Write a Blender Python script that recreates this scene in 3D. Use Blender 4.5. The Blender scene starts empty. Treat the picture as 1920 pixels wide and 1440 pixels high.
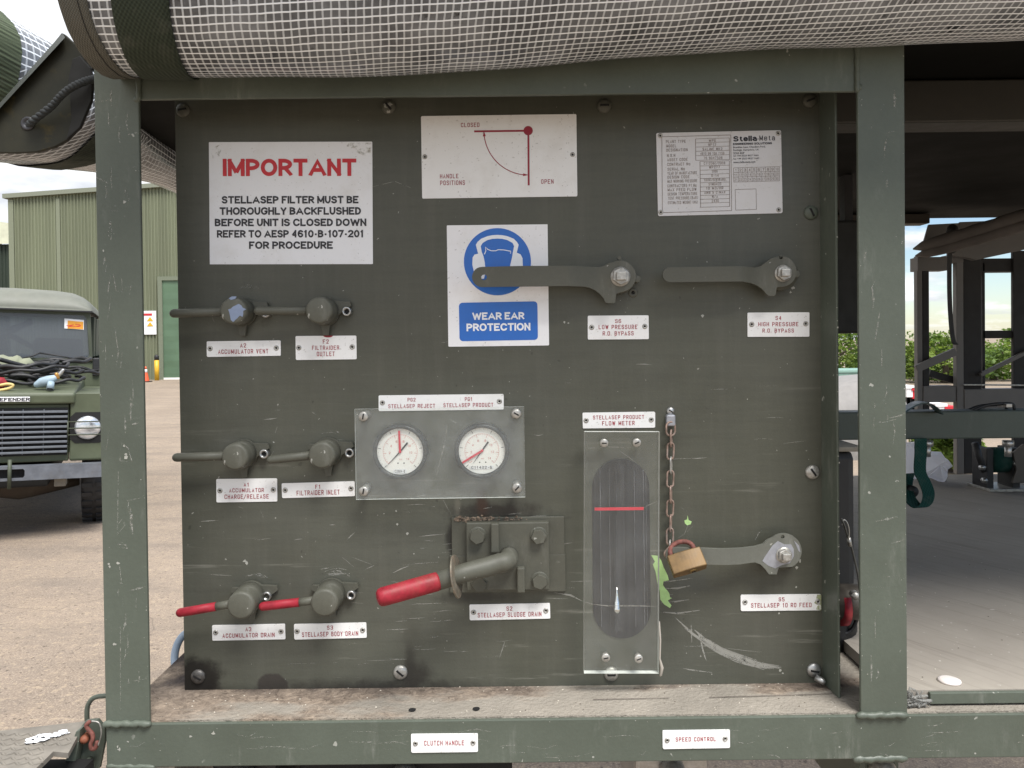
import bpy, bmesh, math, random
from mathutils import Vector, Matrix
from mathutils.geometry import tessellate_polygon
R = math.radians
SC = bpy.context.scene
COL = SC.collection

# ---------------------------------------------------------------- camera
F = 1443.0                 # focal length in pixels of the 1920 wide frame
U0, V0 = 960.0, 659.0      # principal point
PITCH, ROLL = 0.75, -0.65
CAM = Vector((0.0, -1.0, 1.6))
ROT = Matrix.Rotation(R(90 - PITCH), 3, 'X') @ Matrix.Rotation(R(ROLL), 3, 'Z')
cd = bpy.data.cameras.new('camera')
cd.sensor_width = 36.0
cd.lens = F / 1920 * 36
cd.shift_x = 0.0
cd.shift_y = (V0 - 720.0) / 1920
cd.clip_start = 0.02
cd.clip_end = 2000
cam = bpy.data.objects.new('camera', cd)
cam.matrix_world = Matrix.Translation(CAM) @ ROT.to_4x4()
COL.objects.link(cam)
SC.camera = cam

# ---------------------------------------------------------------- world, sun, exposure
SUN_EL, SUN_AZ = 61.0, 34.0      # high, behind the camera and to the right
to_sun = Vector((math.sin(R(SUN_AZ)) * math.cos(R(SUN_EL)), -math.cos(R(SUN_AZ)) * math.cos(R(SUN_EL)), math.sin(R(SUN_EL))))
W = bpy.data.worlds.new('World')
SC.world = W
W.use_nodes = True
nt = W.node_tree
nt.nodes.clear()
def nd(t, kind, **kw):
    n = t.nodes.new(kind)
    for k, v in kw.items():
        if k.startswith('i_'):
            n.inputs[k[2:].replace('_', ' ')].default_value = v
        else:
            setattr(n, k, v)
    return n
out = nd(nt, 'ShaderNodeOutputWorld')
bg = nd(nt, 'ShaderNodeBackground')
bg.inputs['Strength'].default_value = 0.1
sky = nd(nt, 'ShaderNodeTexSky', sky_type='NISHITA')
sky.sun_disc = False
sky.sun_elevation = R(SUN_EL)
sky.sun_rotation = math.atan2(to_sun.x, to_sun.y)
sky.air_density = 1.0
sky.dust_density = 0.4
sky.ozone_density = 2.2
tc = nd(nt, 'ShaderNodeTexCoord')
sep = nd(nt, 'ShaderNodeSeparateXYZ')
nt.links.new(tc.outputs['Generated'], sep.inputs[0])
def wm(op, a, b):
    m = nd(nt, 'ShaderNodeMath', operation=op)
    for i, x in enumerate((a, b)):
        if isinstance(x, (int, float)):
            m.inputs[i].default_value = x
        else:
            nt.links.new(x, m.inputs[i])
    return m.outputs[0]
zz = wm('ADD', wm('MAXIMUM', sep.outputs[2], 0.0), 0.22)
comb = nd(nt, 'ShaderNodeCombineXYZ')
nt.links.new(wm('DIVIDE', sep.outputs[0], zz), comb.inputs[0])
nt.links.new(wm('DIVIDE', sep.outputs[1], zz), comb.inputs[1])
n1 = nd(nt, 'ShaderNodeTexNoise')
n1.inputs['Scale'].default_value = 2.3
n1.inputs['Detail'].default_value = 9.0
n1.inputs['Roughness'].default_value = 0.58
n1.inputs['Distortion'].default_value = 0.25
nt.links.new(comb.outputs[0], n1.inputs['Vector'])
cr = nd(nt, 'ShaderNodeValToRGB')
cr.color_ramp.elements[0].position = 0.36
cr.color_ramp.elements[0].color = (0.0, 0.0, 0.0, 1)
cr.color_ramp.elements[1].position = 0.49
cr.color_ramp.elements[1].color = (1, 1, 1, 1)
nt.links.new(wm('SUBTRACT', n1.outputs[0], wm('MULTIPLY', sep.outputs[0], 0.25)), cr.inputs[0])
n2 = nd(nt, 'ShaderNodeTexNoise')
n2.inputs['Scale'].default_value = 3.4
n2.inputs['Detail'].default_value = 7.0
nt.links.new(comb.outputs[0], n2.inputs['Vector'])
cr2 = nd(nt, 'ShaderNodeValToRGB')
cr2.color_ramp.elements[0].position = 0.36
cr2.color_ramp.elements[0].color = (5.6, 5.9, 6.4, 1)
cr2.color_ramp.elements[1].position = 0.60
cr2.color_ramp.elements[1].color = (9.4, 9.4, 9.4, 1)
nt.links.new(n2.outputs[0], cr2.inputs[0])
mx = nd(nt, 'ShaderNodeMix', data_type='RGBA')
nt.links.new(cr.outputs[0], mx.inputs[0])
nt.links.new(sky.outputs[0], mx.inputs[6])
ov = nd(nt, 'ShaderNodeMix', data_type='RGBA', blend_type='MULTIPLY')
ov.inputs[0].default_value = 1.0
cg = nd(nt, 'ShaderNodeCombineXYZ')
up_ = wm('ADD', wm('MULTIPLY', wm('MAXIMUM', sep.outputs[2], 0.0), 0.55), 0.80)
for i in range(3):
    nt.links.new(up_, cg.inputs[i])
nt.links.new(cr2.outputs[0], ov.inputs[6]); nt.links.new(cg.outputs[0], ov.inputs[7])
nt.links.new(ov.outputs[2], mx.inputs[7])
nt.links.new(mx.outputs[2], bg.inputs['Color'])
nt.links.new(bg.outputs[0], out.inputs[0])

sl = bpy.data.lights.new('sun', 'SUN')
sl.energy = 3.8
sl.angle = R(27)
sl.color = (1.0, 0.97, 0.93)
so = bpy.data.objects.new('sun', sl)
so.rotation_euler = to_sun.to_track_quat('Z', 'Y').to_euler()
so.location = (3, -6, 9)
COL.objects.link(so)

SC.view_settings.view_transform = 'Standard'
SC.view_settings.look = 'None'
SC.view_settings.exposure = 0.68
SC.view_settings.gamma = 1.0
SC.view_settings.use_curve_mapping = False

# ---------------------------------------------------------------- helpers
def P(u, v, Y=0.0):
    """World point on the vertical plane at depth Y for a photo pixel (used to measure sizes off the photo)."""
    d = ROT @ Vector(((u - U0) / F, -(v - V0) / F, -1.0))
    c = CAM
    if XF is not None:                     # measured in the own space of a turned vehicle
        inv = XF.inverted(); c = inv @ CAM; d = inv.to_3x3() @ d
    t = (Y - c.y) / d.y
    return c + d * t
XF = None
def PZ(u, v, Z):
    d = ROT @ Vector(((u - U0) / F, -(v - V0) / F, -1.0))
    t = (Z - CAM.z) / d.z
    return CAM + d * t
def px(n, Y=0.0):
    return n * (Y - CAM.y) / F

class MB:
    def __init__(s):
        s.v, s.f, s.mi, s.sm, s.uv = [], [], [], [], {}
        s.m, s.s = 0, False
    def add(s, vs, fs, uv=None):
        o = len(s.v)
        s.v += [Vector(p) for p in vs]
        for k, f in enumerate(fs):
            if uv:
                s.uv[len(s.f)] = [uv[i] for i in f]
            s.f.append([i + o for i in f]); s.mi.append(s.m); s.sm.append(s.s)
        return s
    def box(s, x0, x1, y0, y1, z0, z1, M=None):
        vs = [Vector((x, y, z)) for z in (z0, z1) for y in (y0, y1) for x in (x0, x1)]
        if M is not None:
            vs = [M @ p for p in vs]
        return s.add(vs, [(0, 2, 3, 1), (4, 5, 7, 6), (0, 1, 5, 4), (2, 6, 7, 3), (0, 4, 6, 2), (1, 3, 7, 5)])
    def prism(s, pts, y0, y1, holes=(), fn=None, caps=(True, True)):
        """2-D (x, z) outline extruded along y; y0 is the front."""
        def area(p):
            return sum(p[i][0] * p[(i + 1) % len(p)][1] - p[(i + 1) % len(p)][0] * p[i][1] for i in range(len(p)))
        pts = list(pts) if area(pts) > 0 else list(pts)[::-1]
        hs = [list(h)[::-1] if area(h) > 0 else list(h) for h in holes]
        loops = [pts] + hs
        flat = [p for l in loops for p in l]
        if hs:
            bm = bmesh.new(); vv = [bm.verts.new((p[0] * 100, p[1] * 100, 0)) for p in flat]; bm.verts.index_update()
            ed = []; o = 0
            for l in loops:
                ed += [bm.edges.new((vv[o + i], vv[o + (i + 1) % len(l)])) for i in range(len(l))]; o += len(l)
            bmesh.ops.triangle_fill(bm, edges=ed, use_beauty=True)
            tris = [tuple(v.index for v in f.verts) for f in bm.faces]; bm.free()
        else:
            tris = tessellate_polygon([[Vector((p[0], p[1], 0)) for p in l] for l in loops])
        n = len(flat)
        vs = [Vector((p[0], y0, p[1])) for p in flat] + [Vector((p[0], y1, p[1])) for p in flat]
        if fn:
            vs = [Vector(fn(p)) for p in vs]
        fs = []
        for t in tris:
            a, b, c = (flat[i] for i in t)
            ccw = (b[0] - a[0]) * (c[1] - a[1]) - (c[0] - a[0]) * (b[1] - a[1]) > 0
            t = tuple(t) if ccw else tuple(t)[::-1]
            if caps[0]:
                fs.append(t)
            if caps[1]:
                fs.append(tuple(i + n for i in t[::-1]))
        o = 0
        for l in loops:
            k = len(l)
            for i in range(k):
                j = (i + 1) % k
                fs.append((o + j, o + i, o + i + n, o + j + n))
            o += k
        return s.add(vs, fs)
    def tube(s, path, r, n=12, caps=True, closed=False, dome=0, squash=1.0):
        path = [Vector(p) for p in path]
        rs = list(r) if isinstance(r, (list, tuple)) else [r] * len(path)
        if dome:
            def ext(p, q, rr):
                d = (p - q).normalized()
                return [(p + d * rr * math.sin(a), rr * math.cos(a)) for a in (R(30), R(60), R(84))]
            e1 = ext(path[-1], path[-2], rs[-1])
            path += [a for a, _ in e1]; rs += [b for _, b in e1]
            if dome > 1:
                e0 = ext(path[0], path[1], rs[0])[::-1]
                path = [a for a, _ in e0] + path; rs = [b for _, b in e0] + rs
        k = len(path)
        vs, fs = [], []
        up = None
        for i, p in enumerate(path):
            if closed:
                t = (path[(i + 1) % k] - path[i - 1]).normalized()
            else:
                t = (path[min(i + 1, k - 1)] - path[max(i - 1, 0)]).normalized()
            if up is None:
                up = Vector((0, 0, 1)) if abs(t.z) < 0.9 else Vector((1, 0, 0))
            a = t.cross(up)
            if a.length < 1e-6:
                a = t.cross(Vector((0.3, 1, 0.2)))
            a.normalize()
            b = a.cross(t).normalized()
            up = b
            for j in range(n):
                q = 2 * math.pi * j / n
                vs.append(p + (a * math.cos(q) + b * math.sin(q) * squash) * rs[i])
        for i in range(k if closed else k - 1):
            for j in range(n):
                i2, j2 = (i + 1) % k, (j + 1) % n
                fs.append((i * n + j, i * n + j2, i2 * n + j2, i2 * n + j))
        if caps and not closed:
            fs.append(tuple(range(n))[::-1])
            fs.append(tuple(range((k - 1) * n, k * n)))
        return s.add(vs, fs)
    def lathe(s, prof, x, z, n=32, M=None):
        """profile [(r, y)] from front to back turned about a line along y."""
        vs, fs = [], []
        for r, y in prof:
            for j in range(n):
                q = 2 * math.pi * j / n
                p = Vector((math.cos(q) * r, y, math.sin(q) * r))
                if M is not None:
                    p = M @ p
                vs.append(p + Vector((x, 0, z)))
        for i in range(len(prof) - 1):
            for j in range(n):
                j2 = (j + 1) % n
                fs.append((i * n + j, i * n + j2, (i + 1) * n + j2, (i + 1) * n + j)[::-1])
        fs.append(tuple(range(n)))
        fs.append(tuple(range((len(prof) - 1) * n, len(prof) * n))[::-1])
        return s.add(vs, fs)
    def ribbon(s, pts, w, y, jit=0.0, rnd=None):
        """flat mark on a wall facing -y: polyline [(x, z)] of width w at depth y."""
        n = len(pts)
        L, Rr = [], []
        for i, p in enumerate(pts):
            a, b = pts[max(i - 1, 0)], pts[min(i + 1, n - 1)]
            d = Vector((b[0] - a[0], b[1] - a[1])); d.normalize()
            q = Vector((-d.y, d.x))
            ww = w * (1 + (rnd.uniform(-jit, jit) if rnd else 0)) / 2
            if jit and i in (0, n - 1):
                ww *= 0.25
            L.append((p[0] + q.x * ww, y, p[1] + q.y * ww)); Rr.append((p[0] - q.x * ww, y, p[1] - q.y * ww))
        return s.add(L + Rr, [(n + i, n + i + 1, i + 1, i) for i in range(n - 1)])

ORG = {}
def obj(name, mb, mats, parent=None, at=None, bevel=0.0, seg=2, label=None, cat=None, group=None, kind=None, shade=None):
    o0 = Vector(ORG[parent.name]) if parent is not None else Vector(at if at is not None else (0, 0, 0))
    me = bpy.data.meshes.new(name)
    me.from_pydata([tuple(p - o0) for p in mb.v], [], mb.f)
    for m in (mats if isinstance(mats, (list, tuple)) else [mats]):
        me.materials.append(m)
    me.polygons.foreach_set('material_index', mb.mi)
    me.polygons.foreach_set('use_smooth', mb.sm if shade is None else [shade] * len(mb.f))
    if mb.uv:
        ul = me.uv_layers.new(name='UVMap')
        for fi, uvs in mb.uv.items():
            p = me.polygons[fi]
            for li, c in zip(p.loop_indices, uvs):
                ul.data[li].uv = c
    me.update()
    o = bpy.data.objects.new(name, me)
    COL.objects.link(o)
    if parent is not None:
        o.parent = parent
    else:
        if XF is not None:
            o.matrix_world = XF @ Matrix.Translation(o0)
        else:
            o.location = o0
    ORG[o.name] = o0
    if bevel > 0:
        b = o.modifiers.new('soft edges', 'BEVEL')
        b.width = bevel; b.segments = seg; b.limit_method = 'ANGLE'; b.angle_limit = R(35)
        b.harden_normals = False
    if label:
        o['label'] = label
    if cat:
        o['category'] = cat
    if group:
        o['group'] = group
    if kind:
        o['kind'] = kind
    return o
def merge_marks(o, *pairs):
    """lay paint marks into an existing part's own mesh, each with its material."""
    me = o.data; o0 = ORG[o.name]
    for mb, mat in pairs:
        if not mb.f: continue
        k = len(me.materials); me.materials.append(mat)
        bm = bmesh.new(); bm.from_mesh(me)
        vv = [bm.verts.new(p - o0) for p in mb.v]
        for f in mb.f:
            try:
                q = bm.faces.new([vv[i] for i in f]); q.material_index = k
            except ValueError:
                pass
        bm.to_mesh(me); bm.free(); me.update()
def root(name, at, label, cat, group=None):
    o = bpy.data.objects.new(name, None)
    o.empty_display_size = 0.02
    COL.objects.link(o)
    o.location = at
    if XF is not None:
        o.matrix_world = XF @ Matrix.Translation(Vector(at))
    ORG[o.name] = Vector(at)
    o['label'] = label; o['category'] = cat
    if group:
        o['group'] = group
    return o
def circ(x, z, r, n=24, a0=0.0, a1=360.0):
    full = abs(a1 - a0) >= 360
    k = n if full else n + 1
    return [(x + r * math.cos(R(a0 + (a1 - a0) * i / n)), z + r * math.sin(R(a0 + (a1 - a0) * i / n))) for i in range(k)]
def xz(u, v, Y=0.0):
    p = P(u, v, Y)
    return (p.x, p.z)
def hexa(x, z, r, a=0.0):
    return [(x + r * math.cos(R(a + 60 * i)), z + r * math.sin(R(a + 60 * i))) for i in range(6)]

# ---------------------------------------------------------------- materials
class G:
    def __init__(s, name):
        s.mat = bpy.data.materials.new(name)
        s.mat.use_nodes = True
        s.t = s.mat.node_tree
        s.t.nodes.clear()
        s.out = s.t.nodes.new('ShaderNodeOutputMaterial')
        s.co = s.t.nodes.new('ShaderNodeTexCoord').outputs['Object']
    def link(s, a, b):
        s.t.links.new(a, b)
    def put(s, inp, x):
        if hasattr(x, 'is_output'):
            s.link(x, inp)
        else:
            if isinstance(x, tuple) and len(x) == 3 and inp.type == 'RGBA':
                x = (*x, 1)
            inp.default_value = x
    def math(s, op, a, b=0.0, clamp=False):
        n = s.t.nodes.new('ShaderNodeMath'); n.operation = op; n.use_clamp = clamp
        s.put(n.inputs[0], a); s.put(n.inputs[1], b)
        return n.outputs[0]
    def noise(s, scale, detail=4.0, rough=0.55, vec=None, stretch=None, dist=0.0, off=None):
        v = vec or s.co
        if stretch or off:
            mp = s.t.nodes.new('ShaderNodeMapping')
            if stretch:
                mp.inputs['Scale'].default_value = stretch
            if off:
                mp.inputs['Location'].default_value = off
            s.link(v, mp.inputs[0]); v = mp.outputs[0]
        n = s.t.nodes.new('ShaderNodeTexNoise')
        n.inputs['Scale'].default_value = scale; n.inputs['Detail'].default_value = detail
        n.inputs['Roughness'].default_value = rough; n.inputs['Distortion'].default_value = dist
        s.link(v, n.inputs['Vector'])
        return n.outputs[0]
    def ramp(s, x, a, b, lo=0.0, hi=1.0, smooth=False):
        n = s.t.nodes.new('ShaderNodeMapRange')
        n.interpolation_type = 'SMOOTHSTEP' if smooth else 'LINEAR'
        s.put(n.inputs[0], x)
        for i, q in enumerate((a, b, lo, hi)):
            n.inputs[i + 1].default_value = q
        return n.outputs[0]
    def mix(s, f, a, b):
        n = s.t.nodes.new('ShaderNodeMix'); n.data_type = 'RGBA'
        s.put(n.inputs[0], f); s.put(n.inputs[6], a); s.put(n.inputs[7], b)
        return n.outputs[2]
    def sepa(s, v=None):
        n = s.t.nodes.new('ShaderNodeSeparateXYZ'); s.link(v or s.co, n.inputs[0])
        return n.outputs
    def bsdf(s, col, rough=0.5, metal=0.0, spec=0.5, bump=None, bstr=0.2, bdist=0.001, **kw):
        n = s.t.nodes.new('ShaderNodeBsdfPrincipled')
        s.put(n.inputs['Base Color'], col); s.put(n.inputs['Roughness'], rough); s.put(n.inputs['Metallic'], metal)
        n.inputs['Specular IOR Level'].default_value = spec
        for k, x in kw.items():
            s.put(n.inputs[k.replace('_', ' ')], x)
        if bump is not None:
            b = s.t.nodes.new('ShaderNodeBump'); b.inputs['Strength'].default_value = bstr; b.inputs['Distance'].default_value = bdist
            s.link(bump, b.inputs['Height']); s.link(b.outputs[0], n.inputs['Normal'])
        return n.outputs[0]
    def transp(s, a, f, col=(1, 1, 1)):
        """mix: f = how much of shader a is there, the rest clear."""
        t = s.t.nodes.new('ShaderNodeBsdfTransparent'); t.inputs[0].default_value = (*col, 1)
        m = s.t.nodes.new('ShaderNodeMixShader')
        s.put(m.inputs[0], f); s.link(t.outputs[0], m.inputs[1]); s.link(a, m.inputs[2])
        return m.outputs[0]
    def done(s, sh):
        s.link(sh, s.out.inputs[0])
        return s.mat

def m_paint(name, c, rough=0.5, chip=0.0, worn=0.25, vary=0.16, dust=0.0, spec=0.4, bump=0.25):
    """brush-applied military paint: blotchy tone, faint rub marks, small chips."""
    g = G(name)
    big = g.noise(5.0, 5.0, 0.6)
    fine = g.noise(160.0, 3.0, 0.6)
    k = tuple(x * (1 - vary) for x in c); h = tuple(min(1, x * (1 + vary) + 0.004) for x in c)
    col = g.mix(g.ramp(big, 0.3, 0.7), k, h)
    col = g.mix(g.math('MULTIPLY', g.ramp(fine, 0.35, 0.75), 0.22), col, tuple(x * 0.6 for x in c))
    rub = g.math('MULTIPLY', g.ramp(g.noise(14.0, 6.0, 0.7, stretch=(1, 1, 0.45)), 0.55, 0.8), g.ramp(g.noise(120.0, 4.0, 0.7, stretch=(1, 1, 0.2)), 0.45, 0.72))
    col = g.mix(g.math('MULTIPLY', rub, worn), col, (0.34, 0.34, 0.31))
    if chip > 0:
        ch = g.math('MULTIPLY', g.ramp(g.noise(95.0, 2.0, 0.5), 0.745 - chip * 0.1, 0.765 - chip * 0.1), g.ramp(g.noise(9.0, 3.0), 0.45, 0.55))
        col = g.mix(g.math('MULTIPLY', ch, 0.7), col, (0.42, 0.42, 0.38))
    if dust > 0:
        col = g.mix(g.math('MULTIPLY', g.ramp(g.noise(30, 5, .7), .4, .7), dust), col, (0.30, 0.25, 0.20))
    rg = g.ramp(big, 0.3, 0.7, rough - 0.07, rough + 0.1)
    return g.done(g.bsdf(col, rg, 0.0, spec, bump=g.noise(260.0, 3.0), bstr=bump, bdist=0.0008))
def m_plain(name, c, rough=0.5, metal=0.0, vary=0.12, scale=40.0, spec=0.5, bump=0.12, dirt=0.0, dirtc=(0.12, 0.10, 0.07)):
    g = G(name)
    nz = g.noise(scale, 5.0, 0.6)
    col = g.mix(g.ramp(nz, 0.3, 0.7), tuple(x * (1 - vary) for x in c), tuple(min(1, x * (1 + vary)) for x in c))
    if dirt > 0:
        col = g.mix(g.math('MULTIPLY', g.ramp(g.noise(scale * 0.6, 6.0, 0.7, off=(3, 1, 2)), 0.5, 0.75), dirt), col, dirtc)
    return g.done(g.bsdf(col, g.ramp(nz, 0.3, 0.7, max(0.03, rough - 0.08), min(1, rough + 0.08)), metal, spec, bump=nz, bstr=bump, bdist=0.0006))
def m_white(name, c=(0.78, 0.78, 0.77), speck=0.5, rough=0.4):
    """printed or engraved white plate: faint grey smears, specks, dirty edge."""
    g = G(name)
    a = g.ramp(g.noise(22.0, 5.0, 0.65), 0.5, 0.8)
    col = g.mix(g.math('MULTIPLY', a, 0.35), c, (0.50, 0.47, 0.41))
    sp = g.math('MULTIPLY', g.ramp(g.noise(330.0, 2.0, 0.5), 0.66, 0.72), g.ramp(g.noise(40.0, 3.0), 0.4, 0.6))
    col = g.mix(g.math('MULTIPLY', sp, speck), col, (0.16, 0.14, 0.11))
    return g.done(g.bsdf(col, rough, 0.0, 0.4, bump=g.noise(80, 4), bstr=0.08, bdist=0.0005))
def m_grid(name):
    """clear reinforced sheet: pale scrim threads over dark grey film; UV counted in cells."""
    g = G(name)
    uvn = g.t.nodes.new('ShaderNodeUVMap')
    s = g.sepa(uvn.outputs[0])
    wob = g.noise(26.0, 3.0, 0.5)
    u = g.math('ADD', s[0], g.math('MULTIPLY', g.math('SUBTRACT', wob, 0.5), 0.5))
    v = g.math('ADD', s[1], g.math('MULTIPLY', g.math('SUBTRACT', g.noise(21.0, 3.0, off=(5, 0, 0)), 0.5), 0.45))
    fu = g.math('ABSOLUTE', g.math('SUBTRACT', g.math('FRACT', u), 0.5))
    fv = g.math('ABSOLUTE', g.math('SUBTRACT', g.math('FRACT', v), 0.5))
    tu = g.ramp(fu, 0.135, 0.105)
    tv = g.ramp(fv, 0.108, 0.080)
    film = g.mix(g.ramp(g.noise(13.0, 6.0, 0.65), 0.38, 0.66), (0.072, 0.075, 0.080), (0.21, 0.22, 0.232))
    film = g.mix(g.ramp(g.noise(34.0, 5.0, 0.7, off=(2, 7, 1)), 0.62, 0.7), film, (0.012, 0.012, 0.013))
    col = g.mix(g.math('MULTIPLY', tu, g.ramp(g.noise(60.0, 3.0), 0.25, 0.75, 0.55, 0.95)), film, (0.62, 0.65, 0.67))
    col = g.mix(tv, col, (0.90, 0.94, 0.97))
    hgt = g.math('MAXIMUM', g.math('MULTIPLY', tu, 0.6), tv)
    return g.done(g.bsdf(col, g.mix(tv, (0.22, 0.22, 0.22), (0.6, 0.6, 0.6)), 0.0, 0.5, bump=hgt, bstr=0.5, bdist=0.001))
def m_web(name, c, sc=420.0):
    g = G(name)
    s = g.sepa()
    w = g.math('MULTIPLY', g.math('SINE', g.math('MULTIPLY', s[0], sc * 6.28 / 2)), g.math('SINE', g.math('MULTIPLY', s[2], sc * 6.28 / 2)))
    col = g.mix(g.ramp(w, -1, 1), tuple(x * 0.6 for x in c), tuple(x * 1.35 for x in c))
    col = g.mix(g.math('MULTIPLY', g.ramp(g.noise(30, 5, .7), .5, .8), .25), col, (0.2, 0.19, 0.16))
    return g.done(g.bsdf(col, 0.8, 0, 0.2, bump=w, bstr=0.4, bdist=0.0008))
def m_clear(name, haze=0.2, col=(0.50, 0.53, 0.52), stain=0.0):
    """dusty scratched acrylic sheet."""
    g = G(name)
    a = g.ramp(g.noise(28.0, 6.0, 0.7), 0.35, 0.75, 0.6, 1.5)
    b = g.ramp(g.noise(420.0, 2.0, 0.5), 0.66, 0.74, 0.0, 0.5)
    sc = g.ramp(g.noise(46.0, 4.0, 0.75, stretch=(0.35, 1, 2.2), dist=1.5), 0.62, 0.72, 0, 0.35)
    dirt = g.math('ADD', g.math('MULTIPLY', a, haze), g.math('MULTIPLY', g.math('ADD', b, sc), haze), clamp=True)
    d = g.bsdf(col, 0.7, 0, 0.2)
    sh = g.transp(d, dirt, (0.99, 1.0, 0.99))
    gl = g.t.nodes.new('ShaderNodeBsdfGlossy'); gl.inputs['Roughness'].default_value = 0.10
    lw = g.t.nodes.new('ShaderNodeLayerWeight'); lw.inputs[0].default_value = 0.12
    m = g.t.nodes.new('ShaderNodeMixShader')
    g.link(g.math('ADD', g.math('MULTIPLY', lw.outputs[1], 0.5), 0.02), m.inputs[0]); g.link(sh, m.inputs[1]); g.link(gl.outputs[0], m.inputs[2])
    return g.done(m.outputs[0])
def m_broken(name, c, th=0.5, scale=180.0, top=0.85):
    """rubbed-in scratch: comes and goes along its length."""
    g = G(name)
    f = g.math('MULTIPLY', g.ramp(g.noise(scale, 4.0, 0.7), th - 0.08, th + 0.1), top)
    return g.done(g.transp(g.bsdf(c, 0.7, 0, 0.2), f))

OLIVE = (0.088, 0.092, 0.068)
M = {}
M['frame'] = m_paint('olive frame paint', (0.083, 0.097, 0.076), 0.46, chip=0.35, worn=0.6)
M['valve'] = m_paint('olive valve paint', (0.080, 0.080, 0.062), 0.5, chip=0.4, worn=0.5)
M['steel'] = m_plain('worn bare steel', (0.42, 0.42, 0.41), 0.38, 0.85, 0.2, 120)
M['zinc'] = m_plain('dull zinc', (0.40, 0.39, 0.36), 0.45, 0.6, 0.3, 150, dirt=0.5)
M['bare'] = m_plain('bare alloy patch', (0.33, 0.34, 0.37), 0.45, 0.35, 0.15, 90)
M['red'] = m_plain('red grip paint', (0.25, 0.015, 0.026), 0.5, 0, 0.3, 70, spec=.3, dirt=0.6, dirtc=(0.20, 0.075, 0.05), bump=.25)
M['white'] = m_white('white label plate')
M['whitedull'] = m_white('white sign vinyl', (0.76, 0.77, 0.79), 0.35)
M['whitecool'] = m_white('white safety sign', (0.80, 0.80, 0.81), 0.6)
M['alu'] = m_white('etched aluminium plate', (0.62, 0.615, 0.62), 0.4, 0.32)
M['redink'] = m_plain('red engraving', (0.30, 0.012, 0.028), 0.6, 0, 0.2, 300)
M['redsign'] = m_plain('red sign print', (0.52, 0.02, 0.03), 0.5, 0, 0.08, 60)
M['darkred'] = m_plain('crimson diagram print', (0.28, 0.012, 0.03), 0.5, 0, 0.08, 60)
M['blackink'] = m_plain('black print', (0.018, 0.017, 0.022), 0.5, 0, 0.1, 80)
M['greyink'] = m_plain('worn etched print', (0.22, 0.18, 0.16), 0.6, 0, 0.35, 220)
M['blue'] = m_plain('mandatory blue print', (0.018, 0.135, 0.50), 0.42, 0, 0.05, 50)
M['bluewhite'] = m_plain('white on blue print', (0.80, 0.82, 0.85), 0.45, 0, 0.03, 50)
M['black'] = m_plain('black rubber', (0.014, 0.014, 0.015), 0.55, 0, 0.3, 60)
M['dark'] = m_plain('dark recess', (0.006, 0.006, 0.006), 0.8, 0, 0.2, 40)
M['brass'] = m_plain('tarnished brass', (0.150, 0.092, 0.036), 0.5, 0.3, 0.35, 60, dirt=0.75, dirtc=(0.16, 0.09, 0.04))
M['rust'] = m_plain('rusted steel', (0.17, 0.060, 0.047), 0.75, 0.1, 0.45, 190, dirt=0.4, dirtc=(0.10, 0.035, 0.025))
M['rustchain'] = m_plain('rusty chain', (0.29, 0.205, 0.165), 0.55, 0.35, 0.45, 110, dirt=0.55, dirtc=(0.45, 0.42, 0.40))
M['clear'] = m_clear('dusty acrylic', 0.075, (0.70, 0.74, 0.74))
M['clearmeter'] = m_clear('acrylic meter cover', 0.047, (0.62, 0.64, 0.62))
M['edge'] = m_plain('bright acrylic edge', (0.62, 0.64, 0.60), 0.4, 0, 0.15, 90)  # pale colour paints the glow of light in the acrylic edges
M['grid'] = m_grid('reinforced clear sheet')
M['web'] = m_web('olive webbing', (0.035, 0.044, 0.030))
M['weblight'] = m_web('sun bleached webbing', (0.085, 0.105, 0.062), 300)
M['hem'] = m_web('faded olive hem', (0.105, 0.102, 0.085), 700)
M['webgreen'] = m_web('dark green ratchet webbing', (0.008, 0.045, 0.036), 300)
M['scratch'] = m_broken('pale scratches', (0.34, 0.335, 0.30), 0.40, 90, 0.62)
M['scuff'] = m_broken('pale scuff', (0.42, 0.41, 0.37), 0.52, 260, 0.6)
M['chip'] = m_plain('chipped paint to primer', (0.34, 0.34, 0.30), 0.6, 0, 0.2, 200)
M['lime'] = m_plain('spilt pale green paint', (0.36, 0.55, 0.22), 0.55, 0, 0.12, 120)
M['soot'] = m_broken('black grime', (0.025, 0.018, 0.014), 0.46, 120, 0.9)

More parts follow.
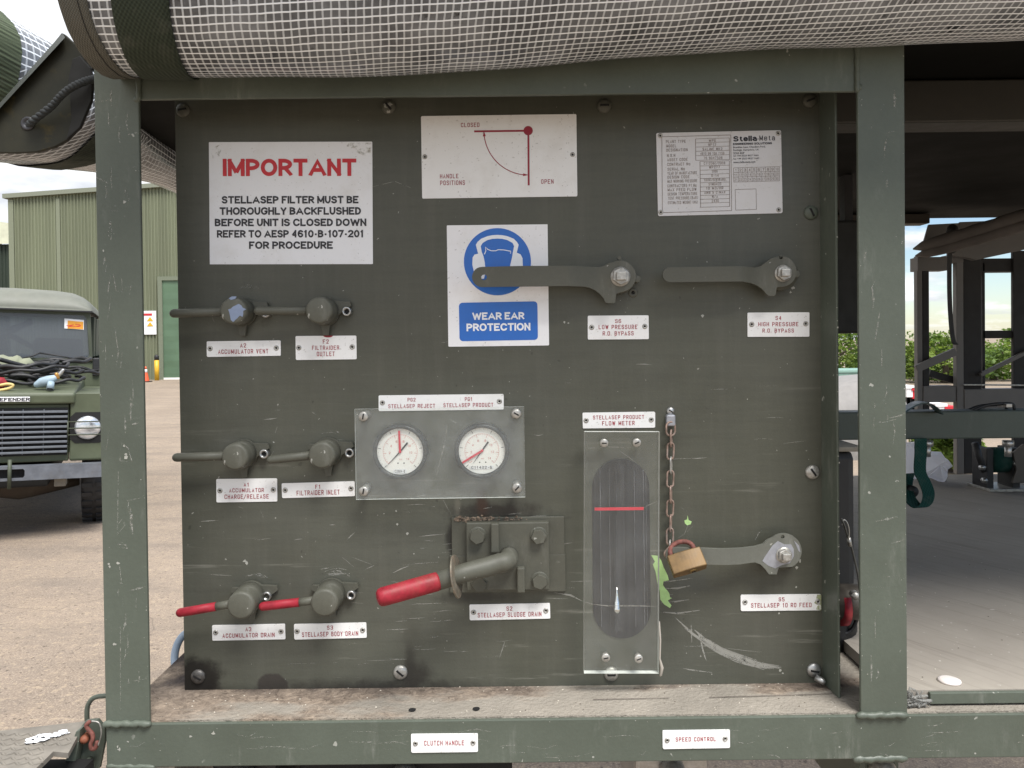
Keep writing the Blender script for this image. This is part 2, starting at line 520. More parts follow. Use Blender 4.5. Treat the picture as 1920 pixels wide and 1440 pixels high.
# ---------------------------------------------------------------- lettering
def _g(s):
    """'x,y[r] ...' strokes split by '|'; a leading * closes the stroke."""
    res = []
    for st in s.split('|'):
        cl = st.startswith('*')
        pts = []
        for w in st.lstrip('*').split():
            r = w.endswith('r')
            a, b = w.rstrip('r').split(',')
            pts.append((float(a), float(b), r))
        res.append((cl, pts))
    return res
GL = {k: _g(v) for k, v in {
 'A': '0,0 .5,1 1,0|.2,.3 .8,.3', 'B': '0,0 0,1|0,0 1,0r 1,.54r 0,.54|0,.54 .92,.54r .92,1r 0,1',
 'C': '1,.69 1,1r 0,1r 0,0r 1,0r 1,.31', 'D': '*0,0 1,0r 1,1r 0,1', 'E': '1,1 0,1 0,0 1,0|0,.52 .92,.52',
 'F': '1,1 0,1 0,0|0,.5 .86,.5', 'G': '1,.72 1,1r 0,1r 0,0r 1,0r 1,.46 .55,.46', 'H': '0,0 0,1|1,0 1,1|0,.52 1,.52',
 'I': '0,0 0,1', 'J': '1,1 1,0r 0,0r 0,.3', 'K': '0,0 0,1|1,1 0,.38|.32,.58 1,0', 'L': '0,1 0,0 1,0',
 'M': '0,0 0,1|1,0 1,1|0,1 .5,.12|.5,.12 1,1', 'N': '0,0 0,1|1,0 1,1|0,1 1,0', 'O': '*0,0r 1,0r 1,1r 0,1r',
 'P': '0,0 0,1|0,.44 1,.44r 1,1r 0,1', 'Q': '*0,0r 1,0r 1,1r 0,1r|.55,.28 1.02,-.04', 'R': '0,0 0,1|0,.46 1,.46r 1,1r 0,1|.48,.46 1,0',
 'S': '.97,.74 .97,1r .03,1r .03,.54r 1,.5r 1,0r 0,0r 0,.26', 'T': '0,1 1,1|.5,0 .5,1', 'U': '0,1 0,0r 1,0r 1,1',
 'V': '0,1 .5,0|.5,0 1,1', 'W': '0,1 .25,0|.25,0 .5,.95|.5,.95 .75,0|.75,0 1,1', 'X': '0,0 1,1|0,1 1,0', 'Y': '0,1 .5,.44|.5,.44 1,1|.5,.44 .5,0',
 'Z': '0,1 1,1|1,1 0,0|0,0 1,0', '0': '*0,0r 1,0r 1,1r 0,1r', '1': '.05,.74 .6,1|.6,1 .6,0', '2': '0,.72 0,1r 1,1r 1,.55r .5,.38 0,0 1,0',
 '3': '0,.78 0,1r 1,1r 1,.54r .35,.54|.35,.54 1,.54r 1,0r 0,0r 0,.22', '4': '.76,0 .76,1|.76,1 0,.28|0,.28 1,.28',
 '5': '.95,1 .06,1 .06,.58 1,.58r 1,0r 0,0r 0,.22', '6': '1,.78 1,1r 0,1r 0,0r 1,0r 1,.57r 0,.57', '7': '0,1 1,1 .35,0',
 '8': '*0,0r 1,0r 1,.54r 0,.54r|*.07,.54r .93,.54r .93,1r .07,1r', '9': '0,.22 0,0r 1,0r 1,1r 0,1r 0,.43r 1,.43',
 '-': '0,.4 1,.4', '.': '0,-.06 0,.07', '/': '0,0 1,1', '+': '0,.45 1,.45|.5,.1 .5,.8', '(': '1,1 0,1r 0,0r 1,0', ')': '0,1 1,1r 1,0r 0,0',
 'e': '.05,.38 1,.38 1,.74r 0,.74r 0,0r 1,0r 1,.2', 't': '.4,.98 .4,0r 1,0|0,.72 .95,.72', 'l': '0,0 0,1',
 'a': '.05,.56 .05,.74r 1,.74r 1,0|1,.42 0,.42r 0,0r 1,0', 'o': '*0,0r 1,0r 1,.74r 0,.74r', 'r': '0,0 0,.74|0,.5 0,.74r .9,.74'}.items()}
WB = {'I': 0, 'M': .74, 'W': 1.02, 'T': .6, 'O': .72, 'C': .66, 'G': .68, 'A': .76, 'V': .7, 'E': .54, 'F': .5, 'L': .5, 'S': .56, '1': .34, '-': .26, '.': 0, '/': .3, 'l': 0, 't': .34, 'e': .46, 'a': .46, 'r': .3}
WE = {'I': 0, 'M': .52, 'W': .62, '-': .35, '.': 0, '/': .34, '1': .34, 'l': 0, 't': .28, '(': .18, ')': .18}
def round_path(pts, sx, rad, closed, n=5):
    P2 = [(Vector((x * sx, y)), r) for x, y, r in pts]
    k = len(P2)
    res = []
    for i, (p, r) in enumerate(P2):
        if not r or (not closed and i in (0, k - 1)):
            res.append(p); continue
        a, b = P2[i - 1][0], P2[(i + 1) % k][0]
        la, lb = (a - p).length, (b - p).length
        fa = .5 if P2[i - 1][1] else .96
        fb = .5 if P2[(i + 1) % k][1] else .96
        ra, rb = min(rad, la * fa), min(rad, lb * fb)
        A = p + (a - p).normalized() * ra; B = p + (b - p).normalized() * rb
        c1, c2 = A.lerp(p, .5523), B.lerp(p, .5523)
        for j in range(n + 1):
            t = j / n
            q = A * (1 - t) ** 3 + c1 * 3 * t * (1 - t) ** 2 + c2 * 3 * t * t * (1 - t) + B * t ** 3
            if not res or (q - res[-1]).length > 1e-4:
                res.append(q)
    if closed and (res[0] - res[-1]).length < 1e-4:
        res.pop()
    return res
def glyph_strokes(text, bold):
    """list of (left, right, closed) offset lines in cap-height units; returns also the total width."""
    hw, gap, space, rad, dw, wt = (.112, .07, .34, .5, .56, WB) if bold else (.070, .24, .55, .16, .44, WE)
    x, res = 0.0, []
    for ch in text:
        if ch == ' ':
            x += space; continue
        w = wt.get(ch, dw)
        for cl, pts in GL[ch]:
            sy = 1 - 2 * hw
            path = round_path([(a * w / max(w, 1e-6) if w else 0, hw + b * sy, r) for a, b, r in pts], w if w else 1, rad * sy, cl, 6 if bold else 3)
            if w == 0:
                path = [Vector((0, q.y)) for q in path]
            k = len(path)
            if k < 2:
                continue
            # let butt ends of straight strokes reach the cap line and the base line
            if not cl:
                for i, j in ((0, 1), (k - 1, k - 2)):
                    d = path[i] - path[j]
                    if d.length > 1e-6:
                        d.normalize()
                        if abs(path[i].y - hw) < 1e-4 or abs(path[i].y - 1 + hw) < 1e-4:
                            path[i] = path[i] + d * hw * (1.0 if abs(d.x) < .1 else (.98 if abs(d.y) > .3 else .9))
            L, Q = [], []
            for i, p in enumerate(path):
                a = path[i - 1] if (cl or i) else None
                b = path[(i + 1) % k] if (cl or i < k - 1) else None
                d1 = (p - a).normalized() if a is not None else None
                d2 = (b - p).normalized() if b is not None else None
                if d1 is None: d1 = d2
                if d2 is None: d2 = d1
                n1, n2 = Vector((-d1.y, d1.x)), Vector((-d2.y, d2.x))
                m = n1 + n2
                m = m.normalized() if m.length > 1e-6 else n1
                s = hw / max(m.dot(n1), .55)
                for lst, sg in ((L, 1), (Q, -1)):
                    q = p + m * s * sg
                    q.y = min(1.0, max(0.0, q.y)) if ch not in 'Q.' else q.y
                    lst.append((q.x + x + hw, q.y))
            res.append((L, Q, cl))
        x += w + 2 * hw + gap
    return res, x - gap
def letter(mb, text, c, width, height, y, ang=0.0, bold=False):
    """lettering centred on world (x, z) = c, on a face looking to -y."""
    st, tw = glyph_strokes(text, bold)
    sx = width / tw
    ca, sa = math.cos(ang), math.sin(ang)
    for i, (L, Q, cl) in enumerate(st):
        yy = y - 0.000012 * (i % 7)
        def tr(p):
            a, b = (p[0] - tw / 2) * sx, (p[1] - .5) * height
            return (c[0] + a * ca - b * sa, yy, c[1] + a * sa + b * ca)
        k = len(L)
        mb.add([tr(p) for p in L] + [tr(p) for p in Q], [(k + j, k + (j + 1) % k, (j + 1) % k, j) for j in range(k if cl else k - 1)])
def letter_px(mb, text, u0, u1, v0, v1, Y, ang=0.0, bold=False):
    c = xz((u0 + u1) / 2, (v0 + v1) / 2, Y)
    letter(mb, text, c, px(u1 - u0, Y), px(abs(v1 - v0), Y), Y, ang, bold)
def dot_text(mb, text, u0, u1, v0, v1, Y, ang=0.0, slant=0.0):
    """small upper and lower case print from the built-in face."""
    cu = bpy.data.curves.new('tmp', 'FONT'); cu.body = text; cu.resolution_u = 2; cu.offset = 0.008
    o = bpy.data.objects.new('tmp', cu); COL.objects.link(o)
    dg = bpy.context.evaluated_depsgraph_get()
    me = bpy.data.meshes.new_from_object(o.evaluated_get(dg))
    xs = [q.co.x for q in me.vertices]; ys = [q.co.y for q in me.vertices]
    w, h0, h1 = max(xs) - min(xs), min(ys), max(ys)
    c = xz((u0 + u1) / 2, (v0 + v1) / 2, Y); ww = px(u1 - u0, Y); hh = px(v1 - v0, Y)
    ca, sa = math.cos(ang), math.sin(ang)
    vs = []
    for q in me.vertices:
        a = ((q.co.x - min(xs)) / w - .5) * ww; b = ((q.co.y - h0) / (h1 - h0) - .5) * hh
        a += slant * b
        vs.append((c[0] + a * ca - b * sa, Y, c[1] + a * sa + b * ca))
    fs = []
    for p in me.polygons:
        f = list(p.vertices)
        A, B, C = (Vector(vs[i]) for i in f[:3])
        if (B - A).cross(C - A).y > 0:
            f = f[::-1]
        fs.append(f)
    mb.add(vs, fs)
    bpy.data.objects.remove(o); bpy.data.curves.remove(cu); bpy.data.meshes.remove(me)

rnd = random.Random(7)
FY = -0.084                      # front plane of the frame
# ================================================================ THE SETTING
def m_ground():
    g = G('sandy concrete yard')
    a = g.noise(0.55, 6.0, 0.6); b = g.noise(9.0, 6.0, 0.7); c = g.noise(105.0, 4.0, 0.7); st = g.noise(1.7, 6.0, 0.65, stretch=(0.35, 1.3, 1), off=(4, 2, 0))
    col = g.mix(g.ramp(a, .35, .65), (0.205, 0.163, 0.128), (0.275, 0.220, 0.170))
    pl = g.noise(3.2, 5.0, .65, off=(2, 8, 0))
    col = g.mix(g.math('MULTIPLY', g.ramp(pl, .45, .7), .3), col, (0.34, 0.26, 0.18))
    col = g.mix(g.math('MULTIPLY', g.ramp(b, .38, .72), .45), col, (0.14, 0.113, 0.092))
    col = g.mix(g.math('MULTIPLY', g.ramp(c, .50, .64), .75), col, (0.40, 0.33, 0.255))
    col = g.mix(g.math('MULTIPLY', g.ramp(g.noise(26.0, 3.0, .6, off=(3, 5, 0)), .56, .66), .6), col, (0.37, 0.295, 0.21))
    col = g.mix(g.math('MULTIPLY', g.ramp(g.noise(40.0, 3.0, .6, off=(9, 1, 0)), .60, .68), .8), col, (0.075, 0.06, 0.05))
    col = g.mix(g.math('MULTIPLY', g.ramp(st, .48, .72), .5), col, (0.13, 0.112, 0.098))
    ck = g.math('ABSOLUTE', g.math('SUBTRACT', g.noise(0.42, 4.0, .6, dist=.8, off=(0, 3, 0)), .5))
    col = g.mix(g.ramp(ck, .0016, .0004, 0, .35), col, (0.06, 0.05, 0.045))
    return g.done(g.bsdf(col, 0.9, 0, 0.2, bump=c, bstr=0.5, bdist=0.01))
mb = MB()
mb.add([(-400, -60, 0), (400, -60, 0), (400, 600, 0), (-400, 600, 0)], [(0, 1, 2, 3)])
obj('ground', mb, m_ground(), kind='structure')

# ---------------------------------------------------------------- warehouse
def m_clad(name, c):
    g = G(name)
    s = g.sepa()
    streak = g.noise(0.5, 4.0, .6, stretch=(3.0, 1, .15))
    col = g.mix(g.ramp(streak, .35, .65), tuple(x * .86 for x in c), tuple(x * 1.12 for x in c))
    return g.done(g.bsdf(col, 0.55, 0, 0.3))
CLAD = m_clad('sage green cladding', (0.165, 0.180, 0.118))
TRIM = m_plain('pale green trim', (0.18, 0.197, 0.135), 0.6)
def corrugate(mb, x0, x1, y, zb, ztop, pitch, depth, flip=False):
    n = int((x1 - x0) / pitch)
    pts = []
    for i in range(n):
        xx = x0 + i * pitch
        pts += [(xx, 0), (xx + pitch * .45, 0), (xx + pitch * .58, 1), (xx + pitch * .87, 1)]
    pts.append((x0 + n * pitch, 0))
    vs = []
    for q, d in pts:
        vs += [(q, y - d * depth, zb), (q, y - d * depth, ztop(q))]
    mb.add(vs, [(2 * i, 2 * i + 2, 2 * i + 3, 2 * i + 1) for i in range(len(pts) - 1)])
WY = 35.0
wx0, wx1 = P(20, 500, WY).x, P(640, 500, WY).x
slope_a, slope_b = P(21, 367, WY), P(325, 345, WY)
ztop = lambda x: slope_a.z + (x - slope_a.x) * (slope_b.z - slope_a.z) / (slope_b.x - slope_a.x)
wh = root('warehouse', (wx0, WY, 0), 'large sage green corrugated warehouse with a shallow pitched gable behind the yard', 'warehouse')
mb = MB(); mb.s = False
corrugate(mb, wx0, wx1, WY, 0, ztop, 0.155, 0.055)
mb.add([(wx0, WY, 0), (wx0, WY + 30, 0), (wx0, WY + 30, ztop(wx0)), (wx0, WY, ztop(wx0))], [(0, 3, 2, 1)])
obj('wall', mb, CLAD, wh)
mb = MB()
xj = P(112, 500, WY).x
mb.box(xj - .09, xj + .09, WY - .075, WY - .057, 0, ztop(xj) - .3)
mb.box(wx0 - .02, wx0 + .22, WY - .08, WY - .057, 0, ztop(wx0) - .2)
obj('corner_trim', mb, TRIM, wh)
mb = MB()
ex = 0.12
mb.add([(wx0 - .2, WY - .2, ztop(wx0) - .14), (wx1, WY - .2, ztop(wx1) - .14), (wx1, WY - .2, ztop(wx1) + .06), (wx0 - .2, WY - .2, ztop(wx0) + .06),
        (wx0 - .2, WY + 30, ztop(wx0) - .14), (wx1, WY + 30, ztop(wx1) - .14), (wx1, WY + 30, ztop(wx1) + .06), (wx0 - .2, WY + 30, ztop(wx0) + .06)],
       [(0, 1, 2, 3), (3, 2, 6, 7), (4, 0, 3, 7), (0, 4, 5, 1)])
obj('roof', mb, m_plain('roof edge flashing', (0.19, 0.205, 0.155), 0.6), wh)
dx0, dx1 = P(307, 600, WY).x, P(372, 600, WY).x
dz = P(320, 526, WY).z
dr = MB()
dr.s = False
k = 16
vs = []
for i in range(k + 1):
    z = dz * i / k
    vs += [(dx0, WY - .07 - .008 * (i % 2), z), (dx1, WY - .07 - .008 * (i % 2), z)]
dr.add(vs, [(2 * i, 2 * i + 1, 2 * i + 3, 2 * i + 2) for i in range(k)])
door = obj('roller_door', dr, m_plain('bottle green shutter', (0.085, 0.145, 0.088), 0.5, scale=.8), wh)
mb = MB()
fw = .2
mb.box(dx0 - fw, dx0, WY - .14, WY - .03, 0, dz)
mb.box(dx1, dx1 + fw, WY - .14, WY - .03, 0, dz)
mb.box(dx0 - fw, dx1 + fw, WY - .14, WY - .03, dz, dz + .18)
obj('door_frame', mb, m_plain('door surround', (0.15, 0.17, 0.12), 0.6), wh)
mb = MB(); mb.box(dx0, dx1, WY - .12, WY - .082, 0, .09)
obj('threshold', mb, m_plain('white threshold', (0.72, 0.72, 0.7), .6), door)

# notice board
a, b = P(266, 583, WY - .1), P(293, 627, WY - .1)
mb = MB(); mb.box(a.x, b.x, WY - .1, WY - .06, b.z, a.z)
nb = obj('notice_board', mb, M['whitecool'], at=((a.x + b.x) / 2, WY - .1, (a.z + b.z) / 2), label='white safety notice with yellow triangles on the warehouse wall beside the door', cat='notice board')
mb = MB(); mb.box(a.x + .02, b.x - .18, WY - .112, WY - .104, a.z - .22, a.z - .12); obj('red_heading', mb, M['redsign'], nb)
YEL = m_plain('hazard yellow', (0.62, 0.36, 0.02), .5, dirt=.3)
for dzz in (.38, .62):
    cx, cz = (a.x + b.x) / 2 + .05, a.z - dzz
    mb = MB(); mb.prism([(cx - .15, cz - .1), (cx + .15, cz - .1), (cx, cz + .1)], WY - .112, WY - .104)
    obj('warning_triangle', mb, YEL, nb)
# bollard
c = P(294, 690, WY - .8)
bo = root('bollard', (c.x, WY - .8, 0), 'yellow steel bollard with a black top beside the roller door', 'bollard')
mb = MB(); mb.s = True; mb.tube([(c.x, WY - .8, 0), (c.x, WY - .8, .93)], .1, 16); obj('post', mb, YEL, bo)
mb = MB(); mb.s = True; mb.tube([(c.x, WY - .8, .93), (c.x, WY - .8, 1.08)], .103, 16, dome=1); obj('cap', mb, M['black'], bo)
# traffic cone
c = P(273, 690, WY - 2.2)
tcn = root('traffic_cone', (c.x, WY - 2.2, 0), 'small orange traffic cone standing by the warehouse wall', 'traffic cone')
ORA = m_plain('faded cone orange', (0.62, 0.10, 0.035), .55, dirt=.3)
mb = MB(); mb.s = True; mb.tube([(c.x, WY - 2.2, .04), (c.x, WY - 2.2, .42)], [.15, .075], 18, caps=False); mb.tube([(c.x, WY - 2.2, .56), (c.x, WY - 2.2, .68)], [.055, .03], 18); obj('body', mb, ORA, tcn)
mb = MB(); mb.s = True; mb.tube([(c.x, WY - 2.2, .42), (c.x, WY - 2.2, .56)], [.077, .055], 18); obj('reflective_band', mb, M['whitecool'], tcn)
mb = MB(); mb.box(c.x - .2, c.x + .2, WY - 2.4, WY - 2.0, .0, .04); obj('base', mb, M['black'], tcn)
# second building
SY = 46.0
e0, e1, e2 = P(-160, 395, SY), P(20, 425, SY), P(20, 458, SY)
sb = root('storage_shed', (e1.x, SY, 0), 'dark green shed with a cream fascia half hidden behind the warehouse corner', 'shed')
mb = MB(); corrugate(mb, e0.x, e1.x + 3, SY, 0, lambda x: e2.z, .22, .05)
obj('wall', mb, m_clad('dark shed cladding', (0.030, 0.042, 0.030)), sb)
mb = MB(); mb.add([(e0.x, SY - .3, e2.z), (e1.x + 3, SY - .3, e2.z), (e1.x + 3, SY - .3, e1.z - .25), (e0.x, SY - .3, e0.z), (e0.x, SY + 8, e2.z), (e1.x + 3, SY + 8, e2.z), (e1.x + 3, SY + 8, e1.z - .25), (e0.x, SY + 8, e0.z)],
                  [(0, 1, 2, 3), (3, 2, 6, 7), (0, 3, 7, 4), (1, 5, 6, 2)])
obj('fascia', mb, m_plain('cream fascia', (0.55, 0.56, 0.42), .6, scale=2), sb)

# ---------------------------------------------------------------- trees beyond the yard
LEAF = []
for i, c in enumerate(((0.105, 0.165, 0.036), (0.155, 0.215, 0.046), (0.058, 0.098, 0.022))):
    g = G('leaf green %d' % i)
    n = g.noise(2.2, 3.0)
    col = g.mix(g.ramp(n, .3, .7), tuple(x * .65 for x in c), tuple(x * 1.5 for x in c))
    d = g.bsdf(col, .6, 0, .25)
    tr = g.t.nodes.new('ShaderNodeBsdfTranslucent'); tr.inputs[0].default_value = (c[0] * 1.5, c[1] * 1.6, c[2], 1)
    m = g.t.nodes.new('ShaderNodeMixShader'); m.inputs[0].default_value = .3
    g.link(d, m.inputs[1]); g.link(tr.outputs[0], m.inputs[2])
    LEAF.append(g.done(m.outputs[0]))
BARK = m_plain('bark', (0.07, 0.055, 0.04), .9, scale=6)
def tree(x, y, h, w, seed, label, name='hedgerow_tree', cat='tree', group='hedgerow trees beyond the yard'):
    r = random.Random(seed)
    t = root(name, (x, y, 0), label, cat, group)
    mb = MB(); mb.s = True
    mb.tube([(x, y, 0), (x + .08, y, h * .3), (x - .05, y, h * .62)], [.14, .1, .04], 8)
    for q in range(5):
        a = q * 1.3 + seed
        mb.tube([(x, y, h * (.22 + .07 * q)), (x + math.cos(a) * w * .3, y + math.sin(a) * w * .3, h * (.5 + .08 * q))], [.06, .015], 6)
    obj('trunk', mb, BARK, t)
    mb = MB()
    cl = []
    for _ in range(30):
        k_ = r.random() ** .8; cl.append((r.uniform(-.5, .5) * w * (1.05 - .6 * k_), r.uniform(-.5, .5) * w * .8, (.08 + .82 * k_) * h, r.uniform(.10, .24) * w))
    for cx, cy, cz, rr in cl:
        mb.m = r.choice((0, 0, 1, 1, 2))
        for _ in range(95):
            d = Vector((r.gauss(0, 1), r.gauss(0, 1), r.gauss(0, 1))).normalized() * rr * (r.random() ** .4)
            p = Vector((x + cx, y + cy, max(.1, cz + d.z * .8))) + Vector((d.x, d.y, 0))
            if p.z > h * 1.02: continue
            s = r.uniform(.035, .085) * 1.25
            u = Vector((r.gauss(0, 1), r.gauss(0, 1), r.gauss(0, .6))).normalized(); v = u.cross(Vector((r.gauss(0, 1), r.gauss(0, 1), 1))).normalized()
            mb.add([p - u * s, p + v * s * .6, p + u * s, p - v * s * .6], [(0, 1, 2, 3)])
    obj('crown', mb, LEAF, t)
TY = 25.5
for i, (u, top, wpx, lab) in enumerate(((1556, 598, 170, 'bushy green tree behind the teal storage box'), (1640, 642, 110, 'dense green tree standing directly behind the upright of the control frame'),
                                       (1725, 650, 80, 'low green tree seen between the frame upright and the rear body post'), (1770, 622, 140, 'yellow green tree behind the hanging strap of the rear body'),
                                       (1862, 636, 120, 'darker leafy tree seen under the rear window bar'), (1950, 608, 150, 'tall green tree at the end of the hedgerow by the rear body'))):
    y = TY + (i % 3) * 1.5
    p = P(u, top, y)
    tree(p.x, y, p.z, px(wpx, y) * 1.15, i + 3, lab)

p = P(1772, 800, 8.2)
tree(p.x, 8.2, .62, .75, 19, 'low yellow green shrub seen under the cross rail behind the plastic bag', 'shrub', 'shrub', None)
# teal box, covered load, clutter behind the trailer
y = 21.0
a, b = P(1540, 699, y), P(1660, 760, y)
TEAL = m_plain('faded teal paint', (0.20, 0.33, 0.28), .5, scale=3, dirt=.2)
mb = MB(); mb.box(a.x, b.x, y, y + 1.6, 0, a.z)
tb = obj('storage_box', mb, TEAL, at=((a.x + b.x) / 2, y, 0), bevel=.02, label='faded teal storage container standing in front of the hedgerow trees', cat='container')
mb = MB(); mb.box(a.x - .03, b.x + .03, y - .03, y + 1.63, a.z, a.z + .06); obj('lid', mb, TEAL, tb)
q0, q1 = P(1599, 714, y - .02), P(1660, 750, y - .02)
mb = MB(); mb.box(q0.x, q1.x, y - .025, y - .004, q1.z, q0.z); obj('door', mb, m_plain('teal door', (0.16, 0.27, 0.235), .5), tb, bevel=.01)
q0, q1 = P(1584, 728, y - .04), P(1596, 737, y - .04)
mb = MB(); mb.box(q0.x, q1.x, y - .03, y - .006, q1.z, q0.z); obj('white_notice', mb, M['whitecool'], tb)
q0, q1 = P(1600, 727, y - .04), P(1607, 735, y - .04)
mb = MB(); mb.box(q0.x, q1.x, y - .05, y - .027, q1.z, q0.z); obj('yellow_notice', mb, YEL, tb)
y = 9.0
mb = MB(); mb.s = True
g0, g1 = P(1530, 752, y), P(1700, 715, y)
n = 14; vs = []
for j in range(7):
    for i in range(n + 1):
        t = i / n; s = j / 6
        vs.append((g0.x + (g1.x - g0.x) * t, y + s * 1.6, g0.z + (g1.z - g0.z) * math.sin(t * 1.57) + math.sin(s * 3.14) * .05 - (0.3 if j in (0,) else 0) + .012 * math.sin(9 * t + j)))
vs += [(v[0], v[1], 0) for v in vs[:n + 1]]
fs = [(j * (n + 1) + i, j * (n + 1) + i + 1, (j + 1) * (n + 1) + i + 1, (j + 1) * (n + 1) + i) for j in range(6) for i in range(n)]
o7 = 7 * (n + 1)
fs += [(o7 + i, o7 + i + 1, i + 1, i) for i in range(n)]
mb.add(vs, fs)
obj('covered_load', mb, m_plain('grey canvas sheet', (0.21, 0.20, 0.19), .75, scale=12), at=(g0.x, y, 0), label='grey canvas covered load sloping up in front of the teal container', cat='covered load')
y = 15.0
for i, (u0, u1, v0, v1, mm, lab) in enumerate(((1700, 1712, 723, 745, M['whitecool'], 'white crate beside the frame upright, beyond the deck'), (1711, 1721, 727, 748, M['redsign'], 'red crate between the white crate and the rear body post'),
                                             (1755, 1774, 757, 772, M['whitecool'], 'low white crate seen over the cross rail'), (1773, 1795, 762, 774, M['redsign'], 'low red crate seen over the cross rail'))):
    a, b = P(u0, v0, y), P(u1, v1, y)
    mb = MB(); mb.box(a.x, b.x, y, y + .4, b.z - .0, a.z - .06)
    cr_ = obj('crate', mb, mm, at=((a.x + b.x) / 2, y, b.z), bevel=.01, label=lab, cat='crate', group='crates beyond the trailer')
    mb = MB(); mb.box(a.x - .02, b.x + .02, y - .02, y + .42, a.z - .06, a.z); obj('rim', mb, mm, cr_)
    mb = MB(); mb.box(a.x + .02, a.x + .1, y + .05, y + .35, .0, b.z); mb.box(b.x - .1, b.x - .02, y + .05, y + .35, .0, b.z)
    obj('stand', mb, M['black'], cr_)

# ================================================================ TRAILER: deck, frame, canopy
zs = P(960, 1346, FY).z - 0.002                    # ledge level
zr0 = P(960, 1431, FY).z
XL = P(199, 1390, FY).x
def m_ledge():
    g = G('dusty ledge')
    s = g.sepa()
    col = g.mix(g.ramp(g.noise(9, 5, .65), .35, .65), (0.215, 0.195, 0.165), (0.29, 0.262, 0.222))
    fl = g.noise(70.0, 6.0, 0.75, dist=1.2)
    # felted debris lies towards the left and along the panel foot
    msk = g.math('ADD', g.ramp(s[0], .05, -.25, 0, .62), g.ramp(g.noise(7, 4, .6, stretch=(.6, 1.6, 1)), .35, .7, -.25, .35))
    msk = g.math('ADD', msk, g.ramp(s[1], -.05, .0, -.1, .40))
    msk = g.ramp(msk, .3, .55, smooth=True)
    fc = g.mix(g.ramp(fl, .32, .68), (0.10, 0.078, 0.062), (0.36, 0.29, 0.225))
    fc = g.mix(g.math('MULTIPLY', g.ramp(s[1], -.035, .015), g.ramp(g.noise(14, 4), .35, .6)), fc, (0.055, 0.045, 0.042))
    col = g.mix(msk, col, fc)
    sp = g.math('MULTIPLY', g.ramp(g.noise(150, 2), .73, .77), .45)
    col = g.mix(sp, col, (0.6, 0.57, 0.52))
    hgt = g.math('ADD', g.math('MULTIPLY', fl, msk), g.noise(200, 3))
    return g.done(g.bsdf(col, .9, 0, .2, bump=hgt, bstr=.8, bdist=.004))
mb = MB()
mb.box(XL + .006, 2.6, FY + .004, 1.41, zs - .03, zs + .002)
td = obj('trailer_deck', mb, m_ledge(), at=(0, 0, zs), label='dusty flat trailer deck under the control panel, felted with debris along its edge', cat='deck')
# bored holes in the ledge
for u, v in ((773, 1331), (893, 1329)):
    p = PZ(u, v, zs + .003)
    mb = MB(); mb.add([(p.x + .0045 * math.cos(q * .39), p.y + .0045 * math.sin(q * .39), zs + .0034) for q in range(16)], [tuple(range(16))]); obj('drain_hole', mb, M['dark'], td)
mb = MB()
for (u0, v0, u1, v1) in ((1112, 1312, 1255, 1309), (1330, 1308, 1500, 1303), (1500, 1303, 1560, 1301)):
    a, b = PZ(u0, v0, zs + .003), PZ(u1, v1, zs + .003)
    mb.add([(a.x, a.y - .0006, zs + .0034), (b.x, b.y - .0005, zs + .0034), (b.x, b.y + .0005, zs + .0034), (a.x, a.y + .0007, zs + .0034)], [(0, 1, 2, 3)])
obj('seam', mb, m_plain('dark seam', (0.06, 0.045, 0.038), .9), td)
# plywood floor
def m_ply():
    g = G('worn plywood floor')
    gr = g.noise(26.0, 6.0, .7, stretch=(1.6, .25, 1), dist=.4)
    mp = g.t.nodes.new('ShaderNodeMapping'); mp.inputs['Rotation'].default_value = (0, 0, R(58)); g.link(g.co, mp.inputs[0])
    gr = g.noise(30.0, 7.0, .72, vec=mp.outputs[0], stretch=(.16, 3.0, 1))
    bl = g.noise(3.2, 5.0, .6)
    col = g.mix(g.ramp(bl, .3, .7), (0.25, 0.226, 0.195), (0.345, 0.315, 0.27))
    col = g.mix(g.math('MULTIPLY', g.ramp(gr, .52, .72), .42), col, (0.12, 0.10, 0.082))
    col = g.mix(g.math('MULTIPLY', g.ramp(g.noise(110, 2), .71, .75), .6), col, (0.6, 0.58, 0.52))
    return g.done(g.bsdf(col, .85, 0, .2, bump=gr, bstr=.5, bdist=.002))
px0 = P(1685, 1300, -.06).x
lipY = -.0645
mb = MB(); mb.box(px0, 2.6, lipY + .003, 1.41, zs + .004, zs + .0195)
pf = obj('plywood_floor', mb, m_ply(), at=(px0, 0, zs), label='grey worn plywood floor board laid on the deck beside the control panel', cat='floor board')
mb = MB(); mb.box(P(1738, 1300, -.06).x, 2.6, lipY - .003, lipY + .0025, zs + .0045, zs + .0185); obj('edge_strip', mb, M['frame'], pf, bevel=.001)
p = PZ(1780, 1278, zs + .0195)
mb = MB(); mb.s = True
mb.tube([(p.x, p.y, zs + .0198), (p.x, p.y, zs + .022), (p.x, p.y, zs + .0235), (p.x, p.y, zs + .0238)], [.0135, .0132, .009, .001], 28)
obj('plug_cap', mb, m_plain('white nylon plug', (0.72, 0.66, 0.62), .4), at=(p.x, p.y, zs + .0198), label='round white plastic plug lying on the plywood floor', cat='plug')
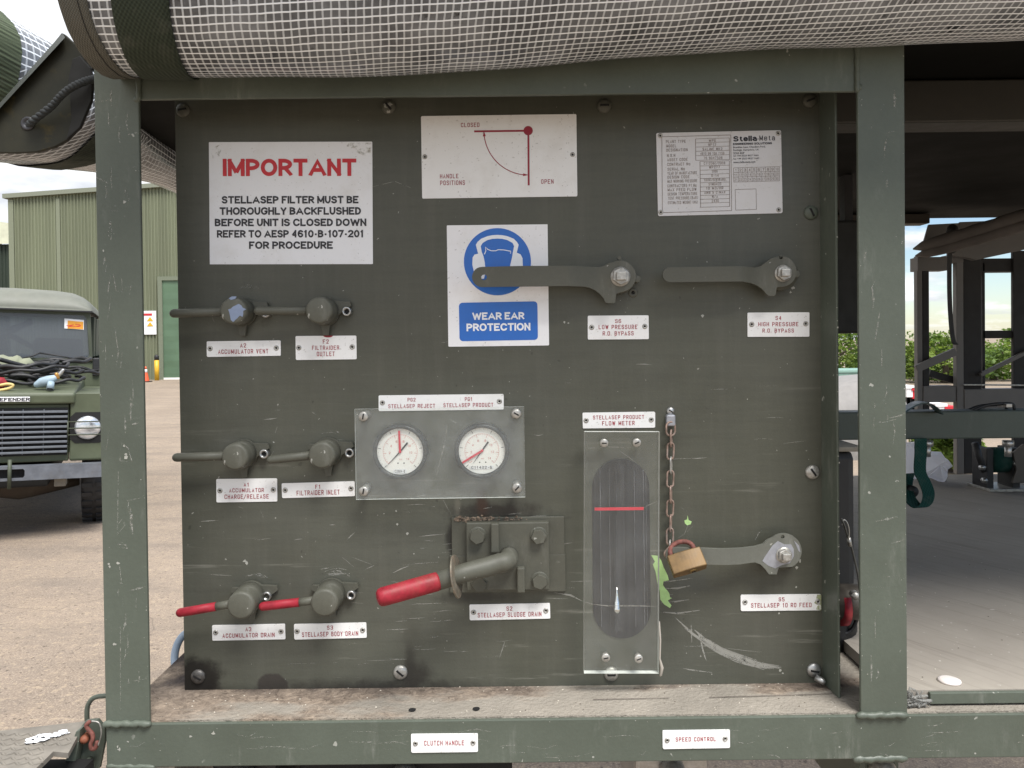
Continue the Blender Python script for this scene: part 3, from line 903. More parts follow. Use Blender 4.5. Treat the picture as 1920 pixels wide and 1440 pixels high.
# cobweb and fluff in the corner by the upright
mb = MB(); mb.s = True
r2 = random.Random(4)
for _ in range(34):
    u, v = r2.gauss(1713, 8), r2.gauss(1314, 7)
    q = P(max(1702, u), v, lipY - .006)
    mb.tube([(q.x, q.y, max(zs + .004, q.z)), (q.x + r2.gauss(0, .006), q.y + r2.gauss(0, .002), max(zs + .004, q.z + r2.gauss(0, .004))), (q.x + r2.gauss(0, .008), q.y - .001, max(zs + .004, q.z + r2.gauss(0, .005)))], r2.uniform(.0006, .0022), 6, dome=2)
q = P(1712, 1312, lipY - .006)
obj('cobweb_fluff', mb, m_broken('grey fluff', (0.25, 0.25, 0.235), .45, 300, .8), at=(q.x, q.y, zs), label='grey cobweb fluff caught in the corner at the foot of the frame upright', cat='cobweb', kind='stuff')
# loose grit on ledge and floor
mb = MB()
r2 = random.Random(12)
for _ in range(380):
    x = r2.uniform(XL + .02, 1.0); yy = r2.uniform(FY + .006, .02) if x < px0 else r2.uniform(lipY + .01, .5)
    z = (zs + .0022) if x < px0 else zs + .0198
    s = r2.choice((.0004, .0005, .0008, .0012)); a = r2.uniform(0, 6.28)
    mb.m = 0 if r2.random() < .55 else 1
    mb.add([(x + s * math.cos(a), yy + s * math.sin(a), z), (x + s * math.cos(a + 2.1), yy + s * math.sin(a + 2.1), z), (x + s * math.cos(a + 4.2) * 1.6, yy + s * math.sin(a + 4.2), z), (x, yy, z + s * .8)], [(0, 1, 3), (1, 2, 3), (2, 0, 3)])
obj('grit', mb, [m_plain('pale grit', (0.55, 0.50, 0.42), .9), m_plain('dark grit', (0.10, 0.08, 0.06), .9)], label='loose grit and paint flakes scattered on the deck ledge', cat='grit', kind='stuff')

# ---------------------------------------------------------------- welded frame
fr = root('equipment_frame', (0, FY, zs), 'olive green welded steel frame standing around the control panel', 'frame')
zt = P(960, 60, FY).z
def post(u0, u1, side, v=760):
    x0, x1 = P(u0, v, FY).x, P(u1, v, FY).x
    mb = MB()
    t = .005
    pr = [(x0, FY), (x1, FY), (x1, FY + t), (x0 + t, FY + t), (x0 + t, FY + .05), (x0, FY + .05)] if side < 0 else [(x0, FY), (x1, FY), (x1, FY + .05), (x1 - t, FY + .05), (x1 - t, FY + t), (x0, FY + t)]
    n = len(pr)
    vs = [(a, b, zs + .0) for a, b in pr] + [(a, b, zt) for a, b in pr]
    mb.add(vs, [tuple(range(n))[::-1], tuple(range(n, 2 * n))] + [(i, (i + 1) % n, (i + 1) % n + n, i + n) for i in range(n)])
    return obj('post', mb, M['frame'], fr, bevel=.0012), x0, x1
pl_, lx0, lx1 = post(187, 270, -1)
pr_, rx0, rx1 = post(1611, 1699, 1)
ztr0, ztr1 = P(960, 178, FY).z, zt
mb = MB(); mb.box(lx1 + .0005, rx0 - .0005, FY + .002, FY + .007, ztr0, ztr1); mb.box(lx1 + .0005, rx0 - .0005, FY + .007, FY + .05, ztr1 - .005, ztr1)
obj('top_rail', mb, M['frame'], fr, bevel=.0012)
mb = MB(); mb.box(XL, 2.6, FY, FY + .006, zr0, zs - .0003); mb.box(XL, 2.6, FY + .006, FY + .05, zs - .006, zs - .0003); mb.box(XL, 2.6, FY + .006, FY + .05, zr0, zr0 + .006)
brl = obj('bottom_rail', mb, M['frame'], fr, bevel=.0012)
def bead(pts, r):
    mb = MB(); mb.s = True
    q = []
    k = 14 * (len(pts) - 1)
    for i in range(k + 1):
        t = i / 14; j = min(int(t), len(pts) - 2); f = t - j
        a, b = Vector(pts[j]), Vector(pts[j + 1])
        q.append(a.lerp(b, f) + Vector((0, 0, math.sin(i * 1.3) * .0006)))
    mb.tube(q, [r * (1 + .16 * math.sin(i * 2.1)) for i in range(k + 1)], 10, dome=2)
    obj('weld_bead', mb, M['frame'], fr)
bead([(lx0 + .001, FY - .0005, zs), (lx1 - .001, FY - .0005, zs)], .0042)
bead([(rx0 - .002, FY - .0005, zs), (rx1 - .003, FY - .0005, zs + .0005)], .0042)
bead([(XL + .002, FY + .002, zr0 + .001), (XL + .055, FY + .001, zr0)], .0035)
bead([(rx0 - .005, FY + .002, zr0 - .001), (rx1 - .003, FY + .002, zr0)], .0045)
bead([(lx1, FY + .0005, ztr0 + .001), (lx1, FY + .0005, ztr1 - .004)], .0030)
bead([(rx0, FY + .0005, ztr0 + .001), (rx0, FY + .0005, ztr1 - .004)], .0030)
def dab(u, v, rpx, Y=FY):
    p = P(u, v, Y); mb = MB(); mb.s = True
    mb.lathe([(px(rpx, Y) * math.cos(t), -px(rpx, Y) * .55 * math.sin(t)) for t in (R(88), R(60), R(30), 0)], p.x, p.z, 16, Matrix.Identity(3))
    for w in mb.v: w.y += Y + .001
    return mb
obj('weld_bead', dab(256, 186, 7), M['frame'], fr); obj('weld_bead', dab(1611, 163, 7), M['frame'], fr)
# chips and rubbed marks on the frame
CH = [MB(), MB(), MB()]; SCF = [MB(), MB(), MB()]; r2 = random.Random(21)
def zone(x, z): return 2 if z < zs else (0 if x < 0 else 1)
def chipat(mb, x, y, z, s, r2):
    n = r2.randint(5, 9)
    a0 = r2.uniform(0, 6); s *= .8
    mb.add([(x + s * r2.uniform(.3, 1.3) * math.cos(a0 + 6.283 * i / n), y, z + s * r2.uniform(.3, 1.4) * math.sin(a0 + 6.283 * i / n)) for i in range(n)], [tuple(range(n))])
for x0, x1, dens in ((lx0, lx1, 34), (rx0, rx1, 80)):
    for _ in range(dens):
        z = r2.uniform(zs + .02, ztr0); e = r2.random()
        x = (x0 + abs(r2.gauss(0.002, .002))) if e < .35 else (x1 - abs(r2.gauss(.002, .002)) if e < .8 else r2.uniform(x0, x1))
        x = min(max(x, x0 + .0012), x1 - .0012)
        chipat(CH[zone(x, z)], x, FY - .0003, z, r2.choice((.0003, .0004, .0005, .0006, .0009)), r2)
for _ in range(50):
    chipat(CH[2], r2.uniform(XL + .01, .9), FY - .0003, r2.choice((r2.uniform(zr0 + .003, zs - .004), zs - .003, zr0 + .003)), r2.choice((.0004, .0006, .0009)), r2)
for u, v, s in ((233, 378, 4.5), (237, 857, 5.5), (236, 852, 4), (204, 1057, 3.5), (206, 1062, 3), (233, 836, 3), (194, 470, 2.5), (224, 1405, 4.5), (221, 1400, 3), (240, 1390, 2.6), (358, 1381, 4), (400, 1375, 5), (215, 1208, 4), (222, 1056, 4)):
    p = P(u, v, FY); chipat(CH[zone(p.x, p.z)], p.x, FY - .00035, p.z, px(s, FY), r2)
for pts in ([(222, 880), (221, 960), (220, 1000)], [(216, 990), (230, 972), (234, 985), (220, 1003)], [(220, 1015), (232, 1018)], [(216, 1180), (226, 1175), (226, 1330)], [(226, 1200), (240, 1190), (240, 1225)], [(228, 830), (240, 840), (248, 866), (225, 864), (228, 830)],
            [(217, 1020), (236, 1022), (240, 1028), (222, 1026)], [(224, 1060), (228, 1090), (230, 1094), (222, 1092)], [(200, 775), (216, 773)], [(232, 776), (246, 776)], [(215, 610), (222, 660), (218, 690)], [(230, 655), (226, 690), (240, 680)], [(180, 332), (196, 340), (204, 345)],
            [(206, 420), (203, 440), (208, 450), (210, 430), (206, 420)], [(1626, 1100), (1656, 1101)], [(1660, 1082), (1696, 1078)], [(212, 512), (218, 545), (230, 548), (228, 520)], [(236, 540), (246, 535), (243, 552)], [(206, 395), (225, 396)], [(1640, 790), (1655, 792), (1680, 786)]):
    w = [xz(u, v, FY) for u, v in pts]
    SCF[zone(*w[0])].ribbon(w, r2.uniform(.0009, .0019), FY - .0002, .4, r2)
for _ in range(60):
    x0, x1 = r2.choice(((lx0, lx1), (lx0, lx1), (rx0, rx1)))
    x = r2.uniform(x0 + .006, x1 - .012); z = r2.uniform(zs + .03, ztr0); L = r2.uniform(.008, .035); a = r2.choice((1.57, 1.57, 1.4, 0.2))
    SCF[zone(x, z)].ribbon([(x, z), (x + L * .5 * math.cos(a) + r2.gauss(0, .001), z + L * .5 * math.sin(a)), (min(x1 - .002, x + L * math.cos(a)), z + L * math.sin(a))], r2.uniform(.0006, .003), FY - .00018, .5, r2)
for _ in range(50):
    x = r2.uniform(XL + .02, .9); z = r2.uniform(zr0 + .006, zs - .012); L = r2.uniform(.01, .05)
    SCF[2].ribbon([(x, z), (x + L * .6, z + r2.gauss(0, .002)), (x + L, z + r2.gauss(0, .003))], r2.uniform(.0004, .0012), FY - .00018, .5, r2)
for o_, c_, f_ in zip((pl_, pr_, brl), CH, SCF):
    merge_marks(o_, (c_, M['chip']), (f_, M['scuff']))

# ---------------------------------------------------------------- canopy over deck
CAN = m_plain('dark canopy sheet', (0.006, 0.006, 0.005), .8, scale=9, spec=.08)
zc = 1.6 + .402
cn = root('canopy', (0, 0, zc), 'dark canvas canopy stretched on beams over the trailer deck', 'canopy')
mb = MB(); mb.prism([(-.50, -.06), (2.6, -.06), (2.6, 1.62), (-.72, 1.62), (-.72, .25), (-.50, .25)], zc, zc + .003, fn=lambda p: (p.x, p.z, p.y)); obj('sheet', mb, CAN, cn)
a = P(1800, 229, .2)
mb = MB(); mb.box(.2, 2.6, .2, .26, a.z, zc - .003); obj('beam', mb, m_plain('beam paint', (0.026, 0.024, 0.018), .6), cn, bevel=.003)
a, b = P(1700, 393, 1.5), P(1700, 419, 1.5)
mb = MB(); mb.box(P(1560, 400, 1.5).x, P(1744, 400, 1.5).x, 1.5, 1.56, b.z, zc - .003); obj('beam', mb, m_plain('brown beam', (0.05, 0.04, 0.03), .7), cn, bevel=.003)

# ================================================================ CONTROL PANEL
pc = P(940, 740, 0)
PO = Vector((pc.x, 0, pc.z))
def m_panel():
    g = G('control panel paint')
    c = (0.073, 0.0745, 0.0555)
    s = g.sepa()
    big = g.noise(4.2, 5.0, .6)
    col = g.mix(g.ramp(big, .3, .7), tuple(x * .84 for x in c), tuple(x * 1.14 for x in c))
    col = g.mix(g.math('MULTIPLY', g.ramp(g.noise(210, 3, .6), .4, .75), .2), col, (0.05, 0.05, 0.04))
    # dusty grey film in patches, faint vertical runs
    film = g.math('MULTIPLY', g.ramp(g.noise(2.6, 6.0, .62, off=(1, 3, 2)), .42, .72), .34)
    col = g.mix(film, col, (0.105, 0.110, 0.100))
    br = g.noise(48, 5, .7, stretch=(.16, 1, 1.6), off=(0, 5, 3))
    col = g.mix(g.math('MULTIPLY', g.ramp(br, .45, .7), .22), col, (0.030, 0.031, 0.024))
    bv = g.noise(55, 5, .7, stretch=(1.6, 1, .14), off=(6, 5, 3))
    col = g.mix(g.math('MULTIPLY', g.ramp(bv, .5, .75), .25), col, (0.10, 0.10, 0.08))
    run = g.math('MULTIPLY', g.ramp(g.noise(30, 5, .65, stretch=(1, 1, .07)), .54, .75), .22)
    col = g.mix(run, col, (0.125, 0.12, 0.10))
    hz = g.math('MULTIPLY', g.ramp(g.noise(34, 5, .7, stretch=(.12, 1, 2.2)), .60, .72), g.ramp(s[2], .1, -.25, 0, .45))
    col = g.mix(hz, col, (0.30, 0.29, 0.25))
    sp = g.math('MULTIPLY', g.ramp(g.noise(150, 2, .5), .735, .755), .55)
    col = g.mix(sp, col, (0.40, 0.39, 0.35))
    dk = g.math('MULTIPLY', g.ramp(g.noise(62, 2, .5, off=(7, 0, 4)), .72, .75), .6)
    col = g.mix(dk, col, (0.035, 0.035, 0.028))
    # soft patches fixed in place, mostly grime stains
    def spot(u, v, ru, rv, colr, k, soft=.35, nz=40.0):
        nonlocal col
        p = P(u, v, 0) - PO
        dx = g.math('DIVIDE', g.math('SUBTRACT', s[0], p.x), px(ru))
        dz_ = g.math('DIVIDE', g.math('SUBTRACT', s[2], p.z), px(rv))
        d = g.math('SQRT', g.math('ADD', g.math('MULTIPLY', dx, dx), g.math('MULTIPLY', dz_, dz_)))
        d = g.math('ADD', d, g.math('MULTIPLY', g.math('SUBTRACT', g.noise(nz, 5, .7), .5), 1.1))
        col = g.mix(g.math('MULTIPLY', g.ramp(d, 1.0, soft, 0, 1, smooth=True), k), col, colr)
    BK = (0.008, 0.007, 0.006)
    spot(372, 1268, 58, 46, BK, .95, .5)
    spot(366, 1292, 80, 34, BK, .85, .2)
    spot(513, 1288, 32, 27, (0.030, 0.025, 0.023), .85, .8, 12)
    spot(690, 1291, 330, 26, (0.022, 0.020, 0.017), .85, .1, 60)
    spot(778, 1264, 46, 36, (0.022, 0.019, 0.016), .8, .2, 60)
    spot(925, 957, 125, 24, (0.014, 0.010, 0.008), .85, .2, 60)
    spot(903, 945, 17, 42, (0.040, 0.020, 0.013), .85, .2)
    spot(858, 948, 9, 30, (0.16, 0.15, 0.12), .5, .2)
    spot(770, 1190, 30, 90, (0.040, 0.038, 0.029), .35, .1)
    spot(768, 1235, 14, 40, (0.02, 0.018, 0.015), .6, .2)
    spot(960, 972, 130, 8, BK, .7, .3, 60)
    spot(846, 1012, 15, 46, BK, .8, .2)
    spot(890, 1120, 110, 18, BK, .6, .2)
    spot(1290, 1085, 70, 40, (0.055, 0.06, 0.055), .6, .2)  # slightly darker patch below the padlock
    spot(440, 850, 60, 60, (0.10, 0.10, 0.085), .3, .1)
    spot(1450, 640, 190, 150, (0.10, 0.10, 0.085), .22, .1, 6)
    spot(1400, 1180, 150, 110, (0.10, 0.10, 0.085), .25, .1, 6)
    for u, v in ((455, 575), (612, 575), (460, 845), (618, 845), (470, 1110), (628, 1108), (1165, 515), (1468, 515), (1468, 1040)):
        spot(u, v + 14, 44, 36, (0.040, 0.038, 0.029), .3, .1)  # same darker patch just below each knob and lever nut
    return g.done(g.bsdf(col, g.ramp(big, .3, .7, .38, .54), 0, .42, bump=g.math('ADD', g.noise(330, 3), g.math('ADD', g.math('MULTIPLY', br, 1.5), g.math('MULTIPLY', g.noise(7, 2), 14.0))), bstr=.22, bdist=.0007))
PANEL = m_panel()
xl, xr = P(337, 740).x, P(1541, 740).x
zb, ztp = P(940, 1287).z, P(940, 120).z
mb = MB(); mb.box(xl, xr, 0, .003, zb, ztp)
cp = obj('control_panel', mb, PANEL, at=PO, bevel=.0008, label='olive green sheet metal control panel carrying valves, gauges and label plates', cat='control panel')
mb = MB()
flx = P(1573, 740, -.044).x
mb.add([(xr - .0012, .0029, zb), (xr + .003, .0029, zb), (flx, -.044, zb), (flx - .003, -.044, zb), (xr - .0012, .0029, ztp), (xr + .003, .0029, ztp), (flx, -.044, ztp), (flx - .003, -.044, ztp)],
       [(0, 3, 2, 1), (4, 5, 6, 7), (0, 4, 7, 3), (3, 7, 6, 2), (2, 6, 5, 1), (1, 5, 4, 0)])
obj('folded_flange', mb, M['frame'], cp, bevel=.0008)

# marks in the paint
r2 = random.Random(5)
mb = MB(); Y1 = -.00025
def pl(*pts): return [xz(u, v, 0) for u, v in pts]
for _ in range(105):
    u, v = r2.uniform(360, 1500), r2.uniform(560, 1275)
    if r2.random() < .65: u, v = r2.uniform(600, 1060), r2.uniform(930, 1250)
    L = r2.uniform(8, 46); a = r2.gauss(-.04, .05) if r2.random() < .75 else r2.uniform(-1.6, 1.6)
    mb.ribbon(pl((u, v), (u + L * .5 * math.cos(a), v + L * .5 * math.sin(a) + r2.gauss(0, .6)), (u + L * math.cos(a), v + L * math.sin(a))), px(r2.uniform(.7, 1.7)), Y1, .5, r2)
for pts, w in (([(786, 1006), (805, 1004), (836, 1001)], 1.6), ([(757, 1059), (790, 1056), (822, 1054)], 1.6), ([(772, 1133), (800, 1132), (838, 1130)], 1.8), ([(754, 1160), (780, 1159), (796, 1158)], 1.6),
               ([(684, 1239), (710, 1238), (745, 1237)], 1.6), ([(540, 1245), (590, 1243)], 1.4), ([(1040, 1111), (1070, 1116), (1094, 1128)], 2.6), ([(1236, 1092), (1262, 1089), (1298, 1084)], 4), ([(1246, 1103), (1270, 1103), (1294, 1098)], 3),
               ([(1236, 1118), (1262, 1114)], 3), ([(1240, 1130), (1265, 1128), (1292, 1124)], 3), ([(1236, 1147), (1270, 1150), (1312, 1144)], 4), ([(1284, 1212), (1320, 1211), (1342, 1212)], 1.6), ([(1360, 1215), (1400, 1220), (1430, 1223)], 1.6),
               ([(1281, 1253), (1296, 1256), (1335, 1261)], 2.4), ([(1300, 985), (1288, 997)], 1.6), ([(1277, 952), (1288, 958)], 1.5), ([(1416, 1012), (1422, 1000), (1427, 995)], 1.4), ([(1290, 984), (1283, 1002), (1272, 1008)], 1.4),
               ([(505, 860), (513, 846)], 2), ([(520, 800), (516, 812)], 2), ([(488, 956), (494, 970)], 2.4), ([(447, 950), (456, 953)], 2), ([(396, 590), (402, 604)], 3), ([(700, 350), (740, 340), (770, 352)], 2)):
    mb.ribbon(pl(*pts), px(w), Y1 - .00003, .5, r2)
mb2 = MB()
for cu_, cv_, rr0_, n_ in ((474, 1118, 40, 7), (632, 1112, 40, 9), (618, 846, 36, 4), (462, 577, 37, 3)):
    for q_ in range(n_):
        rr1 = rr0_ + r2.uniform(-3, 7); a0_ = r2.uniform(50, 85); a1_ = a0_ + r2.uniform(25, 60)
        mb2.ribbon(pl(*[(cu_ + rr1 * math.cos(R(a0_ + (a1_ - a0_) * i_ / 7)), cv_ - rr1 * math.sin(R(a0_ + (a1_ - a0_) * i_ / 7))) for i_ in range(8)]), px(1.2), Y1 - .00002, .4, r2)
# the swept scratches left of the lower right screw
def sweep(p0, p1, p2, w, n, spread, seed):
    r3 = random.Random(seed)
    for k in range(n):
        o = r3.gauss(0, spread); t0, t1 = r3.uniform(0, .25), r3.uniform(.72, 1)
        pts = []
        for i in range(9):
            t = t0 + (t1 - t0) * i / 8
            u = (1 - t) ** 2 * p0[0] + 2 * t * (1 - t) * p1[0] + t * t * p2[0]
            v = (1 - t) ** 2 * p0[1] + 2 * t * (1 - t) * p1[1] + t * t * p2[1]
            pts.append((u + o * .3 + r3.gauss(0, .4), v + o + r3.gauss(0, .4)))
        mb.ribbon(pl(*pts), px(w * r3.uniform(.5, 1.4)), Y1 - .00006 - k * .000004, .4, r3)
sweep((1258, 1148), (1320, 1225), (1470, 1262), 2.0, 9, 2.2, 1)
sweep((1300, 1180), (1350, 1235), (1466, 1252), 3.2, 12, 4.2, 2)
sweep((1308, 1178), (1316, 1215), (1326, 1243), 1.6, 3, 1.0, 3)
sweep((1295, 1168), (1297, 1185), (1296, 1205), 1.6, 2, 1.0, 4)
merge_marks(cp, (mb, M['scratch']), (mb2, M['scuff']))
mb = MB()
mb.prism([xz(u, v) for u, v in ((1221, 1041), (1234, 1042), (1240, 1051), (1244, 1063), (1252, 1079), (1254, 1088), (1244, 1090), (1243, 1097), (1248, 1104), (1252, 1108), (1255, 1113), (1256, 1120), (1260, 1121), (1252, 1126), (1259, 1135), (1256, 1140), (1245, 1133), (1238, 1124), (1237, 1108), (1233, 1095), (1229, 1072), (1224, 1058), (1228, 1053))], Y1 - .0001, 0)
merge_marks(cp, (mb, M['lime']))
mb = MB()
mb.prism([xz(u, v) for u, v in ((1283, 976), (1288, 974), (1289, 966), (1291, 975), (1297, 978), (1295, 983), (1288, 985), (1284, 981))], Y1 - .0001, 0)
merge_marks(cp, (mb, M['lime']))
mb = MB()
for u, v, s in ((764, 1000, 3.4), (745, 983, 3), (743, 958, 2.2), (776, 1038, 2), (720, 963, 2), (459, 1052, 5), (463, 1056, 4), (513, 829, 2.4), (1058, 604, 3), (1066, 606, 2.4), (1317, 593, 4), (1460, 1150, 3), (1493, 1100, 2.6), (1480, 535, 4), (1487, 540, 5), (1482, 548, 3.4), (1487, 1060, 5), (1494, 1064, 4), (1500, 1052, 4), (1560, 1075, 3), (1462, 1257, 4), (1468, 1262, 3)):
    p = P(u, v); chipat(mb, p.x, Y1 - .00012, p.z, px(s), r2)
for _ in range(90):
    p = P(r2.uniform(350, 1530), r2.uniform(400, 1275)); chipat(mb, p.x, Y1 - .00012, p.z, r2.choice((.0004, .0005, .0007, .001)), r2)
for _ in range(26):
    chipat(mb, flx - r2.uniform(.0006, .002), -.0443, r2.uniform(zb + .01, ztp - .2), r2.choice((.0006, .001, .0014)), r2)
merge_marks(cp, (mb, M['chip']))

# slotted panel screws
def dome_screw(u, v, rpx, Y, parent, mat, ang=30, h=.45, name='screw', slot=True):
    p = P(u, v, Y); r = px(rpx, Y)
    mb = MB(); mb.s = True
    mb.lathe([(r * math.cos(R(t)) if t < 88 else r * .03, Y - r * h * math.sin(R(t)) - r * .12) for t in (89, 72, 55, 38, 20, 0)] + [(r, Y)], p.x, p.z, 22)
    if slot:
        mb.s = False; mb.m = 1
        w = r * .14; ca, sa = math.cos(R(ang)), math.sin(R(ang))
        yy = Y - r * h - r * .14
        mb.add([(p.x + a * ca - b * sa, yy if abs(a) < r * .5 else Y - r * h * .62, p.z + a * sa + b * ca) for a, b in ((-r * .86, -w), (-r * .45, -w), (r * .45, -w), (r * .86, -w), (-r * .86, w), (-r * .45, w), (r * .45, w), (r * .86, w))],
               [(0, 1, 5, 4), (1, 2, 6, 5), (2, 3, 7, 6)])
    return obj(name, mb, [mat, M['dark']], parent)
for u, v, ang, mt in ((344, 207, 10, 'valve'), (729, 201, -50, 'valve'), (1133, 199, 0, 'valve'), (1518, 189, 20, 'valve'), (1520, 399, -65, 'frame'), (1523, 885, -55, 'zinc'), (1526, 1256, -8, 'steel'), (751, 1260, -40, 'zinc'), (1146, 1263, 0, 'zinc'), (372, 1268, -30, 'soot2')):
    if mt == 'soot2':
        M['soot2'] = m_plain('grimy screw', (0.09, 0.085, 0.08), .45, .4, .5, 200, dirt=.9, dirtc=(.01, .01, .01))
    dome_screw(u, v, 13.5, 0, cp, M[mt], ang)
p = P(1528, 1264); mb = MB(); mb.s = True; mb.tube([(p.x - .003, -.009, p.z), (p.x + .004, -.014, p.z - .003)], .0042, 12, dome=1); obj('screw_tail', mb, M['steel'], cp)

# ---------------------------------------------------------------- label plates
LG = 'white plates with red engraved names'
def quad_info(c, Y):
    w = [P(u, v, Y) for u, v in c]
    ctr = (w[0] + w[1] + w[2] + w[3]) / 4
    W_ = ((w[1] - w[0]).length + (w[2] - w[3]).length) / 2
    H_ = ((w[3] - w[0]).length + (w[2] - w[1]).length) / 2
    d = (w[1] - w[0]) + (w[2] - w[3])
    return ctr, W_, H_, math.atan2(d.z, d.x)
def rivet(u, v, Y, parent, r=5.0):
    p = P(u, v, Y); rr = px(r, Y)
    mb = MB(); mb.s = True
    mb.lathe([(rr * .34, Y + .0002), (rr * .42, Y - .0009), (rr * .75, Y - .0011), (rr, Y - .0002), (rr, Y + .0002)], p.x, p.z, 18)
    mb.m = 1; mb.s = False
    mb.lathe([(rr * .36, Y - .0005), (rr * .36, Y)], p.x, p.z, 12)
    obj('rivet', mb, [M['zinc'], M['dark']], parent)
def plate(name, corners, lines, rivets, label, cat, Y=0.0, th=.0012, mat='white', ink='redink', bold=False, group=None, rr=5.0, corner=.0015):
    ctr, w, h, a = quad_info(corners, Y - th)
    c = corner
    pts = []
    for sx, sz, a0 in ((1, 1, 0), (-1, 1, 90), (-1, -1, 180), (1, -1, 270)):
        for q in (0, 45, 90):
            pts.append((sx * (w / 2 - c) + c * math.cos(R(a0 + q)), sz * (h / 2 - c) + c * math.sin(R(a0 + q))))
    ca, sa = math.cos(a), math.sin(a)
    r3 = random.Random(hash(label) % 999 if False else len(label) * 7)
    pts = [(ctr.x + x * ca - z * sa + r3.uniform(-.0002, .0002), ctr.z + x * sa + z * ca + r3.uniform(-.0002, .0002)) for x, z in pts]
    mb = MB(); mb.prism(pts, Y - th, Y - .0001)
    o = obj(name, mb, M[mat], at=(ctr.x, Y, ctr.z), label=label, cat=cat, group=group)
    mb = MB()
    for t, u0, u1, v0, v1 in lines:
        letter_px(mb, t, u0, u1, v0, v1, Y - th - .00025, a, bold)
    if lines:
        obj('lettering', mb, M[ink], o)
    for u, v in rivets:
        rivet(u, v, Y - th, o, rr)
    return o, a
def mid(t, c, hw, v0, v1): return (t, c - hw, c + hw, v0, v1)
LP = 'label_plate'
plate(LP, ((387, 640), (526, 638), (526.5, 667.3), (388, 669)), [mid('A2', 455.8, 5.5, 643.8, 651.5), ('ACCUMULATOR VENT', 409, 503, 654.8, 663)], ((394, 653.5), (518, 652.5)), 'white plate reading A2 ACCUMULATOR VENT under the upper knob with a bare metal patch', 'label plate', group=LG)
o, _ = plate(LP, ((553.8, 630), (667.7, 629), (668.8, 673.5), (554.6, 675)), [mid('F2', 610.8, 5.5, 636.5, 644.4), ('FILTRAIDER', 585, 635.8, 648, 656), ('OUTLET', 594, 627.5, 659.3, 667.7)], ((560.4, 652), (660.4, 650.6)), 'white plate reading F2 OUTLET with a red paint dab on its top edge', 'label plate', group=LG)
mb = MB(); mb.prism([xz(615.6 + 9 * math.cos(R(q)), 629.3 - 3.4 * math.sin(R(q)), 0) for q in range(180, 361, 20)], -.0016, -.0011); obj('paint_stain', mb, M['red'], o)
plate(LP, ((405, 898), (519.4, 897), (519.8, 940.4), (406, 942)), [mid('A1', 462, 5, 905, 912.3), ('ACCUMULATOR', 429.6, 494.8, 915.4, 923), ('CHARGE/RELEASE', 420.8, 504, 927, 935.2)], ((412.5, 920), (512.5, 918.5)), 'white three line plate reading A1 ACCUMULATOR CHARGE/RELEASE under a middle row knob', 'label plate', group=LG)
plate(LP, ((528, 906), (665, 902.5), (665.6, 930), (528.8, 934)), [mid('F1', 596, 5, 908.8, 916.5), ('FILTRAIDER INLET', 556, 637, 919, 928)], ((534.8, 919), (658, 915.8)), 'white plate reading F1 INLET tucked against the edge of the gauge cover', 'label plate', group=LG)
plate(LP, ((397.8, 1172.4), (534.5, 1169.7), (535, 1199), (398.4, 1201.5)), [mid('A3', 465.6, 5.5, 1176, 1183.7), ('ACCUMULATOR DRAIN', 417, 515, 1187, 1195.3)], ((404.4, 1186), (526.9, 1184)), 'white plate reading A3 ACCUMULATOR DRAIN under the outer red handled knob', 'label plate', group=LG)
plate(LP, ((551, 1170.6), (686.8, 1166.9), (687.2, 1196), (551.6, 1199)), [mid('S3', 618.7, 5.5, 1173, 1180.7), ('STELLASEP BODY DRAIN', 565.8, 671.9, 1184.4, 1193)], ((557, 1183.7), (680, 1181.5)), 'white plate reading S3 BODY DRAIN under the inner red handled knob', 'label plate', group=LG)
plate(LP, ((709.8, 741.2), (944.5, 738.7), (944.5, 768), (709.8, 770.7)), [mid('PG2', 771.6, 7.5, 746, 752.8), ('STELLASEP REJECT', 728, 815.8, 757.6, 765), mid('PG1', 878.6, 7, 744.7, 751.8), ('STELLASEP PRODUCT', 831.4, 925, 755.7, 763)], ((717, 755), (936.4, 752.5)), 'long white plate reading PG2 REJECT and PG1 PRODUCT along the top of the gauge cover', 'label plate', group=LG)
plate(LP, ((1092.3, 773.7), (1228.3, 772), (1228.5, 801.7), (1092.7, 803.4)), [('STELLASEP PRODUCT', 1111.7, 1207.9, 778.6, 786), ('FLOW METER', 1129, 1190, 789.4, 797.4)], ((1099, 788.3), (1221, 787)), 'white plate reading PRODUCT FLOW METER above the tall flow meter cover', 'label plate', group=LG)
plate(LP, ((880, 1134), (1031, 1130.4), (1031.8, 1160), (880.6, 1162.8)), [mid('S2', 955, 5.5, 1137, 1145), ('STELLASEP SLUDGE DRAIN', 895.5, 1015.4, 1148, 1156.7)], ((887.8, 1148), (1023.5, 1145)), 'white plate reading S2 SLUDGE DRAIN under the big red drain handle', 'label plate', group=LG)
plate(LP, ((1102, 591.9), (1216.6, 590.8), (1216.4, 636.3), (1102.6, 636.7)), [mid('S6', 1159, 5.5, 598.4, 605.6), ('LOW PRESSURE', 1122.6, 1195, 609, 617), ('R.O. BYPASS', 1130, 1188, 621, 629)], ((1109.4, 613.7), (1209, 612)), 'white plate reading S6 LOW PRESSURE R.O. BYPASS under the long flat lever', 'label plate', group=LG)
plate(LP, ((1401.9, 586), (1517.8, 585.5), (1517.8, 631.6), (1401.5, 631.6)), [mid('S4', 1459.6, 5.5, 592.4, 600), ('HIGH PRESSURE', 1421.7, 1496.9, 604, 611.6), ('R.O. BYPASS', 1429.6, 1488.5, 616, 623.5)], ((1409.4, 608), (1510.7, 607)), 'white plate reading S4 HIGH PRESSURE R.O. BYPASS under the shorter flat lever', 'label plate', group=LG)
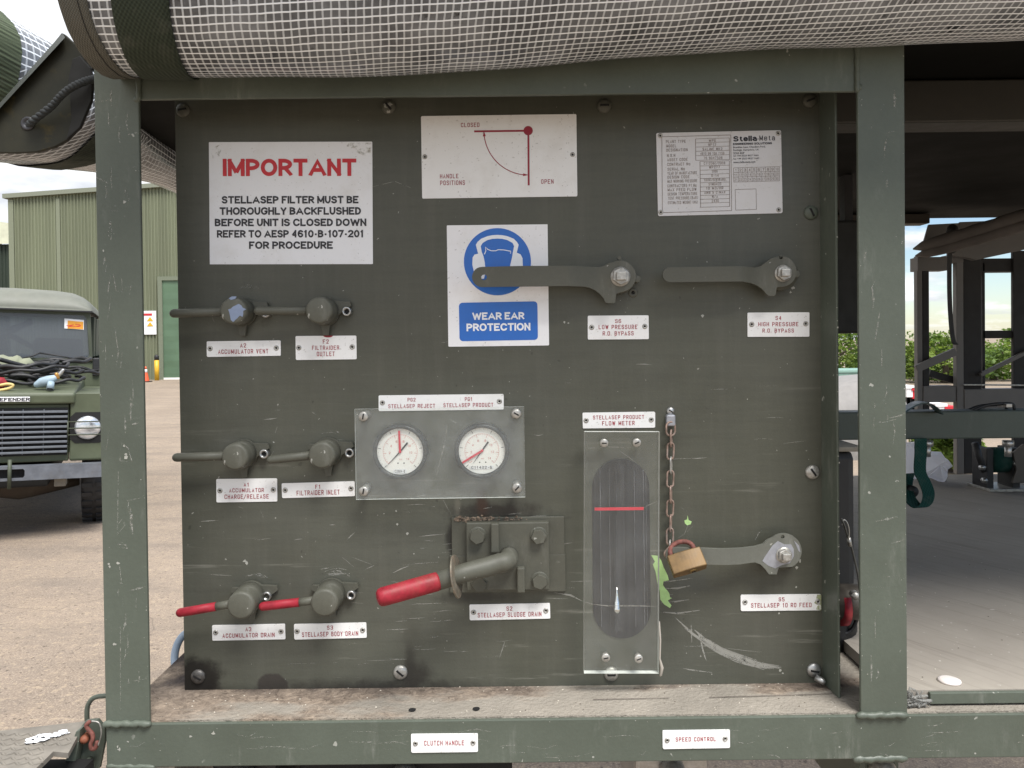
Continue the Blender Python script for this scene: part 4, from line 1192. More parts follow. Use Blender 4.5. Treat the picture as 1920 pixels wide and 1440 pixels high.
o, _ = plate(LP, ((1388.8, 1115.5), (1539.3, 1113.8), (1539.3, 1144.5), (1389.3, 1145.5)), [mid('S5', 1465.5, 5.5, 1120, 1127.5), ('STELLASEP 10 RO FEED', 1408, 1521.8, 1130.5, 1138.8)], ((1396.8, 1129), (1533.8, 1128)), 'stained white plate reading S5 RO FEED with a green edge, below the padlocked lever', 'label plate', group=LG)
mb = MB(); mb.prism([xz(u, v) for u, v in ((1531, 1114.5), (1538.8, 1114.5), (1538.8, 1143.5), (1529, 1142), (1533, 1134), (1526, 1130), (1530, 1121))], -.00155, -.0011); obj('paint_stain', mb, m_broken('greenish smear', (0.33, 0.36, 0.19), .42, 160, .8), o)
plate(LP, ((770.4, 1376.6), (896, 1375.6), (896, 1410), (771, 1411.5)), [('CLUTCH HANDLE', 795, 870.5, 1388.5, 1397.6)], ((779, 1394), (887, 1392.7)), 'white plate reading CLUTCH HANDLE on the bottom rail', 'label plate', Y=FY, group=LG)
plate(LP, ((1241.9, 1369.8), (1368.5, 1368.5), (1368.8, 1402.4), (1242.9, 1404.7)), [('SPEED CONTROL', 1266.7, 1342.6, 1382, 1390)], ((1251, 1388), (1359.7, 1385)), 'white plate reading SPEED CONTROL on the bottom rail', 'label plate', Y=FY, group=LG)

# ---------------------------------------------------------------- signs
o, a = plate('warning_sign', ((391, 266), (697, 266), (700, 495), (394, 496)), [], (), 'large white notice headed IMPORTANT in red with five lines of black capitals', 'warning sign', th=.0007, mat='whitedull', corner=.0008)
mb = MB(); letter_px(mb, 'IMPORTANT', 418, 668, 297.7, 330, -.0011, a, True); obj('lettering', mb, M['redsign'], o)
mb = MB()
for t, u0, u1, v0, v1 in (('STELLASEP FILTER MUST BE', 416, 672, 367.5, 381.5), ('THOROUGHLY BACKFLUSHED', 412, 676.5, 388.5, 402.7), ('BEFORE UNIT IS CLOSED DOWN', 403, 686.5, 410, 424), ('REFER TO AESP 4610-B-107-201', 407, 682, 431.3, 445.3), ('FOR PROCEDURE', 467, 624, 452.6, 466.6)):
    letter_px(mb, t, u0, u1, v0, v1, -.0011, a, True)
obj('lettering', mb, M['blackink'], o)
mb = MB(); r3 = random.Random(3)
mb.prism([xz(u, v) for u, v in ((655, 268), (696, 268), (696, 293), (680, 291), (662, 283), (650, 274))], -.00098, -.0006)
mb.prism([xz(u, v) for u, v in ((398, 278), (412, 272), (416, 281), (408, 296), (397, 298))], -.00098, -.0006)
merge_marks(o, (mb, m_broken('brown smear', (0.34, 0.32, 0.22), .56, 120, .55)))

o, a = plate('handle_position_sign', ((790, 218), (1081, 213), (1082, 369), (791, 371.5)), [('CLOSED', 864.4, 898.8, 230.2, 238.2), ('HANDLE', 825, 859.5, 326.2, 334.3), ('POSITIONS', 825.3, 871.6, 338.4, 347), ('OPEN', 1014.6, 1037.8, 336.2, 344.5)], ((796.5, 294), (1073.5, 290)), 'white diagram plate showing handle positions CLOSED and OPEN with a crimson quarter arc', 'diagram sign', ink='darkred', rr=4.6)
mb = MB(); Y = -.00145
mb.ribbon([xz(889, 246.3, Y), xz(984, 245.2, Y)], px(3.6), Y); mb.ribbon([xz(990.7, 251, Y), xz(991.3, 347.5, Y)], px(3.6), Y)
cx, cz = xz(990.3, 245, Y); rr = px(8.7)
mb.add([(p[0], Y - .00003, p[1]) for p in circ(cx, cz, rr, 32)], [tuple(range(32))])
rad = px(82.5)
mb.ribbon([(cx + rad * math.cos(R(t)), cz + rad * math.sin(R(t))) for t in range(185, 267, 3)], px(1.6), Y)
for t, dr_ in ((180.5, -1), (269, 1)):
    tip = (cx + rad * math.cos(R(t + .7 * dr_)), cz + rad * math.sin(R(t + .7 * dr_)))
    bt = R(t - dr_ * 6.2)
    b1 = (cx + (rad + px(2.7)) * math.cos(bt), cz + (rad + px(2.7)) * math.sin(bt)); b2 = (cx + (rad - px(2.7)) * math.cos(bt), cz + (rad - px(2.7)) * math.sin(bt))
    tri = [tip, b1, b2]
    if (b1[0] - tip[0]) * (b2[1] - tip[1]) - (b1[1] - tip[1]) * (b2[0] - tip[0]) < 0: tri = [tip, b2, b1]
    mb.add([(p[0], Y - .00004, p[1]) for p in tri], [(0, 1, 2)])
obj('diagram_print', mb, M['darkred'], o)

# ear protection
o, a = plate('ear_protection_sign', ((837, 423), (1026.7, 420), (1029.4, 647.9), (841.4, 649.6)), [], (), 'white and blue WEAR EAR PROTECTION sign with a round ear defender symbol', 'safety sign', th=.0008, mat='whitecool', corner=.001)
def z6(x, y): return xz(820 + x / 4.5714, 400 + y / 4.5714, -.001)
mb = MB(); Y = -.00105
c6 = z6(515, 415); mb.prism(circ(c6[0], c6[1], px(62.8), 56), Y, -.0007)
pts = []
for sx, sy, a0 in ((858, 754, 0), (185, 766, 90), (190, 1096, 180), (862, 1085, 270)):
    rr_ = 30
    qx, qy = sx + (-rr_ if a0 in (0, 270) else rr_), sy + (rr_ if a0 in (0, 90) else -rr_)
    for q in (0, 30, 60, 90):
        pts.append(z6(qx + rr_ * math.cos(R(a0 + q)), qy - rr_ * math.sin(R(a0 + q))))
mb.prism(pts, Y, -.0007)
obj('blue_print', mb, M['blue'], o)
mb = MB(); Y2 = -.0013
for poly in ([(350, 345), (330, 270), (345, 245), (375, 218), (430, 196), (470, 188), (515, 185), (560, 188), (600, 196), (655, 218), (682, 245), (697, 270), (680, 340), (648, 332), (658, 282), (645, 254), (600, 229), (560, 219), (515, 216), (470, 219), (430, 229), (388, 254), (372, 282), (382, 338)],
             [(350, 345), (383, 336), (396, 370), (406, 420), (414, 500), (400, 560), (350, 560), (318, 520), (300, 440), (303, 378), (318, 354)],
             [(648, 332), (682, 338), (714, 352), (730, 385), (733, 455), (718, 520), (690, 556), (632, 560), (618, 500), (626, 440), (640, 380)]):
    mb.prism([z6(*p) for p in poly], Y2, Y)
mb.ribbon([z6(*p) for p in ((403, 352), (416, 322), (413, 288), (432, 309), (462, 321), (500, 321), (522, 312), (570, 314), (630, 325), (627, 345))], px(1.5), Y2)
obj('symbol_print', mb, M['bluewhite'], o)
mb = MB()
letter_px(mb, 'WEAR EAR', 885.6, 983, 585.5, 599.3, Y2, a, True); letter_px(mb, 'PROTECTION', 874.7, 994.4, 606, 620.3, Y2, a, True)
obj('lettering', mb, M['bluewhite'], o)

# rating plate
o, a = plate('rating_plate', ((1231.7, 249.6), (1465.4, 243.9), (1466, 399.4), (1232.8, 405)), [], ((1238, 254.5), (1459, 250), (1460, 393.5), (1239, 398)), 'etched aluminium data plate with tables of specifications, fixed by a rivet in each corner', 'rating plate', mat='alu', rr=4.6)
def zr(x, y): return (1200 + x / 4.5714, 180 + y / 4.5714)
mb = MB(); Y = -.0015
def rl(x0, y0, x1, y1, w=1.0): mb.ribbon([xz(*zr(x0, y0), Y), xz(*zr(x1, y1), Y)], px(w), Y)
rl(187, 350, 778, 334); rl(778, 334, 786, 982); rl(187, 350, 192, 1000); rl(192, 1000, 786, 982)
for y in (368, 402, 438, 474, 512, 552): rl(476, y, 768, y - 9, .7)
rl(476, 368, 478, 552); rl(766, 360, 768, 548)
for y in (562, 600, 636, 672, 708, 744, 780, 818, 852, 886, 918, 954): rl(514, y, 768, y - 7, .7)
rl(514, 562, 520, 954); rl(766, 554, 769, 947)
for y in (616, 656, 696, 738): rl(802, y, 1195, y - 11, .7)
for i in range(11): rl(802 + i * 39.2, 616 - i * 1.1, 804 + i * 39.2, 738 - i * 1.1, .7)
for s in ((816, 802, 995, 796), (995, 796, 998, 972), (998, 972, 820, 978), (820, 978, 816, 802)): rl(*s, .8)
def rt(t, x0, x1, y, h=24): 
    u0, v0 = zr(x0, y - h / 2); u1, v1 = zr(x1, y + h / 2)
    letter_px(mb, t, u0, u1, v0, v1, Y, a)
for t, x0, x1, y in (('PLANT TYPE', 223, 392, 390), ('MODEL', 226, 312, 428), ('DESIGNATION', 226, 408, 462), ('N.S.N', 232, 302, 510), ('ASSET CODE', 234, 408, 545), ('CONTRACT No', 234, 430, 584), ('SERIAL No', 236, 384, 626), ('YEAR OF MANUFACTURE', 236, 488, 660), ('DESIGN CODE', 236, 424, 694),
                     ('MAX WORKING PRESSURE', 236, 490, 729), ('CONTRACTORS PT.No', 236, 484, 768), ('MAX FEED FLOW', 238, 484, 802), ('DESIGN TEMPERATURE', 238, 490, 838), ('TEST PRESSURE (Bar)'.upper().replace('BAR', 'Bar'.upper()), 240, 494, 874), ('ESTIMATED WEIGHT (KG)', 240, 494, 912),
                     ('WPU', 590, 650, 382), ('NF12', 586, 652, 416), ('SALINE MK2', 536, 706, 454), ('4610 99 108 7158', 518, 722, 492), ('76 6047506', 546, 706, 530), ('C11238C/2008', 548, 730, 576), ('WP277', 592, 684, 610), ('2009', 616, 664, 645), ('S-14', 612, 674, 682), ('10(N)/5(N)BARG', 548, 732, 718), ('51M0420', 588, 696, 755), ('10 M3/HR', 566, 714, 790), ('AMB 5 C MAX', 552, 732, 826), ('N/A', 618, 668, 862), ('2430', 614, 676, 898)):
    rt(t, x0, x1, y, 22 if x0 > 500 else 25)
for i in range(30):
    x = 822 + (i % 10) * 39.2; y = 636 + (i // 10) * 41 - (i % 10) * 1.1
    w = 5 if i == 0 else (9 if i < 9 else 12)
    rt(str(i + 1), x - w, x + w, y, 23)
obj('lettering', mb, M['greyink'], o)
mb = MB()
u0, v0 = zr(800, 342); u1, v1 = zr(1002, 388)
letter_px(mb, 'Stella', u0, u1, v0, v1, Y, a, True)
letter_px(mb, '-', *[zr(1004, 0)[0], zr(1020, 0)[0]], zr(0, 345)[1], zr(0, 385)[1], Y, a, False)
letter_px(mb, 'Meta', zr(1024, 0)[0], zr(1156, 0)[0], zr(0, 338)[1], zr(0, 381)[1], Y, a, False)
letter_px(mb, 'ENGINEERING SOLUTIONS', zr(798, 0)[0], zr(1130, 0)[0], zr(0, 399)[1], zr(0, 417)[1], Y, a, True)
for t, x1, y in (('Brambles Lane, Chandlers Ford,', 1075, 438), ('Eastleigh, Hampshire, UK', 1020, 464), ('SO53 4DP', 895, 490), ('tel +44 (0)23 8027 5666', 1016, 513), ('fax +44 (0)23 8027 1642', 1022, 538), ('www.stella-meta.com', 988, 566)):
    dot_text(mb, t, zr(800, 0)[0], zr(x1, 0)[0], zr(0, y - 10)[1], zr(0, y + 9)[1], Y, a)
obj('lettering', mb, M['blackink'], o)

# ================================================================ KNOB VALVES
KG = 'round knob valves with rod handles'
def stop_plate(mb, x, z, r, y0, y1, ears):
    """round plate with tapered ears: ears = [(angle, length, root half width, tip half width)]"""
    pts = []
    ev = []
    for a_, L, w0, w1 in ears:
        h = math.degrees(math.asin(min(.95, w0 / r)))
        ev.append((a_, h, L, w1))
    t = 0
    ev.sort()
    ang = [q * 10 for q in range(36)]
    marks = []
    for q in ang:
        if not any(abs((q - e[0] + 180) % 360 - 180) <= e[1] + 1 for e in ev):
            marks.append((q, (x + r * math.cos(R(q)), z + r * math.sin(R(q)))))
    for a_, h, L, w1 in ev:
        ca, sa = math.cos(R(a_)), math.sin(R(a_))
        for off, p in ((-h, (r * math.cos(R(a_ - h)), r * math.sin(R(a_ - h)))), (-h * .5, (L * ca + w1 * sa, L * sa - w1 * ca)), (h * .5, (L * ca - w1 * sa, L * sa + w1 * ca)), (h, (r * math.cos(R(a_ + h)), r * math.sin(R(a_ + h))))):
            marks.append(((a_ + off) % 360, (x + p[0], z + p[1])))
    marks.sort(key=lambda m: m[0])
    mb.prism([m[1] for m in marks], y0, y1)
def knob(cap, rcap, depth, tip, tip_dy, scr, label, redfrom=None, seed=0, patch=False, left_ear=True, drop=-1.52):
    Yc = -depth
    c = P(*cap, Yc); r = px(rcap, Yc)
    t = root('knob_valve', (c.x, 0, c.z), label, 'valve', KG)
    x, z = c.x, c.z
    mb = MB(); mb.s = True
    mb.lathe([(.0006, Yc - .0006), (r * .80, Yc - .0006), (r * .9, Yc), (r * .98, Yc + .0018), (r, Yc + .004), (r * 1.03, Yc + depth * .55), (r * 1.06, -.0075), (r * 1.0, -.0068)], x, z, 44)
    b = obj('body', mb, M['valve'], t)
    mb = MB(); stop_plate(mb, x, z, r * 1.1, -.0068, -.0022, [(16, r * 2.05, r * .55, r * .17), (-88, r * 1.82, r * .34, r * .2)] + ([(162, r * 1.5, r * .3, r * .16)] if left_ear else []))
    obj('stop_plate', mb, M['valve'], t, bevel=.0006)
    mb = MB(); mb.s = True; mb.tube([(x, -.0024, z), (x, 0, z)], r * .8, 28); obj('collar', mb, M['valve'], t)
    yh = Yc + depth * .36
    e = P(*tip, yh - .004)
    d = Vector((e.x - x, -.004, e.z - z))
    rr = .0056
    st = Vector((x, yh, z)) + d.normalized() * r * .6
    en = Vector((e.x, yh - .004, e.z))
    full = (en - st)
    if redfrom:
        q = P(*redfrom, yh); k = (Vector((q.x, yh, q.z)) - st).length / full.length
        sp_ = st + full * k
        mb = MB(); mb.s = True; mb.tube([st, st + full * .2, sp_], rr * .93, 16); obj('handle', mb, M['valve'], t)
        mb = MB(); mb.s = True; mb.tube([sp_, sp_ + (en - sp_) * .5, en - full.normalized() * rr], rr, 16, dome=1); obj('grip', mb, M['red'], t)
    else:
        mb = MB(); mb.s = True; mb.tube([st, st + full * .5, en - full.normalized() * rr], rr, 16, dome=1); obj('handle', mb, M['valve'], t)
    if scr:
        p = P(*scr, -.006); r0 = px(8.6)
        mb = MB(); mb.s = True
        mb.lathe([(r0 * .55, -.0040), (r0 * .58, -.0096), (r0 * .9, -.0100), (r0, -.0090), (r0, -.0001)], p.x, p.z, 26)
        mb.s = False; mb.m = 1; mb.prism(hexa(p.x, p.z, r0 * .57, 15), -.0066, -.004)
        obj('socket_screw', mb, [M['steel'], M['dark']], t)
    if patch:
        mb = MB()
        k = px(1, Yc)
        def q6(u, v): return xz(300 + u / 4.8, 500 + v / 4.8, Yc)
        mb.prism([q6(u, v) for u, v in ((615, 385), (640, 378), (655, 362), (690, 345), (712, 335), (735, 350), (745, 368), (778, 385), (750, 398), (752, 425), (745, 452), (720, 440), (700, 462), (660, 498), (640, 480), (632, 440), (625, 410))], Yc - .0009, Yc)
        mb.prism([q6(u, v) for u, v in ((620, 285), (650, 268), (690, 268), (680, 290), (640, 300))], Yc - .0009, Yc)
        obj('chip_stain', mb, m_plain('bluish primer', (0.20, 0.25, 0.36), .5), b)
    return t
knob((437, 583), 25.5, .036, (318, 588), 0, (499, 587), 'upper knob valve with a bare metal patch, above the A2 vent plate', patch=True)
knob((598, 582), 25.5, .036, (476, 583), 0, (650.5, 584), 'upper knob valve with a plain green cap, above the F2 outlet plate', left_ear=False)
knob((440, 857), 25.5, .036, (323, 858), 0, (495.8, 850.8), 'middle row green knob valve above the A1 charge plate', left_ear=False)
knob((603, 854), 25.5, .036, (500, 863), 0, (655.6, 848.8), 'middle row green knob valve above the F1 inlet plate, beside the gauge cover')
knob((451, 1136), 26.5, .044, (330, 1150), 0, (500.8, 1117), 'lower knob valve with a red handle sticking out past the panel edge, above A3', redfrom=(407, 1140))
knob((608, 1131), 26.5, .044, (485, 1138), 0, (658.8, 1115), 'lower knob valve with a red handle, above the S3 body drain plate', redfrom=(563, 1134))

# ================================================================ FLAT LEVERS
VG = 'flat bar lever valves'
WORN = m_paint('rubbed lever paint', (0.125, 0.128, 0.108), 0.45, chip=.6, worn=.8)
def lever(zf, outline, holes, nut, rn, pin, rpin, label, arm_u, head_u, arm_y, name='lever_valve', worn=None, nutmat='zinc'):
    TH = .0045
    hy = -.017
    xa, xh = zf(arm_u, 0)[0], zf(head_u, 0)[0]
    def fn(p):
        k = min(1, max(0, (p.x - xa) / (xh - xa))); k = k * k * (3 - 2 * k)
        return (p.x, p.y + arm_y * (1 - k) + hy * k, p.z)
    nx, nz = zf(*nut)
    t = root(name, (nx, 0, nz), label, 'valve lever', VG)
    # resample long edges so the joggle bends smoothly
    pts = [zf(*p) for p in outline]
    fine = []
    for i, p in enumerate(pts):
        q = pts[(i + 1) % len(pts)]
        m = max(1, int(math.hypot(q[0] - p[0], q[1] - p[1]) / .008))
        fine += [(p[0] + (q[0] - p[0]) * j / m, p[1] + (q[1] - p[1]) * j / m) for j in range(m)]
    hs = [circ(*zf(u, v), px(rh, hy), 18) for u, v, rh in holes]
    # split into vertical strips through a dense grid: cut the outline at the joggle
    mb = MB(); mb.prism(fine, -TH, 0, holes=hs, fn=None)
    bm = bmesh.new()
    vv = [bm.verts.new(v) for v in mb.v]
    for f in mb.f:
        try: bm.faces.new([vv[i] for i in f])
        except ValueError: pass
    for i in range(1, 12):
        xx = xa + (xh - xa) * i / 12
        bmesh.ops.bisect_plane(bm, geom=bm.verts[:] + bm.edges[:] + bm.faces[:], plane_co=(xx, 0, 0), plane_no=(1, 0, 0))
    bm.verts.index_update()
    m2 = MB(); m2.add([fn(v.co) for v in bm.verts], [[v.index for v in f.verts] for f in bm.faces]); bm.free()
    lv = obj('lever', m2, WORN if worn else M['valve'], t, bevel=.0007)
    mb = MB(); mb.s = True; mb.tube([(nx, hy - .0002, nz), (nx, -.0002, nz)], px(30), 32); obj('boss', mb, M['valve'], t)
    mb = MB(); mb.prism(hexa(nx, nz, px(rn), 24), hy - TH - .0075, hy - TH - .0002)
    obj('nut', mb, M[nutmat], t, bevel=.0012)
    mb = MB(); mb.s = True; mb.lathe([(px(rn) * 1.08, hy - TH - .0016), (px(rn) * 1.1, hy - TH - .0004), (px(rn) * 1.1, hy - TH)], nx, nz, 30); obj('washer', mb, M[nutmat], t)
    mb = MB(); s_ = px(rn) * .55
    mb.box(nx - s_, nx + s_, hy - TH - .0125, hy - TH - .006, nz - s_ * .85, nz + s_ * .85); obj('spindle', mb, M['steel'] if nutmat != 'zinc' else M['zinc'], t, bevel=.001)
    qx, qz = zf(*pin)
    mb = MB(); mb.s = True; mb.tube([(qx, -.0001, qz), (qx, hy - .002, qz)], px(rpin), 20, dome=0); obj('stop_pin', mb, M['valve'] if nutmat == 'zinc' and not worn else M['zinc'], t, bevel=.0006)
    if worn:
        mb = MB()
        for k, poly in enumerate(worn):
            mb.prism([zf(*p) for p in poly], hy - TH - .0003, hy - TH + .0002)
        obj('chip_stain', mb, M['bare'], lv)
    return t
def arc(cx, cy, r, a0, a1, n=10):
    return [(cx + r * math.cos(R(a0 + (a1 - a0) * i / n)), cy - r * math.sin(R(a0 + (a1 - a0) * i / n))) for i in range(n + 1)]
zA = lambda u, v: xz(820 + u / 4.5714, 400 + v / 4.5714, -.02)
lever(zA, arc(387, 553, 85, 90, 270, 12) + [(700, 634), (1100, 630), (1250, 632), (1300, 640), (1350, 660), (1390, 690), (1422, 725), (1440, 762), (1452, 769), (1515, 769), (1524, 762), (1532, 690)] + arc(1566, 540, 135, -78, 118, 16) + [(1470, 425), (1430, 450), (1385, 462), (1340, 460), (1100, 458), (700, 460)],
      [(403, 555, 5.2), (1560, 383, 3.6)], (1568, 543), 16.5, (1715, 562), 6.5, 'long flat olive lever lying across the ear protection sign, at S6', 1090, 1400, -.030)
zB = lambda u, v: xz(1200 + u / 5.0526, 440 + v / 5.0526, -.02)
lever(zB, arc(268, 387, 70, 90, 270, 12) + [(700, 452), (950, 450), (1040, 462), (1110, 485), (1160, 520), (1195, 565), (1215, 580), (1270, 580), (1280, 570), (1293, 500)] + arc(1335, 350, 145, -82, 110, 16) + [(1240, 225), (1180, 270), (1140, 300), (1090, 312), (950, 306), (600, 312)],
      [(1332, 215, 3.6)], (1350, 368), 14.2, (1487, 372), 6.5, 'flat olive lever with no hole at its tip, above the S4 high pressure plate', 880, 1150, -.027)
zC = lambda u, v: xz(1200 + u / 4.0, 960 + v / 4.0, -.02)
lever(zC, arc(238, 303, 58, 95, 265, 12) + [(500, 374), (740, 382), (860, 375), (900, 390), (935, 425), (965, 465), (1022, 466), (1030, 440), (1040, 415)] + arc(1078, 292, 132, -62, 130, 16) + [(960, 205), (920, 240), (860, 256), (760, 262), (450, 252)],
      [(220, 300, 5.0), (1068, 185, 3.4)], (1075, 320), 13.5, (1183, 318), 6.8, 'paint worn lever held by a brass padlock, with bare metal round its nut', 560, 900, -.028,
      worn=([(935, 330), (990, 250), (1030, 215), (1080, 240), (1130, 240), (1150, 275), (1150, 330), (1120, 380), (1060, 395), (1010, 420), (960, 400), (915, 365)], [(1150, 210), (1190, 250), (1200, 300), (1185, 290), (1165, 240)]), nutmat='zinc')
mb = MB(); p = xz(820 + 1677 / 4.5714, 400 + 680 / 4.5714); mb.s = True
mb.lathe([(.0022, -.0006), (.0026, -.0012), (.0058, -.0010), (.0064, -.0002), (.0064, 0)], p[0], p[1], 24); mb.m = 1; mb.lathe([(.0022, -.0009), (.0022, 0)], p[0], p[1], 12)
obj('panel_rivet', mb, [M['valve'], M['dark']], cp)

# ================================================================ DRAIN VALVE
zD = lambda u, v, Y=0: xz(680 + u / 4.5714, 920 + v / 4.5714, Y)
dv = root('drain_valve', (*zD(1240, 560)[:1], 0, zD(1240, 560)[1]), 'sludge drain valve with a bolted plate and a thick red tipped tube handle', 'drain valve')
def dbox(name, u0, v0, u1, v1, y0, y1, bev=.001, mat='valve', parent=None):
    a_, b_ = zD(u0, v0, y0), zD(u1, v1, y0)
    mb = MB(); mb.box(a_[0], b_[0], y0, y1, b_[1], a_[1]); return obj(name, mb, M[mat], parent or dv, bevel=bev)
dbox('backing_plate', 760, 232, 1732, 548, -.004, -.0001); dbox('backing_plate', 745, 556, 1742, 866, -.004, -.0001)
dbox('flange_plate', 886, 276, 1602, 852, -.016, -.0041, .0016)
dbox('stop_bar', 1098, 282, 1170, 536, -.026, -.0161, .0018); dbox('stop_bar', 1322, 662, 1392, 880, -.026, -.0161, .0018)
for u, v in ((985, 385), (1508, 385), (1517, 770), (1000, 790)):
    x, z = zD(u, v, -.018); mb = MB(); mb.s = True
    mb.lathe([(.0100, -.0178), (.0112, -.0172), (.0112, -.0161)], x, z, 28); mb.s = False
    mb.prism(hexa(x, z, .0098, rnd.uniform(0, 60)), -.0255, -.0178); obj('hex_bolt', mb, M['valve'], dv, bevel=.0012)
# tube handle: comes out of the plate, turns and runs down to one side, towards the viewer
h0 = Vector((*zD(1252, 585, -.03)[:1], -.03, zD(1252, 585, -.03)[1]))
e1 = P(680 + 640 / 4.5714, 920 + 778 / 4.5714, -.072); e2 = P(680 + 128 / 4.5714, 920 + 922 / 4.5714, -.102)
w0 = P(680 + 802 / 4.5714, 920 + 735 / 4.5714, -.062)
d1 = (e1 - h0).normalized()
path = [h0 + Vector((0, .014, 0)), h0 + Vector((0, .004, 0))]
path += [h0 + Vector((0, -.004, 0)) * (1 - s) ** 0 * (0 if s > .99 else 1) + d1 * (s ** 1.5) * .014 + Vector((0, -.006 * math.sin(s * 1.57), 0)) for s in (.15, .4, .7, 1)]
path += [h0 + d1 * .03 + Vector((0, -.006, 0)), h0.lerp(e1, .6), e1]
mb = MB(); mb.s = True; mb.tube(path, [.0122] * (len(path) - 2) + [.0116, .0110], 28); hd = obj('handle', mb, M['valve'], dv)
mb = MB(); mb.s = True
ax = (e2 - e1).normalized()
mb.tube([e1 - ax * .0005, e1 + ax * .002, e1.lerp(e2, .5), e2 - ax * .006, e2 - ax * .002, e2, e2 + ax * .0005], [.0110, .0113, .0112, .0110, .0098, .0074, .002], 28); obj('grip', mb, M['red'], dv)
mb = MB(); mb.s = True; dw = Vector((d1.x, .12, d1.z)).normalized(); mb.tube([w0 - dw * .0011, w0 + dw * .0011], .026, 36); obj('guard_washer', mb, m_plain('worn guard washer', (0.17, 0.15, 0.115), .5, .3, .3, 120, dirt=.5, dirtc=(.25, .10, .04)), dv, bevel=.0007)
mb = MB()
r3 = random.Random(9)
for _ in range(170):
    u = r3.triangular(765, 1430, 900); v = 240 + r3.gauss(0, 10)
    x, z = zD(u, v, -.0042); s = r3.uniform(.0008, .0022)
    mb.add([(x + s * math.cos(k * 1.26 + u), -.0044 - s * .5 * (k % 2), z + s * .6 * math.sin(k * 1.26 + u)) for k in range(5)], [(0, 1, 2, 3, 4)])
obj('dirt_stain', mb, [m_plain('crusty residue', (0.20, 0.15, 0.11), .9, 0, .9, 300, dirt=.9, dirtc=(.02, .015, .012))], dv)

